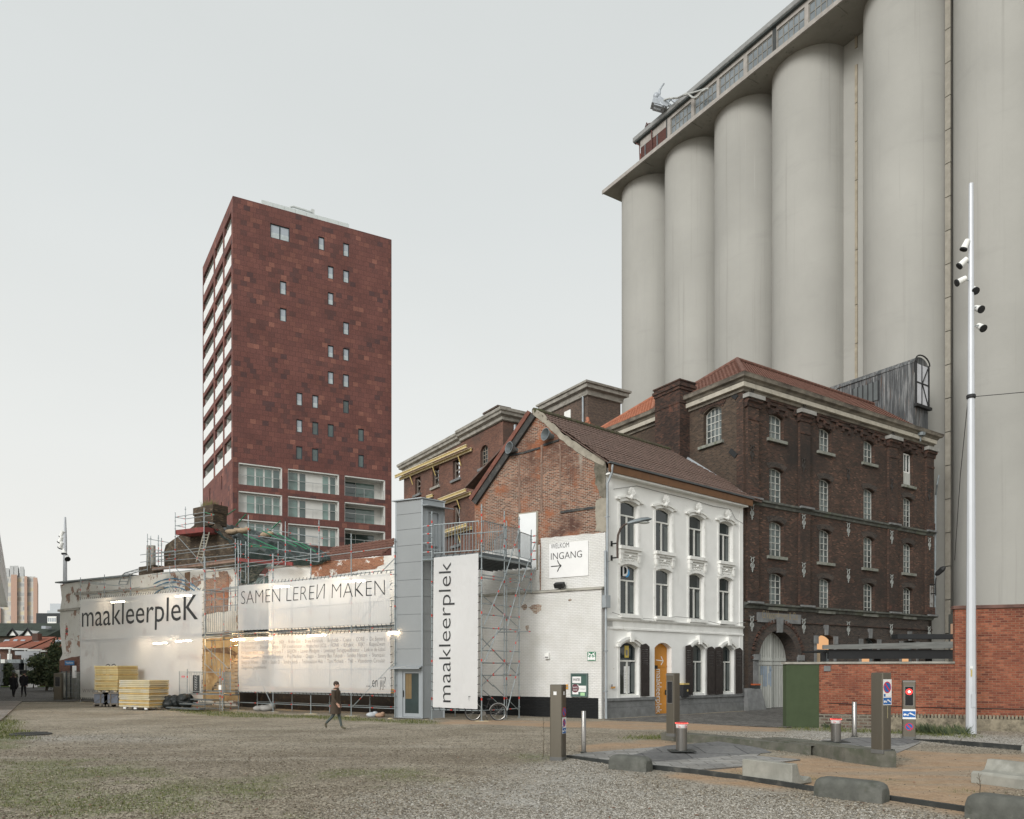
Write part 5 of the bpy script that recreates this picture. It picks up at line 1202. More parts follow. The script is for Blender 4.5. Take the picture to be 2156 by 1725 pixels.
 ho = build('hoist_housing', mb, RUST, t)
 mb = MB(); hp.box(mb, hp.uz(*ZA(700,280))[0], hp.uz(*ZA(850,240))[0], zt-1.75, zt-.45, .03, .06)
 build('window', mb, glassy('grimy roof glazing', (.07,.08,.08), .3), ho)
 mb = MB(); a_, b_ = hp.uz(*ZA(700,280))[0], hp.uz(*ZA(850,240))[0]
 for i in range(6): u = a_+(b_-a_)*i/5; hp.box(mb, u-.035, u+.035, zt-1.8, zt-.4, .062, .085)
 build('glazing_bars', mb, BLACK, ho)
 mb = MB(); pf.box(mb, .12, wd-.12, zt-2.75, zt-.05, .02, .07); dd = build('hoist_door', mb, mat('pale hoist door', (.52,.53,.56), .7, var=.08), ho)
 mb = MB()
 for u in (.06, wd-.06): pf.box(mb, u-.07, u+.07, zt-2.95, zt+.05, .02, .12)
 pf.box(mb, -.1, wd+.1, zt-2.98, zt-2.80, .02, .25); pf.box(mb, .75, .83, zt-2.75, zt-.05, .072, .10); pf.box(mb, .1, wd-.1, zt-1.35, zt-1.25, .072, .09)
 mb.tube(pf.pt(.82, zt-1.3, .09), pf.pt(wd-.14, zt-2.7, .09), .04); mb.tube(pf.pt(.82, zt-1.3, .09), pf.pt(wd-.14, zt-.1, .09), .04)
 for k in range(5):
  an = [math.pi*(i/10) for i in range(11)]; mb.path([pf.pt(wd/2 - (wd/2+.05)*math.cos(x), zt + .05 + .55*math.sin(x), .1 - k*.02) for x in an], .05, 5) if k == 0 else None
 build('door_frame', mb, BLACK, ho)
 mb = MB(); pts = []
 for i in range(11):
  x = math.pi*i/10; pts.append((wd/2 - (wd/2+.02)*math.cos(x), zt + .5*math.sin(x)))
 back = -(A-B).length
 vs = [pf.pt(u, z, 0) for u, z in pts] + [pf.pt(u, z, back) for u, z in pts]; mb.add(vs, [(i, i+1, 12+i, 11+i) for i in range(10)] + [tuple(range(11))]); build('vault_roof', mb, RUST, ho)
 return t
WARE = warehouse()
# ================================================================ ruined mill and turret behind the house
def mill():
 A, B = Vector((-9.2, 65.5, 0)), Vector((-.61, 52, 0)); D_ = B + Vector((1.52,1,0))*4.2
 p, q = PL(A, B), PL(B, D_); zt = at(1059, 866, 52).z
 t = thing('brick_mill', 'gutted brown brick mill building behind the gable with braced empty windows', 'mill', tuple(B))
 xs = [(297,343,1043,1205),(445,500,966,1142),(618,678,898,1080),(852,918,775,980)]
 holes = []
 for i, (x0, x1, y0, y1) in enumerate(xs):
  a, z1 = p.uz(*Z7(x0, y0+10)); b, _ = p.uz(*Z7(x1, y0)); z0 = p.uz(*Z7(x0, y1-8))[1]; holes.append(arch(a, b, z0, z1, .0 if i < 3 else .3))
 a, z1 = p.uz(*Z7(622,1290)); b, _ = p.uz(*Z7(678,1260)); lo = [(a, z1-3.0), (b, z1-3.0), (b, z1), (a, z1)]; holes.append(lo)
 mb = MB(); p.wall(mb, [(0,-.1),(p.L,-.1),(p.L,zt-.5),(0,zt-.5)], holes, 0, .5); build('front_wall', mb, BR_MILL, t)
 for i, h in enumerate(holes):
  if i == 3: win(t, p, h, -.2, mat('old glazing bars', (.20,.17,.14), .8), GLASSD, .06, 3, 5, .05)
  else:
   mb = MB(); u0, u1, z0, z1 = h[0][0], h[1][0], h[0][1], h[2][1]; d = -.18
   for u in (u0+.06, u1-.06): p.box(mb, u-.06, u+.06, z0, z1, d-.1, d)
   zm = (z0+z1)/2; p.box(mb, u0+.12, u1-.12, zm-.06, zm+.06, d-.09, d-.01)
   def dg(a_, b_): mb.tube(p.pt(a_[0],a_[1],d-.04), p.pt(b_[0],b_[1],d-.04), .07, 4)
   dg((u0+.1,z0+.1),(u1-.1,zm-.1)); dg((u0+.1,z1-.1),(u1-.1,zm+.1))
   w = build('window', mb, mat('grey bracing timber', (.16,.135,.115), .9) if i == 0 else bpy.data.materials['grey bracing timber'], t)
   if i != 2:
    mb = MB(); p.box(mb, u0, u1, z0, z1, -.6, -.52); build('boarding', mb, mat('dusty boarding', (.12,.115,.105), .9) if i == 0 else bpy.data.materials['dusty boarding'], w)
  mb = MB(); u0, u1, z0 = h[0][0], h[1][0], h[0][1]; p.box(mb, u0-.2, u1+.2, z0-.18, z0-.005, -.3, .16); build('sill', mb, STONEL if i in (1,) else BLUESTONE, t)
 mb = MB(); q.wall(mb, [(0,-.1),(q.L,-.1),(q.L,zt-.5),(0,zt-.5)], [], 0, .5); build('return_wall', mb, BR_MILL, t)
 mb = MB()
 E_ = A + (D_-B);
 for a_, b_, hh in ((A, E_, zt-6.5), (D_, E_, zt-3)):
  u = (b_-a_).normalized(); k = Vector((u.y,-u.x,0))*.2; mb.hexa([a_-k, b_-k, b_+k, a_+k] + [x+Vector((0,0,hh)) for x in (a_-k, b_-k, b_+k, a_+k)])
 build('rear_wall', mb, BR_MILL, t)
 prof = [(.002,zt-.75),(.1,zt-.7),(.12,zt-.5),(.34,zt-.4),(.36,zt-.25),(.46,zt-.18),(.48,zt),(-.5,zt),(-.5,zt-.5),(.002,zt-.5)]
 mb = MB(); um = p.uz(*Z7(690,670))[0]; dz = .0
 extr(mb, p, prof, 0, um, 0, 1, 0); pr2 = [(d+.06 if d > 0 else d, z+.10) for d, z in prof]; extr(mb, p, pr2, um, p.L, 0, 0, 1); extr(mb, q, pr2, 0, q.L, 0, 1, 0); build('cornice', mb, STONEL, t)
 mb = MB(); c = p.pt(p.uz(*Z7(770,600))[0], zt, -2.2); mb.obox(c+Vector((0,0,.6)), p.u*1.0, p.n*.5, (0,0,1.0)); mb.obox(c+Vector((0,0,1.66)), p.u*1.08, p.n*.58, (0,0,.06)); build('chimney', mb, BR_TURR, t)
 mb = MB(); mb.tube(q.pt(.9, 4, .12), q.pt(.9, zt-.8, .12), .10, 8); build('downpipe', mb, ZINCL, t)
 # yellow formwork beams bolted to the wall
 f = (((175,1052),(788,795)),((170,1012),(215,1020)),((412,928),(462,905)),((405,1205),(458,1188)),((545,1255),(782,1168)),((545,1535),(790,1462)))
 for (x0,y0),(x1,y1) in f:
  u0, z0 = p.uz(*Z7(x0,y0)); u1, z1 = p.uz(*Z7(x1,y1)); mb = MB(); big = (u1-u0) > 3
  zz = z0
  for k in ((0, .34) if big else (0,)):
   dd = .12 + (k*1.2); sl_ = z1-z0
   c0, c1 = p.pt(u0, z0-.1+k*.5, dd), p.pt(u1, z1-.1+k*.5, dd)
   for s_, h_, w_ in ((-.10,.03,.06),(.10,.03,.06),(0,.09,.025)):
    o_ = Vector((0,0,s_)); mb.hexa([c0+o_-p.n*w_-Vector((0,0,h_)), c1+o_-p.n*w_-Vector((0,0,h_)), c1+o_+p.n*w_-Vector((0,0,h_)), c0+o_+p.n*w_-Vector((0,0,h_)), c0+o_-p.n*w_+Vector((0,0,h_)), c1+o_-p.n*w_+Vector((0,0,h_)), c1+o_+p.n*w_+Vector((0,0,h_)), c0+o_+p.n*w_+Vector((0,0,h_))], 0 if s_ else 1)
  if big:
   nb = max(1, int((u1-u0)/3.2))
   for i in range(nb):
    u = u0+(u1-u0)*(i+.6)/nb; z = z0+(z1-z0)*(i+.6)/nb; mb.path([p.pt(u-.35,z-.25,.06), p.pt(u,z-.3,.3), p.pt(u,z-.95,.05)], .05, 4, 1)
  build('formwork_beam', mb, [PLANKW, YELM], t)
mill()
def turret():
 B = Vector((5.9, 60, 0)); A = Vector((2.88, 64.7, 0)); D_ = B + Vector((1.52,1,0))*1.85
 p, q = PL(A, B), PL(B, D_); zt = at(1237, 803, 59.5).z
 t = thing('roof_turret', 'square dark brick turret with flat pale cornice rising behind the tiled roofs', 'turret', tuple(B))
 mb = MB(); p.box(mb, 0, p.L, 8, zt-.4, -p.L*.6, 0); a, z1 = q.uz(*Z7(1852,440)); b = q.uz(*Z7(1952,460))[0]; z0 = q.uz(*Z7(1852,555))[1]
 h = arch(a, b, z0, z1, .35); q.wall(mb, [(0.002,8),(q.L,8),(q.L,zt-.4),(.002,zt-.4)], [h], .01, .4); build('wall', mb, BR_TURR, t)
 win(t, q, h, -.12, FRAMEG, GLASSD, .08, 4, 4, .06)
 prof = [(.012,zt-.95),(.15,zt-.9),(.2,zt-.55),(.48,zt-.45),(.5,zt-.2),(.62,zt-.15),(.65,zt),(-.5,zt+.05),(-.5,zt-.95)]
 mb = MB(); extr(mb, p, prof, 0, p.L, 0, 1, 1); extr(mb, q, prof, 0, q.L, 0, 1, 1); build('cornice', mb, STONEL, t)
 mb = MB(); u, z = p.uz(*Z7(1570,500)); u1 = p.uz(*Z7(1622,490))[0]; p.box(mb, u, u1, z-2.2, z+.1, .002, .06); build('hatch', mb, WHITEM, t)
 mb = MB(); mb.tube(p.pt(p.L-.45, 10, .12), p.pt(p.L-.45, zt-.9, .12), .08, 7); build('downpipe', mb, ZINCL, t)
turret()
def small_roof():     # little orange hipped roof in front of the turret
 A = at(1216, 912, 56); t = thing('tiled_roof', 'small orange tiled hip roof peeping over the brown ridge', 'roof', (A.x, A.y, 0))
 mb = MB(); ap = at(1237, 884, 57.5); l = at(1215, 917, 57.5); r = at(1310, 930, 59); f = at(1242, 925, 55.5)
 for a_, b_ in ((l, f), (f, r)):
  U = (b_-a_); U.z = 0; U.normalize(); V = ap - a_; V = (V - U*V.dot(U)).normalized(); w = (b_-a_).dot(U); hgt = (ap-a_).dot(V)
  tiles(mb, a_, U, V, [(0,-1.5),(w,-1.5),(w,0),((ap-a_).dot(U),hgt),(0,0)], .26, .34, .03, .04)
 build('tile_slope', mb, TILE_O, t)
 mb = MB(); mb.path([f+Vector((0,0,.1)), ap+Vector((0,0,.1))], [.16,.14], 8); build('ridge_tiles', mb, TILE_O, t)
 mb = MB(); mb.prism([Vector((p_.x,p_.y,8)) for p_ in (l, f, r)], (0,0,l.z-10)); build('wall', mb, BR_TURR, t)
small_roof()
# ================================================================ scaffold line, ruin and banners on the left
SA, SB = gp(168.7,1478), gp(832,1512)
SP = PL(SA, SB)
TUBE = [STEEL, REDM, GREENM]
def tube(parent, name, p, q, r=.026, marks=(), tip=0, base=False, m=0):
 """one scaffold tube with its red coupling marks"""
 p, q = Vector(p), Vector(q); r *= .86; mb = MB(); mb.tube(p, q, r, 6, m=m); L = (q-p).length
 for t_ in marks: a = p.lerp(q, max(0, t_-.055/L)); b = p.lerp(q, min(1, t_+.055/L)); mb.tube(a, b, r*1.12, 6, m=1)
 if name == 'standard':
  z = p.z + .5
  while z < q.z - .1: mb.lathe([(r,-.02),(r*2.3,-.008),(r*2.3,.008),(r,.02)], (p.x, p.y, z), 8); z += .5
  if base: mb.box((p.x-.09,p.y-.09,p.z), (p.x+.09,p.y+.09,p.z+.015)); mb.box((p.x-.30,p.y-.12,p.z-.05), (p.x+.30,p.y+.12,p.z), 3)
 return build(name, mb, TUBE + [PLANKW], parent)
def guard(parent, p, q, z0, z1, n=14, name='guardrail_panel', r=.018):
 p, q = Vector(p), Vector(q); d = q-p; mb = MB(); e0 = p+d*.03; e1 = p+d*.97
 A, B, C, D = [Vector((v.x, v.y, z)) for v, z in ((e0,z0),(e1,z0),(e1,z1),(e0,z1))]
 mb.path([A,B,C,D], r*1.35, 6, closed=True)
 for i in range(1, n): a = A.lerp(B, i/n); mb.tube(a, a+Vector((0,0,z1-z0)), r*.62, 4)
 return build(name, mb, STEEL, parent)
def dk(parent, pl, u0, u1, z, d0, d1, m=None, name='deck', th=.06):
 mb = MB(); n = max(1, int(abs(d1-d0)/.32))
 for i in range(n): a, b = d0+(d1-d0)*i/n, d0+(d1-d0)*(i+1)/n; pl.box(mb, u0, u1, z-th, z, max(a,b)-.008, min(a,b)+.008)
 return build(name, mb, m or DECKM, parent)
rnd = random.Random(3)
def marks(n=2): return [rnd.uniform(.08,.92) for _ in range(max(1, n-1))]
# ---- ruin
RW = SP.off(-2.7)
def ruin():
 t = thing('ruined_house', 'crumbling white painted ruin with dark brick gable behind the scaffold', 'ruin', tuple(RW.pt(8, 0)))
 f = lambda fz, *ps: [RW.uz(*fz(*p)) for p in ps]
 lw = f(Z1, (400,1540),(405,1215),(425,1170),(410,1050),(408,880),(420,800),(408,705),(560,678),(900,645),(1130,615),(1395,600),(1400,1560))
 lw[0] = (lw[0][0], -.1); lw[-1] = (lw[-1][0], -.1)
 lw = [lw[0]] + rough_outline(lw[1:7], 4, .05, 2)[:-3] + lw[7:]
 mb = MB(); RW.wall(mb, lw, [], 0, .45); build('painted_wall', mb, BR_PEEL, t)
 u1 = RW.uz(*ZS(965,980))[0]; ua = lw[-1][0]
 mid = f(Z1, (1400,1560),(1400,600)) ; zt = RW.uz(*ZS(950,975))[1]
 mb = MB(); RW.wall(mb, [(ua+.002,-.1),(u1,-.1),(u1,zt),(ua+.002,lw[-2][1])], [], -.01, .44); build('painted_wall', mb, BR_PEEL, t)
 mb = MB(); RW.prism(mb, rough_outline(f(ZQ, (425,850),(600,845),(810,830),(815,1500),(425,1500)), 6, .05, 12), -.008, .012); build('stained_glow_plaster', mb, mat('ochre stained and glow tinted plaster', (.40,.285,.15), .9, 0, .2, 1.5, .01, 12, .2, lay=[(1.3,.5,.68,(.24,.15,.075)),(3,.58,.7,(.47,.38,.25)),(5,.64,.74,(.13,.08,.05))]), t)  # ochre stain whose colour also carries the warm lamp glow of the bay
 # bare brick field in the stair bay, glow tinted plaster below
 mb = MB(); RW.prism(mb, rough_outline(f(ZQ, (440,220),(600,205),(590,150),(680,140),(700,200),(690,560),(440,590)), 5, .04, 9), -.008, .02); build('bare_brick_field', mb, BR_GAB, t)
 mb = MB(); RW.prism(mb, f(ZQ, (440,955),(690,940),(800,1010),(800,1040),(680,1005),(440,985)), -.008, .05); RW.prism(mb, f(ZQ, (760,1010),(800,1010),(800,1440),(770,1440)), -.008, .04); build('wall_scar', mb, mat('brown scar', (.15,.095,.06), .9, lay=[(4,.5,.7,(.3,.22,.14))]), t)
 mb = MB(); RW.prism(mb, f(ZQ, (240,160),(292,150),(292,345),(240,350)), .0, .03); build('wall_scar', mb, bpy.data.materials['brown scar'], t)
 mb = MB(); RW.prism(mb, rough_outline(f(Z1, (405,1215),(545,1185),(545,1300),(405,1310)), 5, .05, 4), .0, .025); build('bare_brick_field', mb, BR_MILL, t)
 mb = MB(); a, b = f(Z1, (402,1300),(548,1480)); RW.box(mb, a[0], b[0], -.1, a[1], .001, .05); build('cement_base', mb, mat('mottled grey cement', (.22,.215,.19), .9, 0, .25, 1.5, .008, 12, .2, lay=[(1.6,.5,.68,(.36,.355,.33)),(3,.6,.75,(.12,.10,.08))]), t)
 mb = MB()
 for a, b in (((408,876),(545,862)),): p_, q_ = f(Z1, a, b); RW.box(mb, p_[0]-.15, q_[0], p_[1]-.12, p_[1]+.05, .001, .12)
 p_, q_ = f(Z1, (512,757),(1120,715)); RW.prism(mb, [p_, q_, (q_[0], q_[1]-.16), (p_[0], p_[1]-.18)], .001, .1); build('ledge', mb, STONEL, t)
 a, b = f(Z1, (400,692),(900,645)); mb = MB(); RW.prism(mb, [(a[0]-.2,a[1]), b, (b[0],b[1]+.12), (a[0]-.2,a[1]+.10)], -.5, .2); build('roof_edge', mb, ZINC, t)
 mb = MB(); z = RW.uz(*ZQ(100,200))
 for y0, k in ((200,0),(235,1),(285,2)):
  pts = [(RW.uz(*ZQ(x, y0 + 22 + ((x-110)/300)**2*130*(1+k*.2)))) for x in range(-90, 420, 30)]; mb.path([RW.pt(u, z_, .02) for u, z_ in pts], [.05*(1 if i % 3 else .4) for i in range(len(pts))], 4)
 build('painted_arcs', mb, mat('faded blue line', (.09,.20,.30), .8), t)
 mb = MB()
 for y0, y1, m_ in ((1000,1003,0),(1034,1038,0)): p_ = f(Z1, (448,y0),(462,y1)); RW.box(mb, p_[0][0], p_[1][0], p_[1][1]-.03, p_[0][1]+.03, .001, .006)
 for x, y in ((452,1012),(457,1020),(452,1026)): u, z_ = RW.uz(*Z1(x,y)); RW.box(mb, u, u+.12, z_-.1, z_+.06, .001, .006, 1)
 build('pasted_notice', mb, [REDM, INK], t)
 # dark brick gable with chimney
 g = f(ZS, (135,980),(130,800),(150,720),(255,645),(390,560),(470,500),(485,470),(700,470),(770,560),(905,690),(965,770),(965,985))
 mb = MB(); RW.wall(mb, g, [], -.02, .4); build('gable', mb, brick('mossy gable brick', [(0,(.04,.03,.022)),(.5,(.075,.052,.034)),(.85,(.11,.075,.05)),(1,(.2,.15,.10))], (.07,.06,.045), ms=.012, lay=[(.6,.55,.72,(.20,.17,.125)),(.4,.5,.7,(.04,.034,.026))]), t)
 c = f(ZS, (487,480),(702,480)); zt_ = RW.uz(*ZS(590,280))[1]
 mb = MB(); RW.box(mb, c[0][0], c[1][0], c[0][1]-.3, zt_, -.9, .06); RW.box(mb, c[0][0]-.05, c[1][0]+.05, zt_-.5, zt_-.02, -.95, .11); ch = build('chimney', mb, bpy.data.materials['mossy gable brick'], t)
 mb = MB()
 for i in range(160):
  u = rnd.uniform(c[0][0]+.5, c[1][0]-.3); d = rnd.uniform(-.6, .0); p = RW.pt(u, zt_-.03, d); h = rnd.uniform(.2,.55); q = p + Vector((rnd.uniform(-.2,.2), rnd.uniform(-.1,.1), h)); s_ = RW.u*.018
  mb.add([p-s_, p+s_, q], [(0,1,2)])
 build('grass_tuft', mb, mat('dry tuft', (.12,.12,.04), .9), ch)
 mb = MB(); RW.box(mb, *[RW.uz(*Z1(900,600))[0], RW.uz(*Z1(1000,600))[0]], RW.uz(*Z1(950,650))[1], RW.uz(*Z1(950,570))[1], -1.2, -.46); b_ = build('chimney', mb, bpy.data.materials['mossy gable brick'], t)
 for x in (936, 966):
  u = RW.uz(*Z1(x,500))[0]; mb = MB(); z0, z1 = RW.uz(*Z1(x,572))[1]-.1, RW.uz(*Z1(x,426))[1]; mb.lathe([(.17,0),(.15,z1-z0),(.11,z1-z0),(.11,z1-z0-.5)], RW.pt(u, z0, -.8), 12); build('chimney_pot', mb, STONEL, b_)
 # right hand white wall with a brick patch, dark gap between
 r = f(Z2, (620,590),(905,560),(915,560),(1050,540),(1420,505),(1490,500),(1490,1620),(620,1620)); r[-1] = (r[-1][0], -.1); r[-2] = (r[-2][0], -.1)
 mb = MB(); RW.wall(mb, r, [], 0, .4); build('painted_wall', mb, BR_WHITE, t)
 mb = MB(); RW.prism(mb, rough_outline(f(Z2, (915,562),(1050,543),(1400,510),(1408,560),(1340,600),(915,650)), 5, .05, 6), .001, .02); build('bare_brick_field', mb, BR_PATCH, t)
 mb = MB(); RW.prism(mb, f(Z2, (612,594),(905,563),(905,552),(612,582)), -.42, .06); build('coping', mb, STONEL, t)
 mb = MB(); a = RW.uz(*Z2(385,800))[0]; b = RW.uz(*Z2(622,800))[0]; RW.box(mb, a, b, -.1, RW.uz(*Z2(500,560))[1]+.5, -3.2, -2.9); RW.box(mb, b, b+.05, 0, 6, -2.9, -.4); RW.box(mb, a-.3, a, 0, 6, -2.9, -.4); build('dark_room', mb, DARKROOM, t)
 # remaining tiled roof
 o = RW.off(-1.2); a, z = o.uz(*Z2(1000,505)); b = o.uz(*Z2(1445,500))[0]; zl = z-.5
 V = (-RW.n*1.0 + Vector((0,0,.75))).normalized(); z1 = 1.9
 mb = MB(); tiles(mb, o.pt(a-1.5, zl, .5), RW.u, V, [(0,0),(b-a+1.5,0),(b-a+1.5,z1),(1.2,z1)], .26, .33, .03, .04); build('roof', mb, TILE_R, t)
 mb = MB(); u = RW.uz(*Z2(1440,420))[0]; RW.box(mb, u, u+1.1, 7, RW.uz(*Z2(1450,380))[1], -1.6, -.9); RW.box(mb, u-.08, u+1.2, RW.uz(*Z2(1450,395))[1], RW.uz(*Z2(1450,380))[1]+.08, -1.7, -.8); build('chimney', mb, BR_CHIM, t)
 # back and flank so that the ruin has depth
 mb = MB(); q = RW.pt(lw[0][0]+.02, 0, -.45); mb.hexa([q, q+RW.u*.4, q+RW.u*.4-RW.n*5, q-RW.n*5] + [x+Vector((0,0,8)) for x in (q, q+RW.u*.4, q+RW.u*.4-RW.n*5, q-RW.n*5)]); build('flank_wall', mb, BR_MILL, t)
 return t
ruin()
# ---- tarpaulin over the opened roof
def tarp():
 ns, mt = 44, 18
 top = [(610,478),(700,470),(760,478),(900,495),(1080,545),(1300,580),(1500,615),(1700,690),(1950,800),(2040,850)]
 bot = [(640,500),(760,590),(900,690),(960,760),(1060,800),(1300,800),(1500,850),(1700,890),(1880,905),(2000,880)]
 def pos(L, s):
  k = s*(len(L)-1); i = min(int(k), len(L)-2); f_ = k-i; return (L[i][0]*(1-f_)+L[i+1][0]*f_, L[i][1]*(1-f_)+L[i+1][1]*f_)
 mb = MB(); rs = np.random.RandomState(4); G = []
 for j in range(mt+1):
  for i in range(ns+1):
   s, v = i/ns, j/mt; a, b = pos(top, s), pos(bot, s)
   d = -2.2 + 2.45*v
   x, y = a[0]+(b[0]-a[0])*v, a[1]+(b[1]-a[1])*v
   p = RW.P(*ZS(x, y), d); w = .10*math.sin(i*1.3+j*.9+2*math.sin(j*.7)) + .06*math.sin(i*2.7-j*1.7) + rs.uniform(-.06,.06)
   G.append(p + Vector((0,0,w*(.4 if j in (0,) else 1))) + RW.n*w*.5)
 for j in range(1, 9):        # hanging skirt
  for i in range(ns+1):
   s = i/ns; b = pos(bot, s); drop = (max(0, 420-abs(s-.50)*900)+50 if s < .48 else 95*(1-s)+25)*1.0
   drop = np.interp(s, [0,.28,.33,.45,.50,.56,.8,1], [15,20,380,370,330,120,60,20])
   p = RW.P(*ZS(b[0], b[1]+drop*j/8), .28 - (.55*j/8 if .30 < s < .54 else .1*j/8)); w = .11*math.sin(i*1.9+j*.3) + rs.uniform(-.03,.03); G.append(p + RW.n*w*.6)
 tot = mt+8; F_ = [(j*(ns+1)+i, (j+1)*(ns+1)+i, (j+1)*(ns+1)+i+1, j*(ns+1)+i+1) for j in range(tot) for i in range(ns)]
 mb.add(G, F_); o = build('tarpaulin', mb, TARP, smooth=80, loc=tuple(RW.P(*ZS(1300,700), -1)))
 tag(o, 'wrinkled black green tarpaulin draped over the opened roof', 'tarpaulin')
tarp()
for i, (a, b, d) in enumerate((((745,455),(945,315),-1.9), ((950,500),(1065,372),-1.6), ((1310,580),(1455,448),-1.4), ((1040,600),(1440,770),.1), ((1250,560),(1640,740),-.3), ((1420,590),(1760,770),-.4), ((1590,640),(1860,800),-.5))):
 mb = MB(); mb.tube(RW.P(*ZS(*a), d+.15), RW.P(*ZS(*b), d+.25), .035, 6); o = build('batten', mb, GREENM, loc=tuple(RW.P(*ZS(*a), d)))
 lab = ('green tube poking up past the chimney from the tarpaulin', 'green tube poking up in front of the tower corner', 'green tube poking up from the middle of the tarpaulin')
 if i < 3: tag(o, lab[i], 'tube', 'tubes holding the tarpaulin')
 else: tag(o, 'pale green batten lying on the slope of the tarpaulin', 'batten', 'battens lying on the tarpaulin')
for i, (x, y) in enumerate(((905,572),(1030,560),(735,462),(1290,612))):
 mb = MB(); p = RW.P(*ZS(x, y), -.6); mb.blob(p, (.42,.25,.18), 10, 6, .12, rot=.3*i); mb.blob(p+Vector((.25,.1,.12)), (.22,.2,.15), 8, 5, .12)
 o = build('sandbag', mb, mat('hessian', (.33,.25,.17), .9) if i == 0 else bpy.data.materials['hessian'], loc=tuple(p), smooth=70)
 tag(o, ('tan sandbag on the tarpaulin, the flatter one nearest the scaffold ladder', 'tan sandbag sitting upright just right of another on the tarpaulin', 'tan sandbag tucked beside the ruined chimney', 'tan sandbag lying far down the middle of the tarpaulin')[i], 'sandbag', 'sandbags on the tarpaulin')
# ---- main scaffold
def main_scaffold():
 t = thing('scaffold', 'long steel tube scaffold carrying the white banners along the ruin', 'scaffold', tuple(SP.pt(15, 0)))
 px = [(169.6,1216),(220,1210),(275,1212),(357.5,1192),(431.7,1172),(502,1150),(575,1167),(654.5,1155),(739.5,1124),(831.5,1134)]
 us = []
 for i, (x, yt) in enumerate(px):
  yb = 1478 + (x-168.7)*.0513; u, _ = SP.uz(x, yb); z1 = SP.uz(x, yt)[1]; us.append(u)
  tube(t, 'standard', SP.pt(u, 0), SP.pt(u, z1), .03, [.15,.62,.9], base=True)
  tube(t, 'standard', SP.pt(u, 0, -1.2), SP.pt(u, min(z1, 6.9), -1.2), .03, [.3,.7])
 uL, uM0, uM1, uR = us[0], us[4], us[5], us[-1]
 for z in (.42, .98, 4.12, 6.72):
  for d in (0, -1.2):
   for a, b in zip(us[:-1], us[1:]):
    if z in (.42,) and a < uM1-.1: continue
    tube(t, 'ledger', SP.pt(a, z, d), SP.pt(b, z, d), .025, [.5])
 for z in (.98, 4.12, 6.72):
  for u in us: tube(t, 'transom', SP.pt(u, z, 0), SP.pt(u, z, -1.2), .025)
 for a, b in zip(us[:-1], us[1:]):
  if a > uM1-.1: dk(t, SP, a+.03, b-.03, 1.10, -.05, -1.2); dk(t, SP, a+.03, b-.03, 4.24, -.05, -1.2)
  else: dk(t, SP, a+.03, b-.03, 4.24, -.05, -1.2)
  for z in (1.1, 4.24):
   if a > uM1-.1: guard(t, SP.pt(a, 0, -.22), SP.pt(b, 0, -.22), z+.1, z+1.12, 16)
 guard(t, SP.pt(us[4], 0, -.05), SP.pt(us[5], 0, -.05), 4.3, 5.75, 16)
 guard(t, SP.pt(us[3], 0, -.22), SP.pt(us[4]-.2, 0, -.22), 4.3, 5.4, 14)
 # timber toe board glowing at deck height
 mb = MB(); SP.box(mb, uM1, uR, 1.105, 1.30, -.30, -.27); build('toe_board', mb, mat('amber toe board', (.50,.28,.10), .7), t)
 for (a, b, d) in (((420,840),(640,1030),-.08), ((420,1040),(650,1535),.05), ((1190,1010),(1460,690),-.08), ((1190,1535),(1475,1235),.05), ((650,580),(560,690),-.08), ((1380,625),(1483,520),-.08)):
  tube(t, 'brace', SP.P(*Z2(*a), d), SP.P(*Z2(*b), d), .026, [.2])
 for (a, b, d) in (((555,1080),(715,720),-.08), ((1140,1070),(1385,1290),-.08), ((1150,700),(1385,985),-.1), ((560,1480),(720,1180),-.08)):
  tube(t, 'brace', SP.P(*Z1(*a), d), SP.P(*Z1(*b), d), .026, [.2])
 # hand rails above the banners
 z7 = 7.75
 for a, b in zip(us[4:-1], us[5:]): tube(t, 'ledger', SP.pt(a, z7, 0), SP.pt(b, z7-.0, 0), .025, [.3])
 for a, b in zip(us[:4], us[1:5]): tube(t, 'ledger', SP.pt(a, 7.35, -.6), SP.pt(b, 7.5, -.6), .025, [.4])
 # stair flight in the open bay
 mb = MB(); a, b = us[4]+.15, us[5]-.55
 for i in range(11): SP.box(mb, a, b, 1.1+i*.2, 1.25+i*.2, -.35-i*.17, -.62-i*.17)
 for u in (a, b): mb.obox(SP.pt(u, 2.15, -1.3), SP.u*.025, (-SP.n*.95+Vector((0,0,1.1))), Vector((0,0,.09)))
 build('stair_flight', mb, mat('stair treads', (.26,.20,.13), .7, 0, .3, 3), t)
 for d in (-.05, -1.15): tube(t, 'handrail', SP.P(*ZQ(440,925), d), SP.P(*ZQ(690,1160), d), .028)
 tube(t, 'handrail', SP.P(*ZQ(440,1105), -.3), SP.P(*ZQ(640,1290), -.3), .03)
 for i in range(12):
  x = 450+i*20; p = SP.P(*ZQ(x, 935+(x-440)*.94), -1.15)
  if i % 2 == 0: tube(t, 'baluster', p, p-Vector((0,0,1.0)), .012)
 for (a, b) in (((440,440),(620,425)),((440,372),(720,335)),((690,420),(800,405)),((440,345),(800,318)),((440,450),(700,432)),((440,875),(800,850)),((700,935),(800,920))):
  tube(t, 'ledger', SP.P(*ZQ(*a), -.9), SP.P(*ZQ(*b), -.9), .025, [.2,.4] if a[1] == 440 else [.5], m=0)
 for x, y0, y1 in ((517,335,560),(552,100,580),(716,300,560),(766,0,560),(517,870,1130),(552,850,1130),(716,840,1170)):
  tube(t, 'standard', SP.P(*ZQ(x, y1), -1.3), SP.P(*ZQ(x, y0), -1.3), .026, [.3,.7])
 return t, us
SCAF, SUS = main_scaffold()
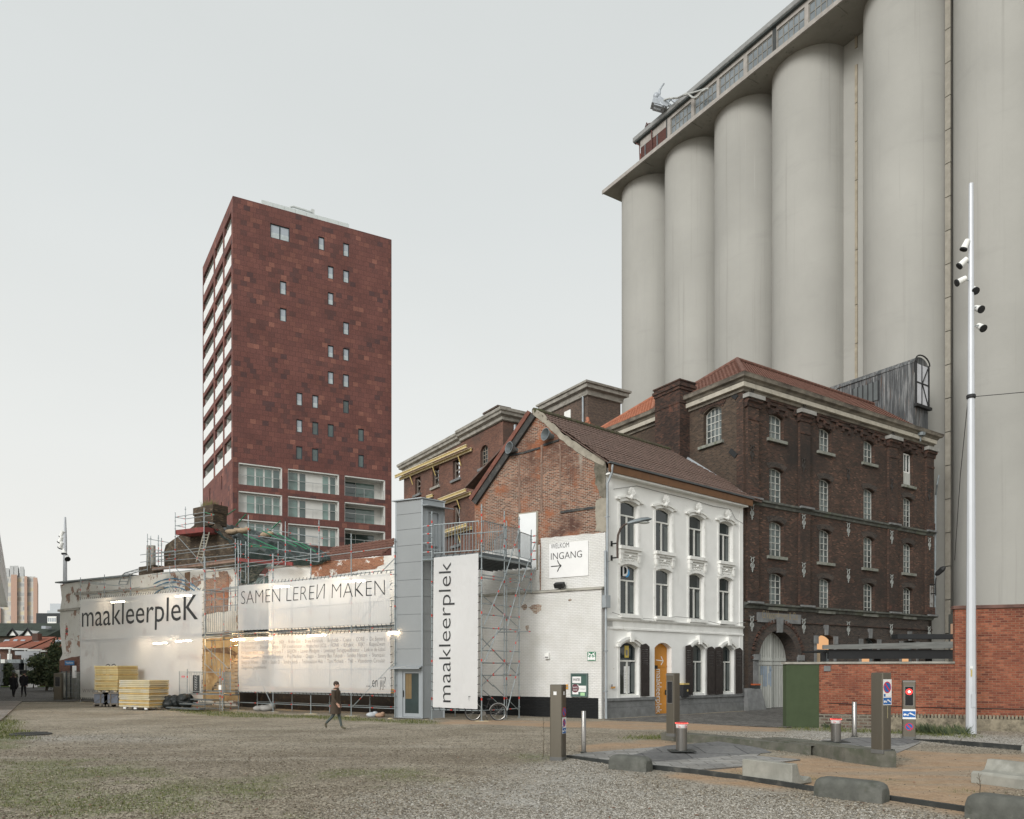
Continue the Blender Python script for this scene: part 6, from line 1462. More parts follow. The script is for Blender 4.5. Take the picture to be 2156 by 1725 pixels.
def upper_scaffold():
 t = thing('scaffold', 'upper scaffold cage around the ruined chimney and tarpaulin, with red boards and ladder', 'scaffold', tuple(SP.pt(12, 7, -2)))
 D1 = -1.7
 def P(x, y, d=D1): return SP.P(*ZS(x, y), d)
 for x, y0, y1, d in ((262,350,985,D1),(590,300,1130,D1),(378,285,985,-3.9),(708,325,900,-3.9),(945,650,1180,D1),(975,665,1180,-2.2),(1005,670,1150,-2.2),(1062,680,1150,-2.2),(1092,380,1170,D1),(1512,455,955,D1),(1893,440,910,D1),(1430,680,905,-2.3),(1368,820,1150,D1+.5),(70,610,965,-2.4),(107,640,965,-2.4)):
  tube(t, 'standard', P(x, y1, d), P(x, y0, d), .03, marks(3), m=2 if (x in (590,945,1062) and False) else 0)
 for x, y0, y1 in ((1003,355,610),(1025,370,590),(1078,365,590),(1098,385,590)): tube(t, 'standard', SP.P(*Z1(x, y1), -2.3), SP.P(*Z1(x, y0), -2.3), .028, [.6])
 L = [((262,405),(590,350)),((262,505),(590,455)),((590,350),(708,378)),((590,455),(708,478)),((262,405),(378,425)),((262,500),(378,520)),((378,425),(708,378)),
   ((0,825),(945,705)),((0,860),(945,738)),((0,915),(945,832)),((0,1000),(600,915)),((600,915),(945,870)),((0,1060),(975,940)),((1092,505),(1512,575)),((1512,575),(1893,640)),((1893,640),(2012,655)),
   ((1100,605),(1512,665)),((1512,665),(1893,725)),((1092,705),(1430,770)),((1430,770),(1900,835)),((1092,730),(1430,770)),((950,705),(1092,725)),((1100,805),(1512,860)),((1512,860),(1893,912)),((975,940),(1480,875)),((1480,875),(2012,800)),((975,1010),(1062,1022)),((975,1110),(1062,1125)),((975,815),(1062,828))]
 for i, (a, b) in enumerate(L): tube(t, 'ledger', P(*a), P(*b), .025, marks(2), m=2 if i in (18, 20, 2) else 0)
 for (a, b) in (((1003,390),(1145,415)),((955,500),(1190,470)),((955,550),(1190,520)),((1003,460),(1100,470)),((1003,505),(1100,512)),((550,690),(840,712)),((550,680),(720,695))): tube(t, 'ledger', SP.P(*Z1(*a), -2.3), SP.P(*Z1(*b), -2.3), .025, marks(1))
 for (a, b) in (((270,600),(575,940)),((270,985),(465,1200)),((200,1140),(290,1235)),((1400,965),(1500,870)),((1155,1170),(1315,1035))): tube(t, 'brace', P(*a, D1+.05), P(*b, D1+.05), .026, [.8])
 mb = MB()
 def board(a, b, w, h, d=D1-.05, m=0):
  p, q = P(*a, d), P(*b, d); u = (q-p).normalized(); n_ = SP.n*w; z_ = Vector((0,0,h)); mb.hexa([p, q, q-n_, p-n_, p+z_, q+z_, q-n_+z_, p-n_+z_], m)
 board((266,605),(590,570), 1.2, .30); build('red_board', mb, REDBOARD, t); mb = MB(); board((590,570),(708,560), .05, .26, -3.0); build('red_board', mb, REDBOARD, t)
 for a, b in (((0,1010),(600,955)), ((600,955),(945,912)), ((955,900),(1100,920)), ((1100,918),(1590,955))):
  mb = MB(); board(a, b, .06, .20, D1-.1); build('red_board', mb, REDBOARD if a[0] > 900 else mat('weathered plank', (.25,.17,.13), .8, lay=[(3,.5,.7,(.15,.10,.085))]), t)
 mb = MB(); p0, p1, q0, q1 = P(500,915,-2.0), P(590,575,-2.0), P(560,925,-2.0), P(650,575,-2.0); mb.tube(p0, p1, .035, 5, m=0); mb.tube(q0, q1, .035, 5, m=0)
 for i in range(1, 11): mb.tube(p0.lerp(p1, i/11), q0.lerp(q1, i/11), .022, 5)
 build('ladder', mb, mat('pale ladder', (.42,.40,.33), .6), t)
 mb = MB(); a = [SP.P(*Z1(x, y), -2.2) for x, y in ((808,700),(828,640),(850,622),(945,595))]; b = [p+Vector((.5,.15,.0)) for p in a]; mb.path(a, .035, 5); mb.path(b, .035, 5)
 for i in range(3):
  for k in range(3): mb.tube(a[i].lerp(a[i+1], k/3), b[i].lerp(b[i+1], k/3), .02, 4)
 a2 = [SP.P(*Z1(x, y), -2.2) for x, y in ((795,770),(812,700))];
 build('ladder', mb, STEEL, t)
upper_scaffold()
# ---- fluorescent tubes hung behind the cloth
lamps = [(Z2,650,760,718,'highest tube behind the SAMEN LEREN lettering at its start'), (Z2,1140,1275,679,'tube behind the upper banner near the lift tower'), (Z2,530,640,1072,'tube behind the start of the list of names'), (Z2,885,1010,1047,'tube behind the middle of the list of names'), (Z2,1440,1492,1031,'tube sticking out beside the lift tower'),
   (Z1,760,845,820,'tube behind the tall banner above its first letters'), (Z1,1195,1300,780,'tube behind the tall banner above its last letter'), (Z1,1045,1135,1101,'dim tube behind the middle of the tall banner'), (Z1,1195,1300,1086,'tube behind the tall banner low beside the stair bay')]
for f, x0, x1, y, lab in lamps:
 p, q = SP.P(*f(x0, y+2), -.75 if x0 != 1440 else .02), SP.P(*f(x1, y-3), -.75 if x0 != 1440 else .02)
 o = thing('tube_lamp', 'lit white ' + lab, 'lamp', tuple((p+q)/2), 'fluorescent tubes on the scaffold')
 mb = MB(); mb.tube(p, q, .032, 8); build('tube', mb, WARM2 if f is Z2 and y > 1000 else WARM, o)
 mb = MB(); u = (q-p).normalized(); mb.obox((p+q)/2+Vector((0,0,.065)), u*((q-p).length/2), SP.n*.035, (0,0,.025)); build('fitting', mb, WHITEM, o)
for k, (x, y, d) in enumerate(((600,1010,-1.2),(720,880,-2.0),(560,1330,-2.2))):     # glow in the stair bay comes from two tubes under the deck
 p = SP.P(*ZQ(x, y), d)
 if k < 1:
  p = SP.pt((SUS[4]+SUS[5])/2, 3.9, -1.05); o = thing('tube_lamp', 'lit white tube under the deck of the open stair bay', 'lamp', tuple(p), 'fluorescent tubes on the scaffold')
  mb = MB(); mb.tube(p-SP.u*.6, p+SP.u*.6, .035, 8); build('tube', mb, emit('amber work lamp', (1,.62,.26), 420), o); mb = MB(); mb.obox(p+Vector((0,0,.065)), SP.u*.65, SP.n*.04, (0,0,.025)); build('fitting', mb, WHITEM, o)
# ---- banners
def banner(corners, f, mat_, label, pl=SP, d=.07, seg=14):
 P = [pl.uz(*f(*c)) if f else pl.uz(*c) for c in corners]     # TL TR BR BL in (u,z)
 mb = MB(); n = seg
 for j in range(n+1):
  for i in range(n+1):
   s, v = i/n, j/n; a = (P[0][0]*(1-s)+P[1][0]*s, P[0][1]*(1-s)+P[1][1]*s); b = (P[3][0]*(1-s)+P[2][0]*s, P[3][1]*(1-s)+P[2][1]*s)
   edge = min(i, n-i, j, n-j)/n; sag = .05*math.sin(math.pi*s)*math.sin(math.pi*v)
   w = .012*math.sin(s*9+v*4) + sag
   if j == n: w += .01*math.sin(i*2.2)
   mb.v.append(tuple(pl.pt(a[0]*(1-v)+b[0]*v, a[1]*(1-v)+b[1]*v, d+w)))
 mb.f = [(j*(n+1)+i, (j+1)*(n+1)+i, (j+1)*(n+1)+i+1, j*(n+1)+i+1) for j in range(n) for i in range(n)]; mb.m = [0]*len(mb.f)
 c = pl.pt((P[0][0]+P[1][0])/2, (P[0][1]+P[3][1])/2, d); o = build('banner', mb, mat_, loc=tuple(c), smooth=80)
 tag(o, label, 'banner', 'white banners tied to the scaffolds')
 mb = MB(); k = int(abs(P[1][0]-P[0][0])/.28)       # lacing along top and bottom
 for (A_, B_, s_) in ((P[0], P[1], 1), (P[3], P[2], -1)):
  for i in range(k+1):
   u = A_[0]+(B_[0]-A_[0])*i/k; z = A_[1]+(B_[1]-A_[1])*i/k; mb.tube(pl.pt(u, z-.02*s_, d), pl.pt(u+.05, z+.15*s_, d-.04), .012, 4)
 for (A_, B_, s_) in ((P[0], P[3], -1), (P[1], P[2], 1)):
  kk = int(abs(A_[1]-B_[1])/.35)
  for i in range(kk+1):
   u = A_[0]+(B_[0]-A_[0])*i/kk; z = A_[1]+(B_[1]-A_[1])*i/kk; mb.tube(pl.pt(u-.02*s_, z, d), pl.pt(u+.10*s_, z+.03, d-.03), .012, 4)
 build('lacing', mb, BLACK, o); return o, P
LD = .012
BAN = {}
def cloth(mb, o, pl, P):      # lay lettering onto the sagging cloth
 W_, Ht = P[1][0]-P[0][0], P[0][1]-P[3][1]
 for i, q in enumerate(mb.v):
  r = Vector(q)-pl.o; u, z = r.dot(pl.u), q[2]; s = min(1, max(0, (u-P[0][0])/W_)); zt_ = P[0][1]*(1-s)+P[1][1]*s; zb_ = P[3][1]*(1-s)+P[2][1]*s; v = min(1, max(0, (zt_-z)/(zt_-zb_)))
  k = .07 + .05*math.sin(math.pi*s)*math.sin(math.pi*v) + .012*math.sin(s*9+v*4); mb.v[i] = tuple(Vector(q)+pl.n*k)
 return mb
B1, P1 = banner(((170.8,1263),(428.6,1243),(427,1475),(170.8,1469)), None, BANNER, 'tall white banner lettered maakleerplek in one slanting line, with insulation stacks before it')
B2, P2 = banner(((505,1233.6),(823.7,1207),(823.7,1314),(503.5,1328)), None, BANNER, 'upper wide white banner reading SAMEN LEREN MAKEN')
B3, P3 = banner(((505,1342),(823.7,1330),(825,1461),(505,1456.4)), None, BANNER, 'lower wide white banner printed with a list of names and en jij')
def slant_text(parent, s, pl, f, a, b, asc, d, mat_, bold=0, mirror=None):
 """text whose baseline runs from pixel a to b and whose ascender is asc metres"""
 u0, z0 = pl.uz(*f(*a)); u1, z1 = pl.uz(*f(*b)); mb = MB(); text_mb(mb, pl, s, u0, u1, 0, asc, d, bold=bold)
 sl = (z1-z0)/(u1-u0); mb.v = [(x, y, z + z0 + sl*((Vector((x,y,0))-pl.o).dot(pl.u)-u0)) for x, y, z in mb.v]
 for o_, P_ in ((B1,P1),(B2,P2),(B3,P3)):
  if o_ is parent: cloth(mb, o_, pl, P_)
 return build('lettering', mb, mat_, parent)
slant_text(B1, 'maakleerpleK', SP, Z1, (567,990), (1357,938), (SP.uz(*Z1(1300,785))[1]-SP.uz(*Z1(1300,945))[1])*1.10, LD, INK)
slant_text(B1, 'www.maakleerplek.be', SP, Z1, (569,1437), (960,1437), .42, LD, INKG, -.012)
slant_text(B2, 'SAMEN LEREИ MAKEN', SP, Z2, (444,838), (1420,776), SP.uz(*Z2(1100,690))[1]-SP.uz(*Z2(1100,798))[1], LD, INK, -.022)
NAMES = ['Architectuur Lismont  -  Arktos  -  b00t  -  Brake-Out  -  Bram Kerkhofs  -  Brightlab  -  Casco  -  CORE  -  De Batterij', 'De RuimteVaart  -  Dovetail  -  Edison  -  ESF transitiemotor  -  Hogeschool UCLL  -  HONK  -  IDFabric  -  KIJK!  -  KopjeZwam',
   'KU Leuven KICK  -  KU Leuven Groep T  -  LE(J)ON  -  Leuven Mindgate  -  Levenzegt Terugspeeltheater  -  Link in de kabel', 'Maakbaar Leuven  -  Marieke Dobbelaer  -  Pop Machina  -  Quppa  -  Sammy Ben Yakoub  -  Sander Nysten  -  Sharepair', 'Sheep on Wheels  -  SOM  -  Studio D  -  Sundry Seeds  -  Technovation Hub  -  Tom Michiels  -  Trill  -  Vlaanderen Circulair']
for i, (y0, y1) in enumerate(((1112,1082),(1143,1118),(1175,1155),(1208,1193),(1243,1232))): slant_text(B3, NAMES[i], SP, Z2, (446,y0), (1422,y1), .20, LD, INKG, -.012)
slant_text(B3, 'Zorgcirkels Jongdementie', SP, Z2, (446,1276), (617,1276), .20, LD, INKG, -.012)
slant_text(B3, '... en jij?', SP, Z2, (1296,1398), (1425,1398), .50, LD, INK, -.012)
# ---- grey lift tower
LA, LB = Vector((-5.278,34.9,0)), Vector((-4.0,34.25,0)); LC = LB + Vector((1.186,1,0))*.78
def lift():
 t = thing('lift_tower', 'narrow grey clad lift tower with glass door between two banners', 'lift tower', tuple((LA+LB)/2))
 p, q = PL(LA, LB), PL(LB, LC); zt = at(888.7, 1050, 34.25).z
 f = lambda x, y: p.uz(*Z3(x, y)); g = lambda x, y: q.uz(*Z3(x, y))
 zs = [f(200, y)[1] for y in (1255,1140,1020,905,785,670,550,435,325,220)] + [zt]
 D_ = LA + (LC-LB)
 mb = MB(); zb = zs[0]
 core = [LA.lerp(LC, .03), LB.lerp(D_, .03), LC.lerp(LA, .03), D_.lerp(LB, .03)]
 mb.prism([c+Vector((0,0,zb)) for c in core], (0,0,zt-zb-.05)); build('shaft_core', mb, LIFTF, t)
 mb = MB()
 for z0, z1 in zip(zs[:-1], zs[1:]):
  p.box(mb, .03, p.L-.03, z0+.008, z1-.008, -.03, .0)
 for k, (z0, z1) in enumerate(zip(zs[:-1], zs[1:])):
  if k < 7: q.box(mb, .03, q.L-.03, z0+.008, z1-.008, -.03, .0)
 r_ = PL(D_, LC);
 build('cladding', mb, LIFT, t)
 mb = MB()
 for P_ in (LA, LB, LC, D_): c = P_.lerp((LA+LC)/2, .02); mb.box((c.x-.035,c.y-.035,0), (c.x+.035,c.y+.035,zt))
 build('corner_post', mb, LIFTF, t)
 mb = MB(); rf = [p.pt(-.16,zt,.10), p.pt(p.L+.03,zt,.10), q.pt(q.L+.06,zt,.04), D_+Vector((0,0,zt))-p.u*.15]; mb.prism(rf, (0,0,.05)); build('roof', mb, LIFTF, t)
 # ground floor door
 u0, z1 = f(150,1285); u1, _ = f(275,1285)
 mb = MB(); p.wall(mb, [(.02,0),(p.L-.02,0),(p.L-.02,zb-.12),(.02,zb-.12)], [[(u0,.06),(u1,.06),(u1,z1-.04),(u0,z1-.04)]], -.02, .12); q.box(mb, .02, q.L-.02, 0, zb, -.08, -.01); build('door_surround', mb, LIFTF, t)
 a, za = f(165,1305); b, zb_ = f(258,1580)
 mb = MB(); p.wall(mb, [(u0+.01,.07),(u1-.01,.07),(u1-.01,z1-.05),(u0+.01,z1-.05)], [[(a,zb_),(b,zb_),(b,za),(a,za)]], -.05, .05); d_ = build('door', mb, LIFTF, t)
 mb = MB(); p.box(mb, a-.01, b+.01, zb_-.01, za+.01, -.085, -.075); build('pane', mb, glassy('lift door glass', (.03,.045,.045), .05, .8), d_)
 mb = MB(); p.box(mb, u0+.03, u0+.06, .95, 1.25, -.05, -.01); build('handle', mb, BLACK, d_)
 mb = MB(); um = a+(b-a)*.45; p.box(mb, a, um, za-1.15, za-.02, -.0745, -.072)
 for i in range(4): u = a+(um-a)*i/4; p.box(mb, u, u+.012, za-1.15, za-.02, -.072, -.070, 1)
 build('painted_reflection', mb, [mat('painted warm reflection', (.17,.115,.05), .5), mat('painted reflection gap', (.08,.055,.025), .6)], d_)  # warm reflection in the door glass, painted as thin strips over the pane
 mb = MB(); zc = zb; mb.hexa([p.pt(-.12,zc-.14,.34), p.pt(p.L+.05,zc-.14,.34), p.pt(p.L+.02,zc-.04,.0), p.pt(-.05,zc-.04,.0), p.pt(-.12,zc-.11,.34), p.pt(p.L+.05,zc-.11,.34), p.pt(p.L+.02,zc+.02,.0), p.pt(-.05,zc+.02,.0)]); build('door_canopy', mb, LIFTF, t)
 mb = MB(); p.box(mb, -.05, p.L+.15, 0, .03, -.3, .25); build('threshold', mb, STAINL, t)
 # landing door at the top on the side face
 a, za = g(322,205); b, zb2 = g(398,470); a0 = g(305,180)[0]; b0 = q.L-.05
 mb = MB(); q.wall(mb, [(.02,zs[7]),(q.L-.02,zs[7]),(q.L-.02,zt-.02),(.02,zt-.02)], [[(a,zb2),(b,zb2),(b,za),(a,za)]], 0, .06); build('landing_surround', mb, LIFTF, t)
 mb = MB(); q.box(mb, a, b, zb2, za, -.08, -.05); d2 = build('landing_door', mb, BLACK, t)
 mb = MB(); q.wall(mb, [(a-.04,zb2-.04),(b+.12,zb2-.04),(b+.12,za+.05),(a-.04,za+.05)], [[(a+.03,zb2+.05),(b-.02,zb2+.05),(b-.02,za-.03),(a+.03,za-.03)]], .03, .03); build('frame', mb, LIFTF, d2)
 zc = g(330,165)[1]; mb = MB(); mb.hexa([q.pt(-.02,zc-.05,.0), q.pt(q.L,zc-.05,.0), q.pt(q.L+.15,zc-.12,.55), q.pt(-.05,zc-.12,.55), q.pt(-.02,zc+.02,.0), q.pt(q.L,zc+.02,.0), q.pt(q.L+.15,zc-.09,.55), q.pt(-.05,zc-.09,.55)]); build('landing_canopy', mb, LIFTF, t)
 # rear faces
 mb = MB();
 for A_, B_ in ((LA, D_), (D_, LC)):
  a_ = A_.lerp((LA+LC)/2,.03); b_ = B_.lerp((LA+LC)/2,.03); u = (b_-a_).normalized(); k = Vector((u.y,-u.x,0))*.01; mb.hexa([a_-k,b_-k,b_+k,a_+k]+[x+Vector((0,0,zt-.06)) for x in (a_-k,b_-k,b_+k,a_+k)])
 build('rear_cladding', mb, LIFT, t)
lift()
# ---- scaffold bridge from the lift to the gable door
BP0, BP1 = gp(909.4,1515), gp(1014,1518); BP2 = gp(1093,1512); BF, BS = PL(BP0, BP1), PL(BP1, BP2)
def bridge():
 t = thing('scaffold', 'scaffold landing with caged railings between the lift tower and the gable door', 'scaffold', tuple(BP1))
 zd = BF.uz(1014, 1162)[1]
 def f(x, y, d=0): return BF.P(*Z3(x, y), d)
 def s(x, y, d=0): return BS.P(*Z3(x, y), d)
 T = lambda pl, x, y: pl.uz(*Z3(x, y))[1]
 gd = GP_.off(.4)
 B3_ = gp(*Z3(1065,1640)); u3 = GP_.uz(*Z3(1065,700))[0]; B3_ = GP_.pt(u3, 0, .5)
 base = [BP0, BP1, s(845,1615), BP2]; base[2] = Vector((base[2].x, base[2].y, 0))
 um = BS.uz(*Z3(845,1000))[0]; base[2] = BS.pt(um, 0)
 tops = [T(BF,352,205), T(BF,692,155), T(BS,845,200), T(BS,945,240)]
 for b, z in zip(base, tops): tube(t, 'standard', b, b+Vector((0,0,z)), .032, [.1,.28,.5,.66,.83,.95], base=True)
 back = [BP0 - BF.n*2.2, BP1 - BF.n*2.2 + BF.u*.2]
 for b in back: tube(t, 'standard', b, b+Vector((0,0,zd+1.7)), .03, [.2,.5,.9])
 tube(t, 'standard', B3_+Vector((0,0,ZLEDGE)), B3_+Vector((0,0,T(GP_,1065,340))), .03, [.3,.6,.8])
 # deck out to the gable
 e2 = B3_; w3 = GP_.pt(u3-2.3, 0, .3)
 mb = MB(); mb.prism([Vector((v.x,v.y,zd-.16)) for v in (BP0-BF.u*.45, BP1, BP2, e2, w3, BP0-BF.n*2.2)], (0,0,.14));
 build('deck', mb, DECKM, t)
 mb = MB()
 for i in range(9): a, b = BP0.lerp(BP1, i/8), w3.lerp(e2, i/8); a, b = a+Vector((0,0,zd-.22)), b+Vector((0,0,zd-.22)); mb.obox((a+b)/2, (b-a)/2, BF.u*.03, (0,0,.055))
 build('deck_joist', mb, DECKM, t)
 up = lambda v, z: Vector((v.x, v.y, z))
 mb = MB();
 for A_, B_ in ((BP0-BF.u*.45, BP1), (BP1, BP2), (BP2, e2)):
  n_ = Vector((0,0,.1)); a, b = up(A_, zd-.2), up(B_, zd-.2); mb.path([a, b], .055, 4)
 build('deck_beam', mb, STEEL, t)
 guard(t, BP0+BF.u*.05, BP1-BF.u*.06, zd+.08, T(BF,690,268), 15, r=.022)
 guard(t, BP1+BS.u*.06, base[2]-BS.u*.05, zd+.08, T(BF,690,268)+.02, 11, r=.022); guard(t, base[2]+BS.u*.05, BP2-BS.u*.05, zd+.08, T(BF,690,268), 9, r=.022)
 guard(t, BP2+(e2-BP2)*.04, e2, zd+.08, T(BF,690,268)-.1, 10, r=.022)
 guard(t, back[0], back[1], zd+.08, zd+1.25, 12); guard(t, w3.lerp(e2,.05), back[1], zd+.08, zd+1.25, 12)
 for z in (zd+.15,zd+.55,zd+.95,zd+1.3): tube(t, 'handrail', up(BP0,z)-BF.u*.45, up(BP0,z), .03, [.6])
 for z in (zd+.1,zd+.5,zd+.9,zd+1.2): tube(t, 'handrail', up(e2,z), up(e2,z)+GP_.u*.28, .03, [.6])
 # side bracing below the deck
 for y in (635,655,830,905,995,1150,1235,1320,1560):
  tube(t, 'ledger', up(BP1, T(BF,692,y)), up(BP2, T(BF,692,y)) + Vector((0,0,-.0)), .026, [.3,.75])
 for y in (690,1560): tube(t, 'ledger', up(BP0, T(BF,692,y)), up(BP1, T(BF,692,y)), .026, [.4])
 for y in (590,690): tube(t, 'ledger', up(BP2, T(BF,692,y)), up(e2, T(BF,692,y)-.1), .026, [.4]); tube(t, 'ledger', up(back[1], T(BF,692,y)), up(e2, T(BF,692,y)), .026)
 for a, b in (((945,340),(845,655)),((1055,420),(962,680)),((845,655),(708,975)),((945,690),(865,985)),((845,905),(710,1230)),((945,1010),(868,1310)),((945,1240),(865,1555))): tube(t, 'brace', s(*a, .05), s(*b, .05), .027, [.3])
 tube(t, 'brace', s(1065,560,-.4), s(962,838,0), .027, [.4])
 for a, b in (((700,780),(845,905)),((775,845),(940,990)),((690,1065),(840,1225)),((770,1150),(940,1320)),((690,1145),(845,985)),((690,1390),(845,1235)),((700,1420),(820,1525)),((770,1385),(945,1560)),((690,1315),(770,1395))): tube(t, 'brace', s(*a, -.35), s(*b, -.35), .026, [.5])
 tube(t, 'ledger', s(805,1025,.08), s(1025,1022,.08), .026, [.5,.95])
 for x in (352,692):
  P_ = f(x, 500); mb = None
 return zd
BZD = bridge()
B4, P4 = banner(((915,1175),(1009,1165.6),(1007,1493.5),(912.5,1489)), None, BANNERO, 'narrow upright white banner with maakleerplek reading upward', BF, .07)
mb = MB(); a, z1 = BF.uz(*Z3(400,555)); b, z0 = BF.uz(*Z3(497,1503)); z1 = BF.uz(*Z3(450,553))[1]
ub = BF.uz(*Z3(488,1000))[0]; text_mb(mb, BF, 'maakleerplek', BF.uz(*Z3(402,1000))[0], 0, (z0, z1), ub-BF.uz(*Z3(402,1000))[0], LD, vert=True, bold=-.008); cloth(mb, B4, BF, P4); build('lettering', mb, INK, B4)
# ---- entrance landing in front of the stair bay
def landing():
 E_ = SP.off(1.15)
 def P(x, y): u, z = E_.uz(*ZQ(x, y)); return u, z
 t = thing('scaffold', 'low scaffold entrance landing with steps and barred gates before the stair bay', 'scaffold', tuple(E_.pt(P(450,1590)[0], 0)))
 ul, ur = P(262,1500)[0], P(630,1500)[0]; us = SP.uz(*ZQ(795,1500))[0]
 for u, y0 in ((ul,1165),(P(605,1500)[0],1165),(ur,1190)): tube(t, 'standard', E_.pt(u, 0), E_.pt(u, P(400,y0)[1]), .03, [.35,.8], base=False)
 zt, zd = P(262,1197)[1], P(262,1425)[1]
 for z in (zd, .12, zd*.45): tube(t, 'ledger', E_.pt(ul, z), E_.pt(ur, z), .026, [.3]); tube(t, 'ledger', E_.pt(ur, z), SP.pt(us, z), .026, [.5])
 for z in (zd, zd*.45): tube(t, 'ledger', E_.pt(ul, z), SP.pt(SP.uz(*ZQ(262,1500))[0]+.5, z), .026)
 dk(t, E_, ul+.05, P(440,1400)[0], zd+.02, -.05, -1.1); dk(t, E_, P(390,1400)[0], ur-.05, zd*.72, .55, .12); dk(t, E_, P(345,1400)[0], ur-.05, zd*.45, .95, .55); dk(t, E_, ul+.05, ur-.05, zd+.0, -.6, -1.1)
 dk(t, E_, P(270,1400)[0], ur-.05, zd*.2, 1.3, .95)
 guard(t, E_.pt(P(285,1400)[0], 0), E_.pt(P(430,1400)[0], 0), zd+.12, zt, 8, 'gate'); g1 = guard(t, E_.pt(ur+.05, 0, -.05), SP.pt(us-.25, 0, .3), zd+.10, zt, 8, 'gate')
 tube(t, 'ledger', E_.pt(ul, zt), E_.pt(P(605,1400)[0], zt-.02), .024)
 mb = MB(); a, z1 = E_.uz(*ZQ(318,1232), -.5); b, z0 = E_.uz(*ZQ(388,1425), -.5); q = E_.off(-.5); q.box(mb, a, b, z0, z1, -.02, 0, 0)
 ca = (a+b)/2
 for i in range(6):
  zz = z0+(z1-z0)*(.2+.13*i); mb.path([q.pt(ca-.12, zz+.1, .01), q.pt(ca-.02, zz, .01)], .018, 4, 1); mb.path([q.pt(ca+.02, zz+.04, .01), q.pt(ca+.12, zz+.16, .01)], .014, 4, 1)
 build('poster', mb, [BLACK, SIGNW], t)
 mb = MB(); a, z1 = P(598,1335); b, z0 = P(625,1385); E_.box(mb, a, b, z0, z1, .04, .045); build('paper_notice', mb, SIGNW, t)
 # site fence panel to the left
 u0 = P(175,1300)[0]; z1 = P(175,1190)[1]; z0 = .25
 ft = thing('site_fence', 'wire mesh fence panel with small red sign left of the entrance landing', 'fence', tuple(E_.pt(u0, 0)))
 mb = MB(); mb.path([E_.pt(u0,0,-.02), E_.pt(u0,z1,-.02), E_.pt(ul-.05,z1-.03,-.02), E_.pt(ul-.05,0,-.02)], .022, 6); build('frame', mb, STEEL, ft)
 mb = MB(); n = 12
 for i in range(1, n): u = u0+(ul-.05-u0)*i/n; mb.tube(E_.pt(u,z0,-.02), E_.pt(u,z1-.02,-.02), .005, 3)
 for i in range(9): z = z0+(z1-z0)*i/9; mb.tube(E_.pt(u0,z,-.02), E_.pt(ul-.05,z,-.02), .005, 3)
 build('mesh', mb, STEEL, ft)
 mb = MB(); a, z1_ = P(202,1238); b, z0_ = P(235,1256); E_.box(mb, a, b, z0_, z1_, -.01, .0); E_.box(mb, a+.05, b-.05, z0_+.05, z1_-.06, .0, .003, 1); build('sign', mb, [SIGNR, SIGNW], ft)
landing()
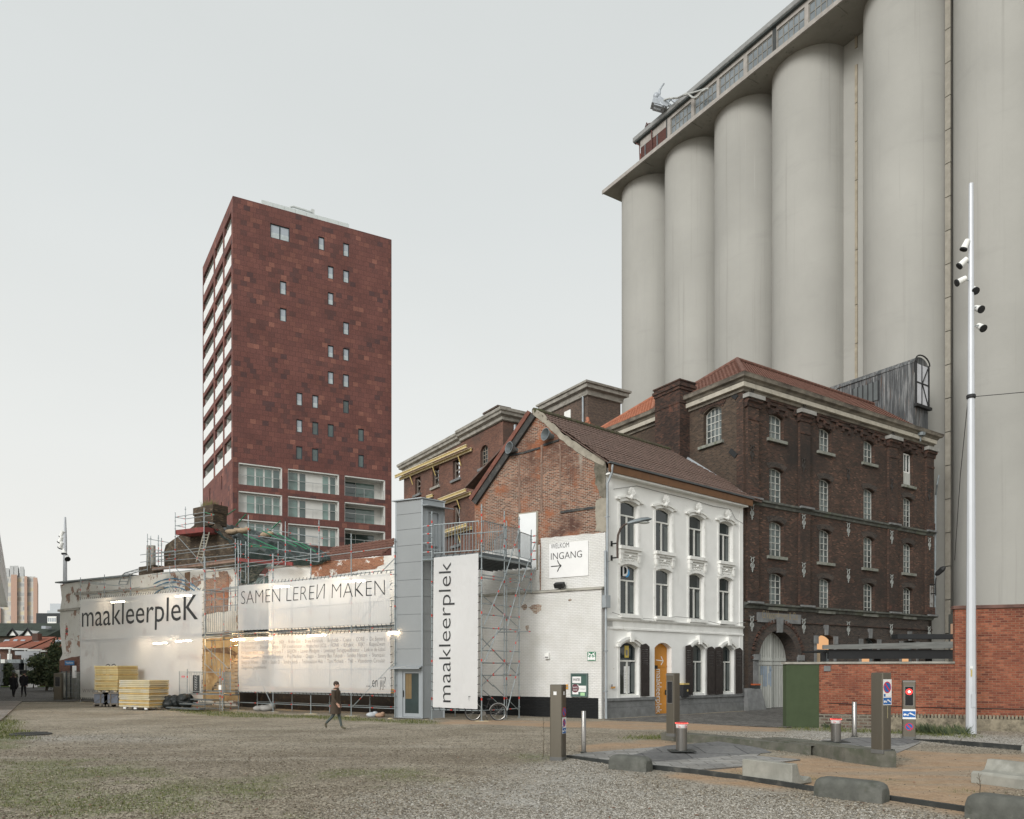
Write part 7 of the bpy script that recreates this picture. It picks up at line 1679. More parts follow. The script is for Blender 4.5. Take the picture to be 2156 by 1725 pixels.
# ================================================================ objects on the wall of the house
def wall_objects():
 q = GP_.off(.285)
 f = lambda x, y: q.uz(*Z3(x, y))
 g = GP_.off(.025)
 # entrance sign
 a, z1 = g.uz(*Z3(1153,428)); b, _ = g.uz(*Z3(1418,400)); z0 = g.uz(*Z3(1153,660))[1]
 t = thing('entrance_sign', 'white square sign reading WELKOM INGANG with arrow on the painted gable', 'sign', tuple(g.pt((a+b)/2, z0)))
 mb = MB(); g.box(mb, a, b, z0, z1, .0, .04); build('board', mb, SIGNW, t)
 h = lambda x, y: g.uz(*Z3(x, y))
 mb = MB(); u0, z = h(1165,460); u1, _ = h(1288,447); text_mb(mb, g, 'WELKOM', u0, u1, z, .24, .041, bold=-.006); u0, z = h(1165,532); u1, _ = h(1376,516); text_mb(mb, g, 'INGANG', u0, u1, z-.02, h(1165,482)[1]-h(1165,530)[1], .041, bold=-.006)
 u0, z = h(1165,577); u1, _ = h(1235,573); z -= .02; g.box(mb, u0, u1, z-.022, z+.022, .041, .046)
 for s in (-1, 1): mb.path([g.pt(u1-.20, z+s*.26, .044), g.pt(u1-.12, z+s*.10, .044), g.pt(u1, z, .044)], .024, 4)
 build('lettering', mb, INK, t)
 # flood lamp
 p = g.P(*Z3(1236,718)); t = thing('flood_lamp', 'small black flood lamp tilted on the ledge below the entrance sign', 'lamp', tuple(p))
 mb = MB(); mb.obox(p+GP_.n*.22+Vector((0,0,.06)), GP_.u*.24, (GP_.n*.10+Vector((0,0,-.06))), (GP_.n*.08+Vector((0,0,.13)))*.7); build('housing', mb, BLACK, t)
 mb = MB(); mb.path([p+Vector((0,0,-.25)), p+GP_.n*.15+Vector((0,0,-.2)), p+GP_.n*.2+Vector((0,0,.0))], .03, 5); build('bracket', mb, BLACK, t)
 # assembly point sign
 a, z1 = f(1411,1160); b, _ = f(1467,1160); z0 = f(1411,1221)[1]
 t = thing('assembly_sign', 'green square assembly point sign with four arrows and people', 'sign', tuple(q.pt(a, z0)))
 mb = MB(); q.box(mb, a, b, z0, z1, 0, .02); build('plate', mb, mat('sign green', (.01,.16,.075), .5), t)
 mb = MB(); w = b-a; c = (a+b)/2; hh = z1-z0; cz = (z0+z1)/2
 for sx in (-1, 1):
  for sz in (-1, 1):
   P0 = (c+sx*w*.40, cz+sz*hh*.42); P1 = (c+sx*w*.22, cz+sz*hh*.24); d = Vector((P1[0]-P0[0], P1[1]-P0[1])).normalized(); n_ = Vector((-d.y, d.x))
   q.prism(mb, [(P0[0]+n_.x*.02,P0[1]+n_.y*.02), (P1[0]+n_.x*.02,P1[1]+n_.y*.02), (P1[0]-n_.x*.02,P1[1]-n_.y*.02), (P0[0]-n_.x*.02,P0[1]-n_.y*.02)], .021, .026)
   q.prism(mb, [(P1[0]+d.x*.05,P1[1]+d.y*.05), (P1[0]+n_.x*.07-d.x*.03,P1[1]+n_.y*.07-d.y*.03), (P1[0]-n_.x*.07-d.x*.03,P1[1]-n_.y*.07-d.y*.03)], .0205, .0265)
 for k, (dx, s) in enumerate(((-.14,.8),(.14,.8),(0,1))):
  hx = c+dx; hz = cz+.06*s
  q.prism(mb, [(hx+.045*s*math.cos(x), hz+.045*s*math.sin(x)) for x in np.linspace(0, 6.28, 10)[:-1]], .021, .025+.001*k); q.prism(mb, [(hx-.065*s,cz-.16),(hx+.065*s,cz-.16),(hx+.055*s,hz-.06),(hx-.055*s,hz-.06)], .0212, .0252+.001*k)
 build('pictogram', mb, SIGNW, t)
 # notice case
 a, z1 = f(1303,1306); b, _ = f(1416,1306); z0 = f(1303,1465)[1]
 t = thing('notice_case', 'green glazed notice case with pinned papers on the white wall', 'notice board', tuple(q.pt(a, z0)))
 mb = MB(); q.box(mb, a, b, z0, z1, 0, .05); build('back_panel', mb, mat('notice green', (.045,.10,.082), .5), t)
 mb = MB(); q.wall(mb, [(a,z0),(b,z0),(b,z1),(a,z1)], [[(a+.06,z0+.06),(b-.06,z0+.06),(b-.06,z1-.06),(a+.06,z1-.06)]], .10, .055); build('frame', mb, mat('case frame', (.10,.145,.135), .45, .4), t)
 B_ = lambda x0, y0, x1, y1: (f(x0,y0)[0], f(x1,y0)[0], f(x0,y1)[1], f(x0,y0)[1])
 for (x0,y0,x1,y1,m_) in ((1310,1328,1370,1372,SIGNW),(1310,1382,1352,1448,SIGNW),(1352,1390,1405,1432,SIGNW),(1366,1437,1396,1462,mat('pale green paper', (.34,.55,.30), .6))):
  mb = MB(); u0,u1,za,zb = B_(x0,y0,x1,y1); q.box(mb, u0, u1, za, zb, .051, .055)
  pa = build('paper', mb, m_, t)
  if x0 == 1310 and y0 == 1328: mb = MB(); text_mb(mb, q, 'KWARTIER', u0+.05, u1-.05, za+.10, .12, .056, bold=.01); build('lettering', mb, INK, pa)
  if y0 == 1382:
   mb = MB(); c = (u0+u1)/2; cz = (za+zb)/2+.05; q.prism(mb, [(c+.19*math.cos(x), cz+.19*math.sin(x)) for x in np.linspace(0, 6.28, 24)[:-1]], .0555, .058); text_mb(mb, q, 'Sundry', c-.13, c+.13, cz+.02, .08, .059, m=1); text_mb(mb, q, 'Seeds', c-.11, c+.11, cz-.10, .08, .059, m=1); build('logo', mb, [mat('plum ink', (.12,.03,.045), .6), SIGNW], pa)
  if x0 == 1352: mb = MB(); text_mb(mb, q, 'Tempel', u0+.05, u1-.05, za+.1, .09, .056, bold=-.01); build('lettering', mb, INKG, pa)
 # sensor box, orange plate, poster
 u, z = f(1141,1188); mb = MB(); q.box(mb, u-.11, u+.11, z-.14, z+.12, 0, .12); q.box(mb, u-.08, u+.08, z-.10, z-.03, .12, .14, 1); tag(build('vent_box', mb, [WHITEM, INKG], loc=tuple(q.pt(u, z))), 'small white box vent low on the painted gable', 'vent')
 u, z = f(1270,1397); mb = MB(); q.box(mb, u-.07, u+.07, z-.11, z+.11, 0, .03); q.box(mb, u-.05, u+.05, z-.02, z+.03, .03, .033, 1); tag(build('warning_plate', mb, [mat('orange plate', (.55,.26,.03), .5), INKG], loc=tuple(q.pt(u, z))), 'small orange plate half hidden behind the brown pillar', 'plate')
 a, z1 = HF.uz(*Z4(162,1408)); b, z0 = HF.uz(*Z4(190,1438)); mb = MB(); HF.box(mb, a, b, z0, z1, .09, .10); HF.box(mb, a, b, z0, z0+.09, .10, .104, 1); HF.box(mb, a+.03, a+.12, z1-.16, z1-.04, .10, .104, 2); tag(build('poster', mb, [SIGNW, mat('orange strip', (.6,.32,.1), .6), INKG], loc=tuple(HF.pt(a, z0))), 'small poster with orange edge beside the corner downpipe', 'poster')
 # street lamp on the corner of the house
 p0 = HF.pt(.32, HF.uz(*Z4(213,540))[1], 0); t = thing('wall_lamp', 'street lamp on a rusty curved arm at the corner of the white house', 'street lamp', tuple(p0))
 P = lambda x, y, d: HF.P(*Z4(x, y), d)
 d1, d2 = .55, 1.1
 mb = MB(); mb.path([P(214,632,.5), P(213,540,.5), P(217,490,.52), P(232,450,.6), P(252,428,.72), P(285,413,.95)], [.05,.05,.05,.048,.045,.04], 8)
 build('arm', mb, mat('rusty lamp arm', (.07,.05,.042), .7), t, smooth=50)
 mb = MB()
 for y in (540, 628): a, b = P(213, y, .5), P(178, y+3, .03); mb.path([a, b], .035, 5); mb.obox(P(176,y+3,.03), HF.u*.05, HF.n*.03, (0,0,.12))
 build('bracket', mb, BLACK, t)
 a, b = P(275,420,.92), P(425,393,1.55); ax = (b-a); L = ax.length; X = ax.normalized(); Y_ = Vector((0,0,1)).cross(X).normalized(); Zv = X.cross(Y_)
 mb = MB(); prof = [(0,.03,.05),(.12,.09,.10),(.3,.15,.13),(.6,.21,.15),(.85,.19,.12),(1,.06,.04)]
 for s, w, h_ in prof:
  for k in range(10): an = 2*math.pi*k/10; mb.v.append(tuple(a + X*(L*s) + Y_*(w*math.cos(an)) + Zv*(h_*math.sin(an)*(1 if math.sin(an) > 0 else .55) + .02)))
 mb.f = [(i*10+k, i*10+(k+1) % 10, (i+1)*10+(k+1) % 10, (i+1)*10+k) for i in range(5) for k in range(10)] + [tuple(range(10))[::-1], tuple(range(50,60))]; mb.m = [0]*len(mb.f); build('head', mb, ZINC, t, smooth=50)
 mb = MB(); mb.blob(a+X*L*.65-Zv*.06, (L*.26,.15,.07), 12, 6, rot=math.atan2(X.y, X.x)); build('diffuser', mb, mat('lamp glass', (.45,.47,.45), .2), t, smooth=60)
 # mail boxes
 for f_, x, y, lab, m_ in ((Z5,132,610,'small dark letter box with orange rim beside the arched gate',WF),(Z4,611,1448,'small dark letter box half hidden behind the pillar near the shutters',HF)):
  u, z = m_.uz(*f_(x, y)); d = .2 if m_ is WF else .15
  t = thing('letter_box', lab, 'letter box', tuple(m_.pt(u, z)))
  mb = MB(); m_.box(mb, u-.22, u+.22, z-.34, z+.26, d-.15, d+.12); build('body', mb, mat('letter box dark', (.025,.03,.03), .5) if m_ is WF else BLACK, t)
  mb = MB(); m_.box(mb, u-.23, u+.23, z+.265, z+.34, d-.15, d+.14); build('lid', mb, mat('letter box rim', (.42,.10,.035), .5) if m_ is WF else YELM, t)
  mb = MB(); m_.prism(mb, [(u+.12+.06*math.cos(x_), z-.02+.06*math.sin(x_)) for x_ in np.linspace(0,6.28,9)[:-1]], d+.121, d+.126); build('badge', mb, mat('mint dot', (.1,.45,.3), .5) if m_ is WF else YELM, t)
 # lamp on the far corner of the warehouse
 P = lambda x, y, d=.6: WF.P(*ZA(x, y), d)
 t = thing('wall_lamp', 'dark street lamp on a bent arm at the far corner of the warehouse', 'street lamp', tuple(WF.pt(WF.L, 8, .2)))
 mb = MB(); mb.path([P(1188,1500), P(1186,1430), P(1190,1395)], .045, 6); build('arm', mb, BLACK, t)
 mb = MB()
 for y in (1435, 1488): mb.tube(P(1188,y), P(1148,y+2,.05), .04, 5)
 build('bracket', mb, BLACK, t)
 mb = MB(); a, b = P(1188,1380), P(1242,1330,1.2); u = (b-a).normalized(); mb.path([a, a.lerp(b,.2), a.lerp(b,.75), b], [.08,.17,.19,.08], 8); build('head', mb, BLACK, t)
wall_objects()
# ================================================================ red brick yard wall, green end block, canopy
def yard():
 A, B, C_ = gp(1655,1531), gp(1724,1531), gp(2033,1538); d = (C_-B); d.normalize(); E_ = C_ + d*6.5
 q = PL(B, E_); g = PL(A, B); uc = q.uz(2010,1400)[0]
 zl, zt = q.uz(2010,1394)[1], q.uz(2012,1276)[1]
 t = thing('brick_wall', 'orange red brick yard wall stepping up beside the tall lamp mast', 'wall', tuple(B))
 mb = MB(); q.box(mb, .0, uc, .52, zl-.06, -.3, 0); low = build('low_wall', mb, BR_RED, t)
 mb = MB(); q.box(mb, uc+.002, q.L, .52, zt-.12, -.32, .02); build('high_wall', mb, BR_RED, t)
 mb = MB(); q.box(mb, 0, uc*.5, -.1, .515, -.32, .03); build('plinth', mb, BR_OLD, t)
 mb = MB(); q.box(mb, uc*.5+.002, q.L, -.1, .42, -.32, .05)
 u = uc*.5
 while u < q.L: q.box(mb, u+.02, u+.09, .425, .56, -.1, .03); u += .115
 build('plinth', mb, mat('pale rubble plinth', (.24,.21,.155), .95, 0, .35, 4, .02, 14, .2, lay=[(3,.5,.68,(.09,.08,.06)),(7,.62,.75,(.32,.29,.22))]), t)
 mb = MB(); q.box(mb, -.0, uc-.004, zl-.055, zl+.02, -.36, .07); build('coping', mb, STONEL, t)
 mb = MB(); q.box(mb, uc-.05, q.L, zt-.115, zt, -.40, .08); build('coping', mb, mat('dark red coping', (.13,.07,.055), .8, var=.3), t)
 mb = MB(); u, z = q.uz(*ZK(-130,0)); u0, z1 = q.uz(*Z5(662,430)); u1, z0 = q.uz(*Z5(712,470)); q.box(mb, u0, u1, z0, z1, .002, .05); build('cement_patch', mb, BLUESTONE, t)
 mb = MB(); z = q.uz(*Z5(1500,742))[1]; mb.path([q.pt(.3,z+.12,.03), q.pt(3,z+.02,.03), q.pt(uc,z,.04), q.pt(q.L,z-.03,.05)], .012, 4); build('cable', mb, BLACK, t)
 mb = MB(); g.box(mb, 0, g.L-.005, -.1, zl-.07, -.34, .03); w = thing('wall_pier', 'olive green rendered end block of the yard wall', 'wall', tuple(A)); build('render_block', mb, GREENW, w)
 mb = MB(); g.box(mb, -.06, g.L-.003, zl-.065, zl+.015, -.38, .08); build('coping', mb, STONEL, w)
 # timber canopy behind the wall
 P = lambda x, y: at(*Z5(x, y), 33.5)
 a, b = P(660,290), P(1650,262); t = thing('yard_canopy', 'grey timber beam canopy with black fascia behind the yard wall', 'canopy', tuple(a))
 dv = Vector((0, 2.2, 0)); up_ = Vector((0,0,1))
 cpl = PL(Vector((a.x,33.5,0)), Vector((b.x+3,33.5,0)))
 u0, z = cpl.uz(*Z5(660,275)); z0 = cpl.uz(*Z5(660,305))[1]; u1 = cpl.L
 mb = MB(); zr = cpl.uz(*Z5(1640,238))[1]; zr0 = cpl.uz(*Z5(1640,288))[1]
 mb.hexa([cpl.pt(0,z0,.0), cpl.pt(u1,zr0-.05,.0), cpl.pt(u1,zr0-.05,-.14), cpl.pt(0,z0,-.14), cpl.pt(0,z,0), cpl.pt(u1,zr+.03,0), cpl.pt(u1,zr+.03,-.14), cpl.pt(0,z,-.14)]); build('beam', mb, mat('grey weathered timber', (.17,.175,.165), .85, 0, .25, 2, st=(.4,3,3), lay=[(3,.5,.75,(.10,.105,.10),(.3,3,3))]), t)
 mb = MB(); cpl.box(mb, .3, u1, z0-.42, z0-.03, -.35, -.16); cpl.box(mb, .3, u1, z0-.1, z0-.02, -3.2, -.36); build('fascia', mb, BLACK, t)
 mb = MB()
 for x in (700, 1110, 1500): u = cpl.uz(*Z5(x, 380))[0]; cpl.box(mb, u-.10, u+.10, 0, z0-.1, -.7, -.5)
 build('post', mb, BLACK, t)
 mb = MB(); u2 = cpl.uz(*Z5(1350,230))[0]; cpl.box(mb, u2, u1, zr+.12, zr+.34, -2.2, -1.6); build('upper_fascia', mb, BLACK, t)
 # concrete outbuilding squeezed against the silos
 o = Vector((27.5, 48, 0)); ob = thing('outbuilding', 'dark teal concrete outbuilding between warehouse and red wall with one lit opening', 'building', tuple(o))
 c1 = at(*Z5(1592,50), 49); c2 = at(*Z5(1700,50), 46.5); pl = PL(Vector((c1.x,c1.y,0)), Vector((c2.x,c2.y,0))); zt2 = pl.uz(*Z5(1600,45))[1]
 mb = MB(); pl.box(mb, 0, pl.L, 0, zt2, -1, 0); build('wall', mb, mat('dark wall render', (.12,.13,.12), .9), ob)
 a_, z1_ = pl.uz(*Z5(1612,118)); b_, z0_ = pl.uz(*Z5(1642,205)); mb = MB(); pl.box(mb, a_, b_+.3, z0_-1, z1_, .002, .03); build('window', mb, emit('dim lit opening', (.8,.5,.33), .5), ob)
yard()
# ================================================================ street furniture
def rbox(mb, w, d, h, r=.02, top=0, m=0, z0=0):        # upright box with chamfered edges; top: forward slope at the top front
 o = [(-w/2+r,-d/2),(w/2-r,-d/2),(w/2,-d/2+r),(w/2,d/2-r),(w/2-r,d/2),(-w/2+r,d/2),(-w/2,d/2-r),(-w/2,-d/2+r)]
 n = 8; vs = [(x, y, z0) for x, y in o] + [(x, y, h - (top if y < 0 else 0)) for x, y in o] + [(x*.93, y*.93, h+r*.6-(top if y < 0 else 0)) for x, y in o]
 fs = [(i, (i+1) % n, n+(i+1) % n, n+i) for i in range(n)] + [(n+i, n+(i+1) % n, 2*n+(i+1) % n, 2*n+i) for i in range(n)] + [tuple(range(n))[::-1], tuple(range(2*n, 3*n))]
 return mb.add(vs, fs, m)
def face_sign(mb, w, x, z, d, kind, s=1.0):
 """flat pictograms on the local front face (normal -Y) at depth -d"""
 def pr(pts, k, m): mb.prism([(px_, -d-k*.0012, pz) for px_, pz in pts], (0,-.0012,0), m)
 if kind == 'nopark':
  c = lambda r, n=28: [(x+r*math.cos(a), z+r*math.sin(a)) for a in np.linspace(0, 2*math.pi, n+1)[:-1]]
  pr(c(.115*s), 0, 1); pr(c(.093*s), 1, 0); q = .085*s; pr([(x-q*.75-.014,z+q*.75-.014),(x+q*.75-.014,z-q*.75-.014),(x+q*.75+.014,z-q*.75+.014),(x-q*.75+.014,z+q*.75+.014)][::-1], 2, 1)
 if kind == 'tow':
  W_, H_ = w, w*.56; pr([(x-W_/2,z-H_/2),(x+W_/2,z-H_/2),(x+W_/2,z+H_/2),(x-W_/2,z+H_/2)], 0, 0)
  X = lambda a: x-W_/2+W_*a; Y_ = lambda a: z-H_/2+H_*a
  pr([(X(.05),Y_(.32)),(X(.48),Y_(.32)),(X(.48),Y_(.42)),(X(.30),Y_(.42)),(X(.26),Y_(.58)),(X(.10),Y_(.58)),(X(.05),Y_(.45))], 1, 2)
  for wx in (.14,.40): pr([(X(wx)+.035*W_*math.cos(a), Y_(.30)+.035*W_*math.sin(a)) for a in np.linspace(0,6.28,9)[:-1]], 1.4, 2)
  pr([(X(.36),Y_(.44)),(X(.40),Y_(.42)),(X(.62),Y_(.74)),(X(.58),Y_(.78))], 1.6, 2)
  pr([(X(.54),Y_(.66)),(X(.62),Y_(.72)),(X(.74),Y_(.62)),(X(.84),Y_(.50)),(X(.97),Y_(.38)),(X(.93),Y_(.26)),(X(.56),Y_(.56))], 1.8, 2)
def side(o, w):       # rotate pictograms made for the front onto the right hand face
 for i in range(len(o.v)): x, y, z = o.v[i]; o.v[i] = (-y, x, z)
 return o
SG = [SIGNB, SIGNR, SIGNW]
def pillar(base, rz, h, w, d, label, top=0, z=0):
 b = Vector((base.x, base.y, z)); t = thing('access_pillar', label, 'access pillar', tuple(b), 'stainless access pillars', rz)
 mb = MB(); rbox(mb, w, d, h, .022, top); build('housing', mb, STAIN, t, local=True, smooth=25)
 mb = MB(); rbox(mb, w+.012, d+.012, .06, .022, z0=-.02); build('base_collar', mb, mat('collar', (.10,.10,.095), .6) if 'collar' not in bpy.data.materials else bpy.data.materials['collar'], t, local=True)
 return t
def screen(t, w, d, z0, z1, lit=None):
 mb = MB(); a = w*.30; f_ = MB()
 f_.add([(-a-.02,-d/2-.008,z0-.02),(a+.02,-d/2-.008,z0-.02),(a+.02,-d/2-.008,z1+.02),(-a-.02,-d/2-.008,z1+.02),(-a,-d/2-.008,z0),(a,-d/2-.008,z0),(a,-d/2-.008,z1),(-a,-d/2-.008,z1)], [(0,1,5,4),(1,2,6,5),(2,3,7,6),(3,0,4,7)]); s = build('screen_frame', f_, STAINL, t, local=True)
 mb.box((-a,-d/2-.006,z0), (a,-d/2-.001,z1)); build('screen', mb, glassy('pillar screen', (.012,.013,.016), .08, .8) if 'pillar screen' not in bpy.data.materials else bpy.data.materials['pillar screen'], t, local=True)
 if lit:
  mb = MB(); mb.lathe([(.001,0),(.095,0),(.085,.014),(.001,.022)], (0,-d/2-.006,lit), 18, 0, (0,-1,0)); build('signal_lamp', mb, REDLED, t, local=True)
  mb = MB(); mb.lathe([(.025,.018),(.03,.02),(.001,.026)], (0,-d/2-.006,lit), 12, 0, (0,-1,0)); build('lamp_core', mb, emit('hot lamp core', (1,.75,.6), 9), t, local=True)
def white_plate(mb, x, z0, z1, w, d): mb.box((x-w/2,-d-.0008,z0), (x+w/2,-d-.0001,z1), 2)
# nearest pillar, left of the paving
t = pillar(gp(1175,1599), R(-25), 1.80, .315, .30, 'plain brown steel pillar with white squares, nearest the loose gravel')
mb = MB(); mb.box((-.06,-.1512,1.56), (.02,-.1504,1.645), 2); build('sticker', mb, SG, t, local=True)
mb = MB(); face_sign(mb, .2, 0, 1.15, .158, 'nopark', 1.0); build('no_parking_badge', side(mb, .3), SG, t, local=True)
mb = MB(); mb.box((-.13,-.1592,.63), (.13,-.1582,1.02), 2); face_sign(mb, .2, 0, .89, .1592, 'nopark', .85); face_sign(mb, .23, 0, .70, .1592, 'tow'); mb.box((-.12,-.1602,.775), (-.06,-.1594,.81), 0); build('parking_sign', side(mb, .3), SG, t, local=True)
mb = MB(); mb.box((-.05,-.1582,1.56), (.03,-.1574,1.645), 2); build('sticker', side(mb, .3), SG, t, local=True)
# pillar with screen on the island, before the orange door
t = pillar(gp(1417,1548, .21), R(-50), 1.86, .30, .30, 'brown steel pillar with dark screen standing before the orange door', .0, .2)
screen(t, .30, .30, .98, 1.62); mb = MB(); mb.box((-.14,-.17,1.80), (.14,-.151,1.84)); build('visor', mb, STAINL, t, local=True)
# big pillar on the near end of the island
t = pillar(gp(1855,1583, .30), R(-62), 1.80, .31, .31, 'large brown steel pillar on the near end of the mossy island', 0, .29)
mb = MB(); mb.box((-.14,-.1582,1.08), (.15,-.1572,1.66), 2); face_sign(mb, .2, 0, 1.48, .1582, 'nopark', 1.15); face_sign(mb, .27, 0, 1.17, .1582, 'tow'); mb.box((-.12,-.1592,1.27), (-.06,-.1584,1.33), 0); mb.box((-.05,-.1592,1.262), (.13,-.1584,1.266), 1); build('parking_sign', side(mb, .3), SG, t, local=True)
mb = MB(); mb.box((-.0,-.1582,.78), (.022,-.1574,1.06)); build('tape_residue', side(mb, .3), mat('yellowed tape', (.33,.29,.17), .7), t, local=True)
# pillar with the red light by the brick wall
t = pillar(gp(1913,1555), R(-22), 1.83, .37, .32, 'steel pillar with glowing red light before the red brick wall')
screen(t, .37, .32, 1.05, 1.64, 1.48); mb = MB(); mb.box((-.175,-.175,1.78), (.175,-.161,1.825)); build('visor', mb, STAINL, t, local=True)
mb = MB(); mb.box((-.185,-.1632,.62), (.185,-.1622,.93), 2); face_sign(mb, .355, 0, .775, .1634, 'tow', 1); build('tow_sign', mb, SG, t, local=True)
mb = MB(); face_sign(mb, .2, 0, .38, .161, 'nopark', 1.05); build('no_parking_badge', mb, SG, t, local=True)
# far pillar by the ruin
t = pillar(gp(123.5,1475), R(10), 1.95, .52, .4, 'pale steel pillar with small screen beside the ruin corner'); screen(t, .52, .4, 1.0, 1.68)
def rising(base, label, z, h):
 t = thing('rising_bollard', label, 'bollard', (base.x, base.y, z), 'lit rising bollards'); r = .14
 mb = MB(); mb.lathe([(r,0),(r,h-.10),(r-.004,h-.10),(r-.004,h-.02)], n=32); build('cylinder', mb, STAINL, t, local=True, smooth=40)
 mb = MB(); mb.lathe([(r+.002,h-.115),(r+.004,h-.11),(r+.004,h-.025),(r+.002,h-.02)], n=32); bd = build('reflective_band', mb, mat('band white', (.62,.60,.58), .5) if 'band white' not in bpy.data.materials else bpy.data.materials['band white'], t, local=True, smooth=40)
 mb = MB()
 if ('Qlou', 0) not in FONT_CACHE: text_mb(MB(), HF, 'Qlou', 0, 1, 0, 1, 0)
 vs, fs = FONT_CACHE['Qlou', 0]
 for a0 in (-.95, .35, 1.7, 3.1, 4.3):
  P = [((r+.006)*math.sin(a0+v[0]*.27-.0), -(r+.006)*math.cos(a0+v[0]*.27), h-.10+v[1]*.085) for v in vs]; mb.add(P, fs)
 build('lettering', mb, SIGNR, bd, local=True)
 mb = MB(); mb.lathe([(r-.002,h-.02),(r+.012,h-.012),(r+.012,h+.022),(r-.01,h+.034),(.02,h+.036)], n=32); build('cap', mb, mat('red translucent cap', (.35,.04,.035), .4) if 'red translucent cap' not in bpy.data.materials else bpy.data.materials['red translucent cap'], t, local=True, smooth=40)
 mb = MB()
 for i in range(24): a = 2*math.pi*i/24; mb.blob(((r+.012)*math.cos(a), (r+.012)*math.sin(a), h+.005), (.012,.012,.010), 6, 4)
 build('light_ring', mb, REDLEDS, t, local=True)
 mb = MB(); mb.box((-.32,-.28,-.004), (.32,.28,.012)); build('ground_plate', mb, EDGE, t, local=True)
 return t
rising(gp(1435,1581,.10), 'lit steel rising bollard on the slab ramp in front of the screen pillar', .10, .70)
rising(gp(1760,1562,.05), 'lit steel rising bollard beyond the mossy island near the brick wall', .05, .66)
def post(base, h, r, label):
 t = thing('bollard_post', label, 'post', (base.x, base.y, 0), 'slim steel posts')
 mb = MB(); mb.lathe([(r,0),(r,h-.01),(r-.008,h),(.01,h+.004)], n=24); build('tube', mb, STAINL, t, local=True, smooth=40)
 mb = MB(); mb.lathe([(r+.025,-.01),(r+.025,.02),(r,.03)], n=20); build('foot_ring', mb, EDGE, t, local=True)
 mb = MB(); mb.lathe([(.012,0),(.012,.012)], (0,-r,.28), 8, 0, (0,-1,0)); build('lock', mb, BLACK, t, local=True)
post(gp(1229,1585), 1.09, .062, 'slim plain steel post between nearest pillar and slab ramp')
post(gp(1799,1551), 1.13, .078, 'slim plain steel post between the far lit bollard and the island pillar')
# concrete stops
def stop(a, b, h, w, label):
 a, b = Vector((a.x,a.y,0)), Vector((b.x,b.y,0)); u = (b-a).normalized(); n_ = Vector((-u.y,u.x,0)); L = (b-a).length; mb = MB(); K = 16; rings = []
 ss = [0,.025,.08,.15,.24]; st = [x*w/L*2.2 for x in ss]; st = st + [.5] + [1-x for x in st[::-1]]
 sc_ = [.35,.68,.88,.97,1,1,1,.97,.88,.68,.35]
 for s, k in zip(st, sc_):
  c = a+u*(L*s)
  for j in range(K+1):
   an = math.pi*j/K; ca, sa = math.cos(an), math.sin(an); x = math.copysign(abs(ca)**.5, ca)*w/2*(.75+.25*k); z = (abs(sa)**.5)*h*(.5+.5*k) if k < 1 else (abs(sa)**.5)*h
   mb.v.append(tuple(c + n_*x + Vector((0,0,z-.03 if j in (0,K) else z))))
 M = K+1; mb.f = [(i*M+j, i*M+j+1, (i+1)*M+j+1, (i+1)*M+j) for i in range(len(st)-1) for j in range(K)] + [tuple(range(M)), tuple(range((len(st)-1)*M, len(st)*M))[::-1]]; mb.m = [0]*len(mb.f)
 mb.f = [f[::-1] for f in mb.f]
 o = build('parking_stop', mb, STOPC, loc=tuple((a+b)/2), smooth=60); tag(o, label, 'parking stop', 'rounded concrete parking stops')
stop(gp(*Z6(745,768)), gp(*Z6(1010,792)), .30, .36, 'short rounded dark concrete stop at the corner of the grey paving')
stop(gp(*Z5(618,1388)), gp(*Z5(1125,1448)), .33, .40, 'long rounded dark concrete stop, middle one along the black kerb')
stop(gp(*Z5(1752,1545)), gp(*Z5(2420,1640)), .36, .42, 'rounded dark concrete stop cut by the lower right frame corner')
def seat_block(a, b, prof, label, flip=1):
 a, b = Vector((a.x,a.y,0)), Vector((b.x,b.y,0)); u = (b-a).normalized(); n_ = Vector((-u.y,u.x,0))*flip
 mb = MB(); mb.prism([a+n_*x+Vector((0,0,z)) for x, z in prof], b-a); o = build('concrete_seat', mb, BENCHC, loc=tuple((a+b)/2), smooth=35)
 bv = o.modifiers.new('edge', 'BEVEL'); bv.width = .015; bv.segments = 2; bv.limit_method = 'ANGLE'; bv.angle_limit = R(50)
 tag(o, label, 'bench', 'pale concrete seats')
a, b = gp(*Z5(52,1275)), gp(*Z5(425,1325))
zt = .40
seat_block(a, b, [(0,0),(0,zt),(.17,zt),(.20,zt-.06),(.24,.22),(.30,.12),(.38,.07),(.46,.075),(.52,.11),(.58,.125),(.64,.10),(.66,.05),(.66,0)], 'pale concrete seat seen from behind with curled front edge')
a, b = gp(*Z5(1757,1305)), gp(*Z5(2420,1395))
seat_block(a, b, [(0,0),(0,.19),(.06,.235),(.30,.215),(.40,.25),(.46,.36),(.50,.44),(.62,.44),(.64,.0)], 'pale concrete seat facing us with low back at right frame edge')
a, b = gp(*Z5(2132,1080)), gp(*Z5(2420,1105)); seat_block(a, b, [(0,0),(0,.16),(.05,.19),(.5,.19),(.5,0)], 'pale concrete block end by the far black kerb at the frame edge')
# manhole lid
c = gp(65,1547.5); t = thing('manhole_cover', 'dark round manhole lid proud of the gravel on the left', 'manhole cover', tuple(c))
mb = MB(); mb.lathe([(.62,-.05),(.62,.045),(.56,.06),(.02,.062)], c, 36); build('rim', mb, mat('cast iron', (.045,.045,.043), .6, .4), t)
mb = MB()
for i in range(-6, 7):
 for j in range(-6, 7):
  if math.hypot(i, j)*.08 < .5: mb.box((c.x+i*.08-.025, c.y+j*.08-.025, .0625), (c.x+i*.08+.025, c.y+j*.08+.025, .074))
build('tread_pattern', mb, bpy.data.materials['cast iron'], t)
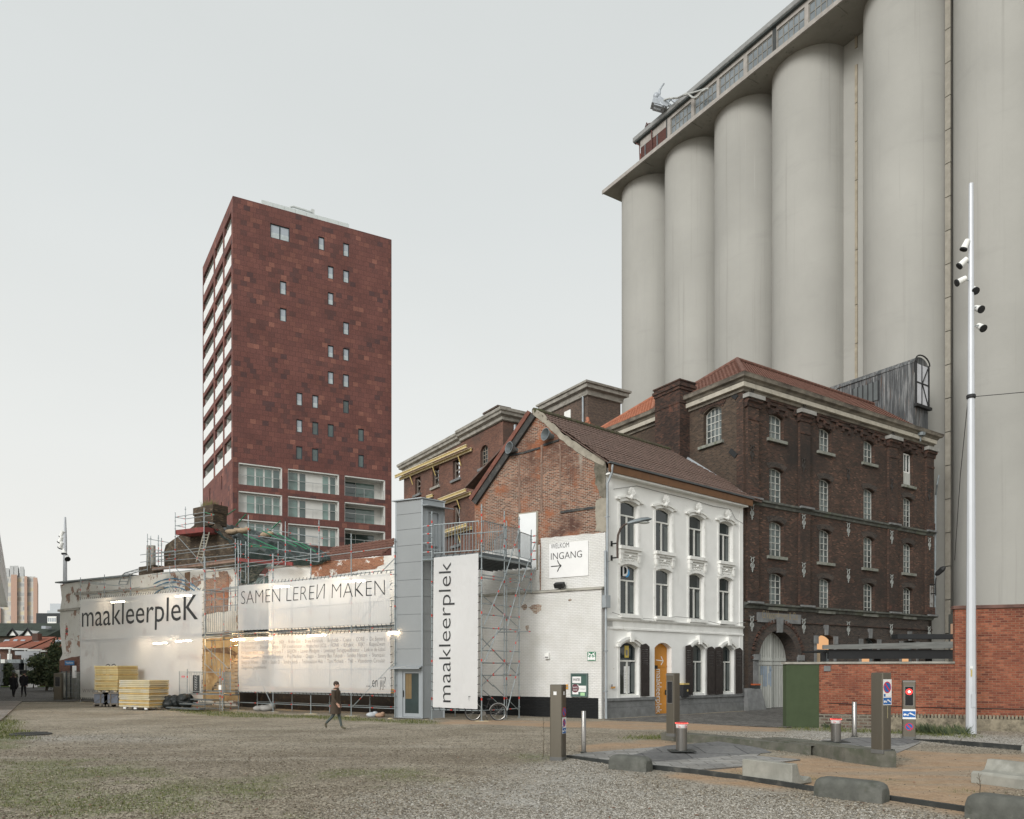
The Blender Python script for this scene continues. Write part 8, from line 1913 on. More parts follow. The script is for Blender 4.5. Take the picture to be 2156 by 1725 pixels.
# ================================================================ masts
MASTM = mat('pale grey mast paint', (.50,.52,.545), .4, .1, .05, 1)
def spot(t, p, aim, s=1.0):
 aim = Vector(aim).normalized(); sd_ = aim.cross(Vector((0,0,1))).normalized(); up_ = sd_.cross(aim)
 mb = MB(); mb.lathe([(.08*s,-.34*s),(.15*s,-.33*s),(.17*s,-.1*s),(.185*s,.16*s),(.20*s,.18*s),(.20*s,.24*s),(.17*s,.24*s)], p, 18, 0, aim); f = build('spotlight', mb, WHITEM, t, smooth=40)
 mb = MB(); mb.lathe([(.205*s,.17*s),(.215*s,.19*s),(.215*s,.25*s),(.18*s,.255*s)], p, 18, 0, aim); build('bezel', mb, BLACK, f, smooth=40)
 mb = MB(); mb.lathe([(.175*s,.2*s),(.12*s,.215*s),(.01,.22*s)], p, 18, 0, aim); build('lens', mb, glassy('spot lens', (.16,.18,.17), .1) if 'spot lens' not in bpy.data.materials else bpy.data.materials['spot lens'], f)
 return f
def mast(px, yb, yt, r0, r1, spots, label, s=1.0, nside=10):
 b = gp(px, yb); Y = b.y; zt = at(px, yt, Y).z; t = thing('light_mast', label, 'light mast', tuple(b), 'tall light masts')
 mb = MB(); mb.path([b, b+Vector((0,0,zt*.5)), b+Vector((0,0,zt))], [r0, (r0+r1)/2, r1], nside); build('pole', mb, MASTM, t, smooth=30)
 for f_, x, y, ax, in spots:
  p = at(*f_(x, y), Y); pole = Vector((b.x, b.y, p.z)); sp_ = spot(t, p, ax, s)
  mb = MB(); d = (p-pole); mb.path([pole + d.normalized()*r1*.8, pole.lerp(p, .5)+Vector((0,0,.10*s)), p+Vector((0,0,.12*s))], .03*s, 5); build('bracket', mb, STEEL, sp_)
 return t, b, zt
t, b, zt = mast(2044.5, 1545, 387, .165, .072, [(ZM,143,358,(-.35,.15,-.9)), (ZM,128,450,(-.7,.2,-.7)), (ZM,118,543,(-.9,.15,-.45)), (ZM,192,590,(-.15,-.75,-.6)), (ZM,215,688,(.15,-.8,-.55)), (ZM,228,785,(.1,-.75,-.65))], 'very tall pale light mast with six spotlights before the silos', .58)
mb = MB(); zc = at(2043, 836, b.y).z; mb.lathe([(.13,-.06),(.145,-.03),(.145,.05),(.13,.07)], Vector((b.x,b.y,zc)), 14); build('strap', mb, BLACK, t)
mb = MB(); mb.box((b.x-.09,b.y-.172,.9), (b.x+.05,b.y-.155,1.35)); build('service_hatch', mb, MASTM, t)
mb = MB(); z = at(*Z5(1737,440), b.y).z; mb.box((b.x-.13,b.y-.16,z-.05), (b.x-.03,b.y-.150,z+.03)); mb.box((b.x-.10,b.y-.16,z-.32), (b.x-.055,b.y-.150,z-.08), 1); build('sticker', mb, [SIGNW, YELM], t)
wire = MB(); wire.path([Vector((b.x,b.y,zc)), at(2156,826,b.y*.93), at(2400,806,b.y*.82), at(3600,690,b.y*.7)], .011, 4); tag(build('overhead_wire', wire, BLACK, loc=tuple(b)), 'thin overhead wire running right from the tall mast', 'wire')
wire = MB(); wire.path([Vector((b.x-.1,b.y,zc-.05)), at(2022,1000,b.y+3), at(2010,1180,b.y+7)], .011, 4); tag(build('overhead_wire', wire, BLACK, loc=tuple(b)), 'thin wire sagging down leftwards from the tall mast', 'wire')
fb = at(137, 1412, 62);
def Zl(x, y): return ZL(x, y)
b2 = Vector((fb.x, 62, 0)); zt2 = at(137.5, 1089, 62).z
t = thing('light_mast', 'distant thin light mast rising behind the ruin corner', 'light mast', tuple(b2), 'tall light masts')
mb = MB(); mb.path([b2, b2+Vector((0,0,zt2*.88)), b2+Vector((0,0,zt2))], [.20,.14,.08], 8); build('pole', mb, MASTM, t, smooth=40)
for x, y, ax in ((530,235,(-.4,.3,-.7)),(518,283,(-.5,.2,-.8)),(522,330,(-.5,.3,-.7)),(549,380,(0,-.2,-.9)),(570,432,(.5,-.5,-.6))):
 p = at(*ZL(x, y), 62); f_ = spot(t, p, ax, 1.0); mb = MB(); mb.tube(p, Vector((b2.x,b2.y,p.z+.1)), .04, 5); build('bracket', mb, STEEL, f_)
# ================================================================ building materials on the ground
def stack(cpx, Y, La, Lb, z0, z1, n, label, pm):
 c = Vector(((cpx-CX)/F*Y, Y, 0)); A = Vector((-.87,.49,0)); B_ = Vector((.49,.87,0))
 t = thing('insulation_stack', label, 'board stack', tuple(c), 'stacks of insulation boards'); hgt = (z1-z0)/n
 mb = MB()
 for i in range(n):
  j = lambda: rnd.uniform(-.02,.02); o = c + A*j() + B_*j(); z = z0+i*hgt
  o += A*rnd.uniform(-.03,.03); base = [o, o+B_*Lb, o+B_*Lb+A*La, o+A*La]; mb.hexa([p+Vector((0,0,z+.014)) for p in base] + [p+Vector((0,0,z+hgt-.004)) for p in base], rnd.choice((0,0,1)))
  mb.obox((base[0]+base[2])/2+Vector((0,0,z+.005)), A*(La/2-.05), B_*(Lb/2-.05), (0,0,.012), 2)
 build('boards', mb, [pm, INS3, INS4], t)
 mb = MB()
 for s in (.15,.5,.85):
  for i in range(3): p = c+A*(La*s)+B_*(Lb*(.1+.4*i)); mb.box((p.x-.08,p.y-.08,z0-.10),(p.x+.08,p.y+.08,z0-.002))
 build('skid', mb, PLANKW if z0 > .5 else SIGNW, t)
 if z0 > .5:
  mb = MB()
  for s in (.35,.6):
   p = c+A*(La*s)+B_*.25+Vector((0,0,z1)); mb.path([p+Vector((-.1,0,.02)), p+Vector((0,.1,.10)), p+Vector((.12,0,.05)), p+Vector((.2,-.12,.0))], .025, 5)
  build('strap', mb, BLACK, t)
 return t
INS = mat('cream insulation board', (.52,.415,.20), .8, 0, .14, 1.0, lay=[(.9,.50,.7,(.47,.445,.37)),(5,.6,.75,(.36,.26,.10))])
INS3 = mat('yellowed insulation board', (.47,.33,.13), .8, var=.2); INS4 = mat('insulation board gap', (.16,.11,.05), .9)
INS2 = mat('greyed cream insulation board', (.50,.435,.28), .8, 0, .14, 1.0, lay=[(.8,.45,.65,(.44,.425,.365)),(5,.6,.75,(.35,.27,.12))])
stack(314, 41.8, 2.64, 1.22, .12, 1.62, 15, 'pile of cream insulation boards on the ground, the one in front', INS2)
stack(247.6, 46, 2.3, 1.34, .95, 2.44, 15, 'pile of cream insulation boards raised on crates, the one behind', INS)
for k, (x0, lab) in enumerate(((630,'dark pallet crate of blocks under the raised board pile, nearest the ruin'), (698,'dark pallet crate of blocks under the raised board pile, nearest the front pile'))):
 c = at(*Z1(x0, 1500), 45.6); c = Vector((c.x, 45.6, 0)); w = .95; t = thing('block_crate', lab, 'crate', tuple(c), 'crates under the boards')
 mb = MB(); mb.box((c.x,c.y,.14),(c.x+.93,c.y+1.1,.14+.06)); mb.box((c.x,c.y,.76),(c.x+.93,c.y+1.1,.84))
 for i in range(3): mb.box((c.x+.40*i,c.y,.02),(c.x+.40*i+.12,c.y+1.1,.138))
 build('pallet', mb, mat('grey pallet wood', (.17,.15,.125), .9) if k == 0 else bpy.data.materials['grey pallet wood'], t)
 mb = MB(); mb.box((c.x+.06,c.y+.05,.21),(c.x+.86,c.y+1,.75)); build('blocks', mb, mat('blue grey blocks', (.13,.145,.175), .8) if k == 0 else bpy.data.materials['blue grey blocks'], t)
 mb = MB(); mb.tube(Vector((c.x+.45,c.y+.04,.18)), Vector((c.x+.45,c.y+.04,.78)), .03, 4); mb.tube(Vector((c.x+.05,c.y+.04,.22)), Vector((c.x+.8,c.y+.04,.72)), .012, 4); build('slat', mb, bpy.data.materials['grey pallet wood'], t)
BAG = mat('black plastic bag', (.014,.017,.017), .5, 0, .3, 4, .06, 5, .4)
def bag(px, py, s, label, m=BAG, g='black sacks by the board piles'):
 p = gp(*Z1(px, py)); mb = MB()
 for i in range(9): mb.blob(p+Vector((rnd.uniform(-.62,.62)*s, rnd.uniform(-.3,.3)*s, (.2+rnd.uniform(0,.42))*s)), (.34*s,.30*s,.25*s), 13, 9, .16, rot=rnd.uniform(0,3))
 tag(build('sack', mb, m, loc=tuple(p), smooth=60), label, 'sack', g)
bag(1205,1550,1.0,'big heap of black plastic sack right of the front board pile'); bag(775,1530,.8,'small black sack squeezed left of the front board pile'); bag(1290,1530,.8,'black sack tucked behind the landing steps')
GS = mat('grey sack cloth', (.32,.31,.29), .9)
for x, y, s, m_, lab in ((555,1560,.75,GS,'grey flat sack at the foot of the scaffold, left one'),(615,1562,.95,GS,'grey humped sack at the foot of the scaffold near a base plate'),(1325,1603,.62,mat('pale grey sack', (.42,.44,.46), .7),'pale grey sack in the grass left of the lift'),(1378,1603,.55,mat('tan paper sack', (.40,.26,.18), .8),'crumpled tan sack in the grass left of the lift')):
 p = gp(*Z2(x, y)); mb = MB(); mb.blob(p+Vector((0,0,.16*s)), (.42*s,.25*s,.20*s), 12, 8, .10, rot=.4); mb.blob(p+Vector((.2*s,.05,.26*s)), (.22*s,.2*s,.16*s), 10, 6, .14)
 tag(build('sack', mb, m_, loc=tuple(p), smooth=60), lab, 'sack', 'small sacks along the scaffold foot')
# dark wall added to blacken the zone under the deck
mb = MB(); RW.off(.25).box(mb, SUS[4]-.3, SUS[-1]+.6, -.1, 1.04, -.2, 0); o = build('added_dark_footing', mb, mat('under deck dark', (.022,.018,.015), .95, lay=[(2,.55,.75,(.075,.055,.035)),(5,.66,.8,(.20,.15,.10))]), loc=tuple(RW.pt(20, 0))); tag(o, 'dark added footing below the scaffold deck', 'footing')
# ---- street sign, site fence at the ruin corner
p = gp(*Z1(482,1478)); t = thing('street_sign', 'small blue street name plate on a black post before the ruin', 'street sign', tuple(p))
zq = at(*Z1(482,1250), p.y).z
mb = MB(); mb.tube(p, Vector((p.x,p.y,zq+.05)), .05, 8); build('post', mb, BLACK, t)
mb = MB(); mb.box((p.x-.42,p.y-.08,zq),(p.x+.30,p.y-.05,zq+.34)); pl_ = build('plate', mb, mat('street sign blue', (.04,.14,.30), .5), t)
mb = MB(); spl = PL((p.x-.42,p.y-.08),(p.x+.3,p.y-.08)); text_mb(mb, spl, 'Vaartkom', .08, .64, .13+zq, .12, .002); build('lettering', mb, SIGNW, pl_)
for k, (x0, x1, lab) in enumerate(((418,452,'site fence panel hung with torn white sheet at the ruin corner'),(455,545,'bare site fence panel beside the blue street plate'))):
 a, b_ = gp(*Z1(x0,1482)), gp(*Z1(x1,1485)); z1 = at(*Z1(x0,1290), a.y).z; t = thing('site_fence', lab, 'fence', tuple(a), 'site fence panels at the ruin')
 mb = MB(); mb.path([a, a+Vector((0,0,z1)), b_+Vector((0,0,z1)), b_], .035, 6); build('frame', mb, mat('dark fence tube', (.06,.075,.08), .5) if k == 0 else bpy.data.materials['dark fence tube'], t)
 mb = MB()
 for i in range(1, 9): q = a.lerp(b_, i/9); mb.tube(q+Vector((0,0,.2)), q+Vector((0,0,z1)), .008, 3)
 for i in range(6): zz = .2+(z1-.2)*i/6; mb.tube(a+Vector((0,0,zz)), b_+Vector((0,0,zz)), .008, 3)
 build('mesh', mb, STEEL, t)
 mb = MB(); mb.box((a.x-.2,a.y-.3,0),(a.x+.25,a.y+.2,.14)); build('foot_block', mb, STOPC, t)
 if k == 0:
  mb = MB(); vs = []
  for j in range(7):
   for i in range(4): q = a.lerp(b_, .1+.75*i/3); vs.append(q+Vector((.05*math.sin(j*2+i), -.10+.05*math.sin(i*2.1+j), .15+(z1-.3)*j/6)))
  mb.add(vs, [(j*4+i, j*4+i+1, (j+1)*4+i+1, (j+1)*4+i) for j in range(6) for i in range(3)]); build('torn_sheet', mb, mat('dirty white sheet', (.46,.46,.43), .8, lay=[(2,.58,.7,(.1,.1,.1))]), t)
 else:
  mb = MB(); q = a.lerp(b_, .55); mb.box((q.x-.1,q.y-.06,1.6),(q.x+.2,q.y-.05,2.5)); build('paper_notice', mb, SIGNW, t)
# ================================================================ bicycle
def bicycle():
 a, b = gp(*Z3(632,1632)), gp(*Z3(797,1636)); a.y = b.y = 33.15; u = (b-a).normalized(); mid = (a+b)/2; r = .35
 t = thing('bicycle', 'dark city bicycle with basket parked behind the upright banner', 'bicycle', tuple(mid)); Zv = Vector((0,0,1)); n_ = Vector((-u.y,u.x,0))
 A = mid - u*.54 + Zv*r; B = mid + u*.54 + Zv*r
 for c, nm in ((A,'wheel'),(B,'wheel')):
  mb = MB(); mb.path([c + u*(r*math.cos(x)) + Zv*(r*math.sin(x)) for x in np.linspace(0, 2*math.pi, 33)[:-1]], .020, 6, closed=True); w = build('wheel', mb, BLACK, t, smooth=60)
  mb = MB(); mb.path([c + u*((r-.03)*math.cos(x)) + Zv*((r-.03)*math.sin(x)) for x in np.linspace(0, 2*math.pi, 33)[:-1]], .010, 5, closed=True)
  for i in range(14): x = 2*math.pi*i/14; mb.tube(c, c+(u*math.cos(x)+Zv*math.sin(x))*(r-.03), .003, 3)
  mb.tube(c-n_*.05, c+n_*.05, .025, 8); build('rim', mb, STAINL, w)
 bb = mid - u*.08 + Zv*.30; seat = mid + u*.16 + Zv*.88; seatlug = bb.lerp(seat, .75); head = mid - u*.36 + Zv*.92; headlow = mid - u*.40 + Zv*.68
 FR = mat('black bicycle frame', (.02,.022,.022), .35); mb = MB()
 for p, q, rr in ((A, headlow, .016), (headlow, head, .02), (headlow, bb, .02), (headlow+Zv*.08, seatlug-Zv*.15, .018), (bb, seatlug, .018), (bb, B, .013), (seatlug, B, .011)): mb.tube(p, q, rr, 7)
 build('frame', mb, FR, t)
 mb = MB(); mb.tube(seatlug, seat, .014, 6); mb.blob(seat+u*.03+Zv*.03, (.14,.09,.045), 10, 6, rot=math.atan2(u.y,u.x)); build('saddle', mb, BLACK, t, smooth=60)
 mb = MB(); hh = head+Zv*.12; mb.tube(head, hh, .014, 6); mb.path([hh-n_*.28+u*.16, hh-n_*.24+u*.02, hh-n_*.06, hh+n_*.06, hh+n_*.24+u*.02, hh+n_*.28+u*.16], .012, 6); build('handlebar', mb, STAINL, t)
 mb = MB(); c = B+Zv*(r+.08); mb.tube(c-u*.2, c+u*.2, .012, 5); mb.tube(c-u*.15, B, .008, 4); mb.tube(c+u*.15, B, .008, 4); build('carrier', mb, FR, t)
 mb = MB(); mb.path([B+u*((r+.04)*math.cos(x))+Zv*((r+.04)*math.sin(x)) for x in np.linspace(.2, 2.9, 14)], .022, 5); mb.path([A+u*((r+.04)*math.cos(x))+Zv*((r+.04)*math.sin(x)) for x in np.linspace(.3, 2.6, 14)], .022, 5); build('mudguard', mb, mat('silver mudguard', (.40,.41,.41), .35, .6), t)
 mb = MB(); cb = head - u*.22 + Zv*.0
 for i in range(7): x = i/6; mb.path([cb - u*.15 + u*.3*x - n_*.15 + Zv*.12, cb - u*.12 + u*.24*x - n_*.12 - Zv*.12, cb - u*.12 + u*.24*x + n_*.12 - Zv*.12, cb - u*.15 + u*.3*x + n_*.15 + Zv*.12], .006, 4)
 mb.path([cb-u*.15-n_*.15+Zv*.12, cb+u*.15-n_*.15+Zv*.12, cb+u*.15+n_*.15+Zv*.12, cb-u*.15+n_*.15+Zv*.12], .01, 4, closed=True); build('basket', mb, FR, t)
 mb = MB(); mb.lathe([(.09,-.01),(.095,0),(.09,.01)], bb-n_*.05, 16, 0, n_); mb.tube(bb-n_*.07, bb-n_*.07+u*.12-Zv*.11, .01, 5); mb.obox(bb-n_*.10+u*.13-Zv*.12, u*.05, n_*.03, Zv*.012); mb.tube(bb+n_*.07, bb+n_*.07-u*.12+Zv*.11, .01, 5); mb.obox(bb+n_*.10-u*.13+Zv*.12, u*.05, n_*.03, Zv*.012); build('crankset', mb, STAINL, t)
 mb = MB(); mb.tube(bb, mid+u*.1-n_*.18+Zv*.005, .012, 5); build('kickstand', mb, FR, t)
bicycle()
# ================================================================ people and the roof figure
def skin_mesh(V, Eg, rad):
 me = bpy.data.meshes.new('skel'); me.from_pydata([tuple(v) for v in V], Eg, []); o = bpy.data.objects.new('skel', me); COL.objects.link(o)
 o.modifiers.new('skin', 'SKIN'); sv = me.skin_vertices[0].data
 for i, r in enumerate(rad): q = r if isinstance(r, tuple) else (r, r); sv[i].radius = q; sv[i].use_root = i == 0
 sb = o.modifiers.new('sub', 'SUBSURF'); sb.levels = 2; sb.render_levels = 2
 ev = bpy.data.meshes.new_from_object(o.evaluated_get(bpy.context.evaluated_depsgraph_get()))
 mb = MB(); mb.v = [tuple(v.co) for v in ev.vertices]; mb.f = [tuple(p.vertices) for p in ev.polygons]; mb.m = [0]*len(mb.f)
 bpy.data.objects.remove(o); bpy.data.meshes.remove(ev); return mb
def body(J, s=1.0):
 """J: joint name -> position; one continuous skin over the whole figure with five fingers a hand"""
 V, R_, E_, idx = [], [], [], {}
 def v(n, p, r, par=None):
  idx[n] = len(V); V.append(Vector(p)*s); R_.append(tuple(x*s for x in r) if isinstance(r, tuple) else r*s)
  if par: E_.append((idx[par], idx[n]))
 v('pelvis', J['pelvis'], (.15,.11)); v('waist', J['waist'], (.14,.10), 'pelvis'); v('chest', J['chest'], (.17,.115), 'waist'); v('neck', J['neck'], .062, 'chest')
 v('jaw', J['jaw'], (.075,.085), 'neck'); v('skull', J['skull'], (.085,.10), 'jaw'); v('crown', J['crown'], .055, 'skull')
 for k in 'LR':
  v('sh'+k, J['sh'+k], .075, 'chest'); v('el'+k, J['el'+k], .05, 'sh'+k); v('wr'+k, J['wr'+k], .032, 'el'+k)
  d = (Vector(J['wr'+k])-Vector(J['el'+k])).normalized(); sd_ = d.cross(Vector((0,1,0)) if abs(d.y) < .8 else Vector((1,0,0))).normalized(); pl_ = Vector(J['wr'+k]) + d*.07
  v('pa'+k, pl_, (.038,.02), 'wr'+k)
  for i, (o, L) in enumerate(((-.030,.062),(-.010,.078),(.010,.073),(.030,.055))):
   a = pl_ + sd_*o + d*.03; v('f%d%s' % (i, k), a, .010, 'pa'+k); v('g%d%s' % (i, k), a + d*L*.6 + Vector((.008,0,0)), .009, 'f%d%s' % (i, k)); v('h%d%s' % (i, k), a + d*L + Vector((.022,0,0)), .007, 'g%d%s' % (i, k))
  v('t0'+k, pl_ - d*.02 + sd_*.045, .011, 'pa'+k); v('t1'+k, pl_ + d*.03 + sd_*.065, .009, 't0'+k)
  v('hi'+k, J['hi'+k], .10, 'pelvis'); v('kn'+k, J['kn'+k], .062, 'hi'+k); v('an'+k, J['an'+k], .042, 'kn'+k); v('to'+k, J['to'+k], (.045,.03), 'an'+k)
 return skin_mesh(V, E_, R_)
STAND = dict(pelvis=(0,0,.94), waist=(.0,0,1.12), chest=(.01,0,1.34), neck=(.02,0,1.50), jaw=(.045,0,1.575), skull=(.035,0,1.66), crown=(.02,0,1.72))
def limbs(**k): d = dict(STAND); d.update(k); return d
def person(base, rz, s, J, label, coat, length, legs, hair, hat=None, bag=None, shoe=(.05,.045,.03)):
 t = thing('person', label, 'person', tuple(base), None, rz)
 mb = body(J, s); fz = []
 for i, f in enumerate(mb.f):
  c = sum((Vector(mb.v[j]) for j in f), Vector())/len(f)/s
  hand = min((c-Vector(J['wrL'])).length, (c-Vector(J['wrR'])).length) < .20 and c.z < 1.1
  mb.m[i] = 0 if (c.z > 1.47 or hand) else (2 if c.z < .95 and min((c-Vector(J['anL'])).length + (c-Vector(J['toL'])).length, (c-Vector(J['anR'])).length + (c-Vector(J['toR'])).length) < .25 else 1)
 h = Vector(J['skull'])*s
 for y in (-1, 1): mb.blob(h+Vector((.088,.033*y,.0))*s, (.008*s,.014*s,.009*s), 7, 4, m=3); mb.blob(h+Vector((0,.088*y,-.02))*s, (.022*s,.012*s,.034*s), 7, 4, m=0)
 mb.path([h+Vector((.088,0,.01))*s, h+Vector((.118,0,-.035))*s, h+Vector((.09,0,-.05))*s], [.010*s,.017*s,.01*s], 6, 0); mb.path([h+Vector((.082,-.03,-.075))*s, h+Vector((.092,0,-.075))*s, h+Vector((.082,.03,-.075))*s], .007*s, 5, 4)
 build('body', mb, [SKIN, mat('trousers', legs, .9), mat('shoes', shoe, .7), INK, mat('lips', (.36,.16,.13), .6)], t, local=True, smooth=80)
 cm = mat('coat cloth', coat, .9, var=.2, vs=6)
 mb = MB(); n = 16; prof = [(1.49,.085,.085),(1.45,.13,.17),(1.38,.15,.215),(1.2,.15,.20),(1.05,.155,.195),(.9,.175,.215),(length+.1,.19,.225),(length,.195,.235),(length+.01,.17,.21)]
 for z, rx, ry in prof:
  k = (1.4-z)/.8; cx = .01 + (J['anL'][0]+J['anR'][0])*.12*max(0, k)
  for i in range(n): a = 2*math.pi*i/n; w = 1 + .05*math.sin(5*a+z*4); mb.v.append(tuple(Vector((cx+rx*math.cos(a)*w, ry*math.sin(a)*w, z))*s))
 mb.f = [(i*n+j, (i+1)*n+j, (i+1)*n+(j+1) % n, i*n+(j+1) % n) for i in range(len(prof)-1) for j in range(n)]; mb.m = [0]*len(mb.f)
 for k in 'LR': mb.path([Vector(J['sh'+k])*s, (Vector(J['sh'+k])*.5+Vector(J['el'+k])*.5)*s, Vector(J['el'+k])*s, (Vector(J['el'+k])*.12+Vector(J['wr'+k])*.88)*s], [.095*s,.078*s,.066*s,.055*s], 10)
 c = build('coat', mb, cm, t, local=True, smooth=80)
 mb = MB(); mb.lathe([(.10*s,-.05*s),(.11*s,.0),(.085*s,.05*s)], Vector(J['neck'])*s+Vector((0,0,.0)), 14); build('collar', mb, cm, c, local=True, smooth=60)
 mb = MB(); mb.blob(h+Vector((-.022,0,.03))*s, (.108*s,.098*s,.105*s), 14, 9, .03)
 if hair == 'long': mb.blob(h+Vector((-.07,0,-.09))*s, (.07*s,.10*s,.17*s), 12, 8, .04)
 build('hair', mb, mat('hair', (.05,.032,.022) if hair != 'grey' else (.10,.09,.085), .8), t, local=True, smooth=80)
 if hat:
  mb = MB(); mb.lathe([(.125*s,.055*s),(.13*s,.075*s),(.115*s,.12*s),(.05*s,.14*s)], h, 16); mb.blob(h+Vector((.11,0,.065))*s, (.07*s,.07*s,.012*s), 10, 4); build('cap', mb, mat('cap cloth', hat, .9), t, local=True, smooth=60)
 if bag:
  mb = MB(); p = Vector(bag)*s; mb.blob(p, (.17*s,.07*s,.18*s), 12, 8, .05); mb.path([p+Vector((.1,0,.15))*s, Vector(J['shR'])*s+Vector((0,0,.1))*s, p+Vector((-.1,0,.15))*s], .012*s, 5); b_ = build('shoulder_bag', mb, mat('bag leather', (.03,.028,.028), .6), t, local=True, smooth=70)
 return t
W_ = limbs(shL=(.01,.18,1.42), elL=(-.10,.23,1.16), wrL=(.02,.22,.95), shR=(.01,-.18,1.42), elR=(.02,-.24,1.15), wrR=(.14,-.20,.97), hiL=(.0,.09,.92), knL=(.09,.09,.50), anL=(.20,.08,.085), toL=(.37,.07,.03), hiR=(0,-.09,.92), knR=(-.05,-.09,.52), anR=(-.38,-.09,.20), toR=(-.33,-.09,.06))
person(gp(707,1536), R(-14), .985, W_, 'person in brown knee length coat and grey trousers striding across the gravel', (.058,.042,.029), .58, (.07,.085,.08), 'short', None, None, (.085,.075,.045))
B_ = lambda k: limbs(shL=(.0,.18,1.42), elL=(-.04,.23,1.14), wrL=(.05,.21,.90), shR=(.0,-.18,1.42), elR=(-.04,-.23,1.14), wrR=(.06,-.2,.90), hiL=(0,.09,.92), knL=(.08*k,.08,.5), anL=(.10*k,.08,.09), toL=(.25*k+.03,.08,.03), hiR=(0,-.09,.92), knR=(.03*k,-.08,.5), anR=(-.14*k,-.08,.11), toR=(.0,-.08,.04))
pw = gp(*ZL(115,1618)); pm = gp(*ZL(203,1618))
person(pw, R(100), 1.10, B_(1), 'person in long black coat with shoulder bag walking away on the cobbles', (.012,.012,.013), .55, (.012,.012,.013), 'long', None, (-.02,-.27,.86))
person(pm, R(97), 1.16, B_(-1), 'person in black jacket and dark flat cap walking away on the cobbles', (.012,.012,.014), .80, (.014,.014,.016), 'grey', (.02,.02,.022))
def statue():
 a0 = GW.P(*ZN(640,980), .3); Y = a0.y - .6
 P = lambda x, y, d=0: at(*ZN(x, y), Y+d)
 t = thing('roof_statue', 'silver grey spaceman figure with backpack reaching up on the gallery roof edge', 'statue', tuple(P(700,950)))
 V = [P(790,800), P(680,730), P(570,690), P(500,650), P(470,600), P(440,530), P(520,560), P(560,430), P(560,330), P(640,190), P(700,110), P(540,740,-.3), P(640,840,-.4), P(720,880,-.5), P(860,720,.2), P(970,630,.3), P(1050,720,.2), P(1130,770,.1), P(870,850,-.3), P(960,870,-.4), P(1080,950,-.3), P(1190,1000,-.3), P(735,80), P(720,120,.12), P(690,90,-.1)]
 E_ = [(0,1),(1,2),(2,3),(3,4),(4,5),(2,6),(6,7),(7,8),(8,9),(9,10),(2,11),(11,12),(12,13),(0,14),(14,15),(15,16),(16,17),(0,18),(18,19),(19,20),(20,21),(10,22),(10,23),(10,24)]
 r = [.40,.38,.40,.22,.30,.34,.24,.22,.19,.14,.14,.22,.17,.13,.26,.22,.19,.16,.26,.22,.18,.15,.06,.06,.06]
 mb = skin_mesh(V, E_, [x*.62 for x in r]); build('figure', mb, SILVER, t, smooth=80)
 mb = MB(); p, q = P(450,810,-.1), P(700,880,-.1); u = (q-p).normalized(); w = Vector((0,1,0)); n_ = u.cross(w)
 mb.obox(P(560,850), u*.78, w*.45, n_*.27); mb.obox(P(540,930), u*.55, w*.4, n_*.18); mb.lathe([(.15,-.4),(.17,0),(.15,.3)], P(490,990), 10, 0, u); build('backpack', mb, SILVER, t)
 mb = MB(); mb.blob(P(438,548), (.29,.30,.36), 14, 9); build('helmet', mb, SILVER, t, smooth=80)
 mb = MB(); mb.obox(P(1180,735,.1), (P(1290,690)-P(1130,770))*.55, Vector((0,.2,0)), Vector((0,0,.13))); mb.obox(P(1200,1000,-.3), (P(1260,960)-P(1130,1020))*.55, Vector((0,.2,0)), Vector((0,0,.15))); build('boot', mb, SILVER, t)
 cab = [[(720,670),(900,620),(1200,605),(1380,520),(1500,440),(1600,480),(1720,580),(1830,595),(1950,520),(2050,380),(2200,300)], [(1040,610),(1200,600),(1400,510),(1600,450),(1900,370),(2150,290),(2300,270)]]
 for c in cab:
  n = len(c); mb = MB(); mb.path([GW.P(*ZN(x, y), .85) for x, y in c], .085, 6); tag(build('umbilical_hose', mb, mat('pale hose', (.42,.43,.41), .5), loc=tuple(GW.P(*ZN(*c[0]), .85)), smooth=60), 'looping pale hose hanging from the spaceman along the windows' if n > 8 else 'straight pale hose running from the spaceman to the gallery edge', 'hose')
 mb = MB(); rs = GW.P(*ZG(980,600), .06)
statue()
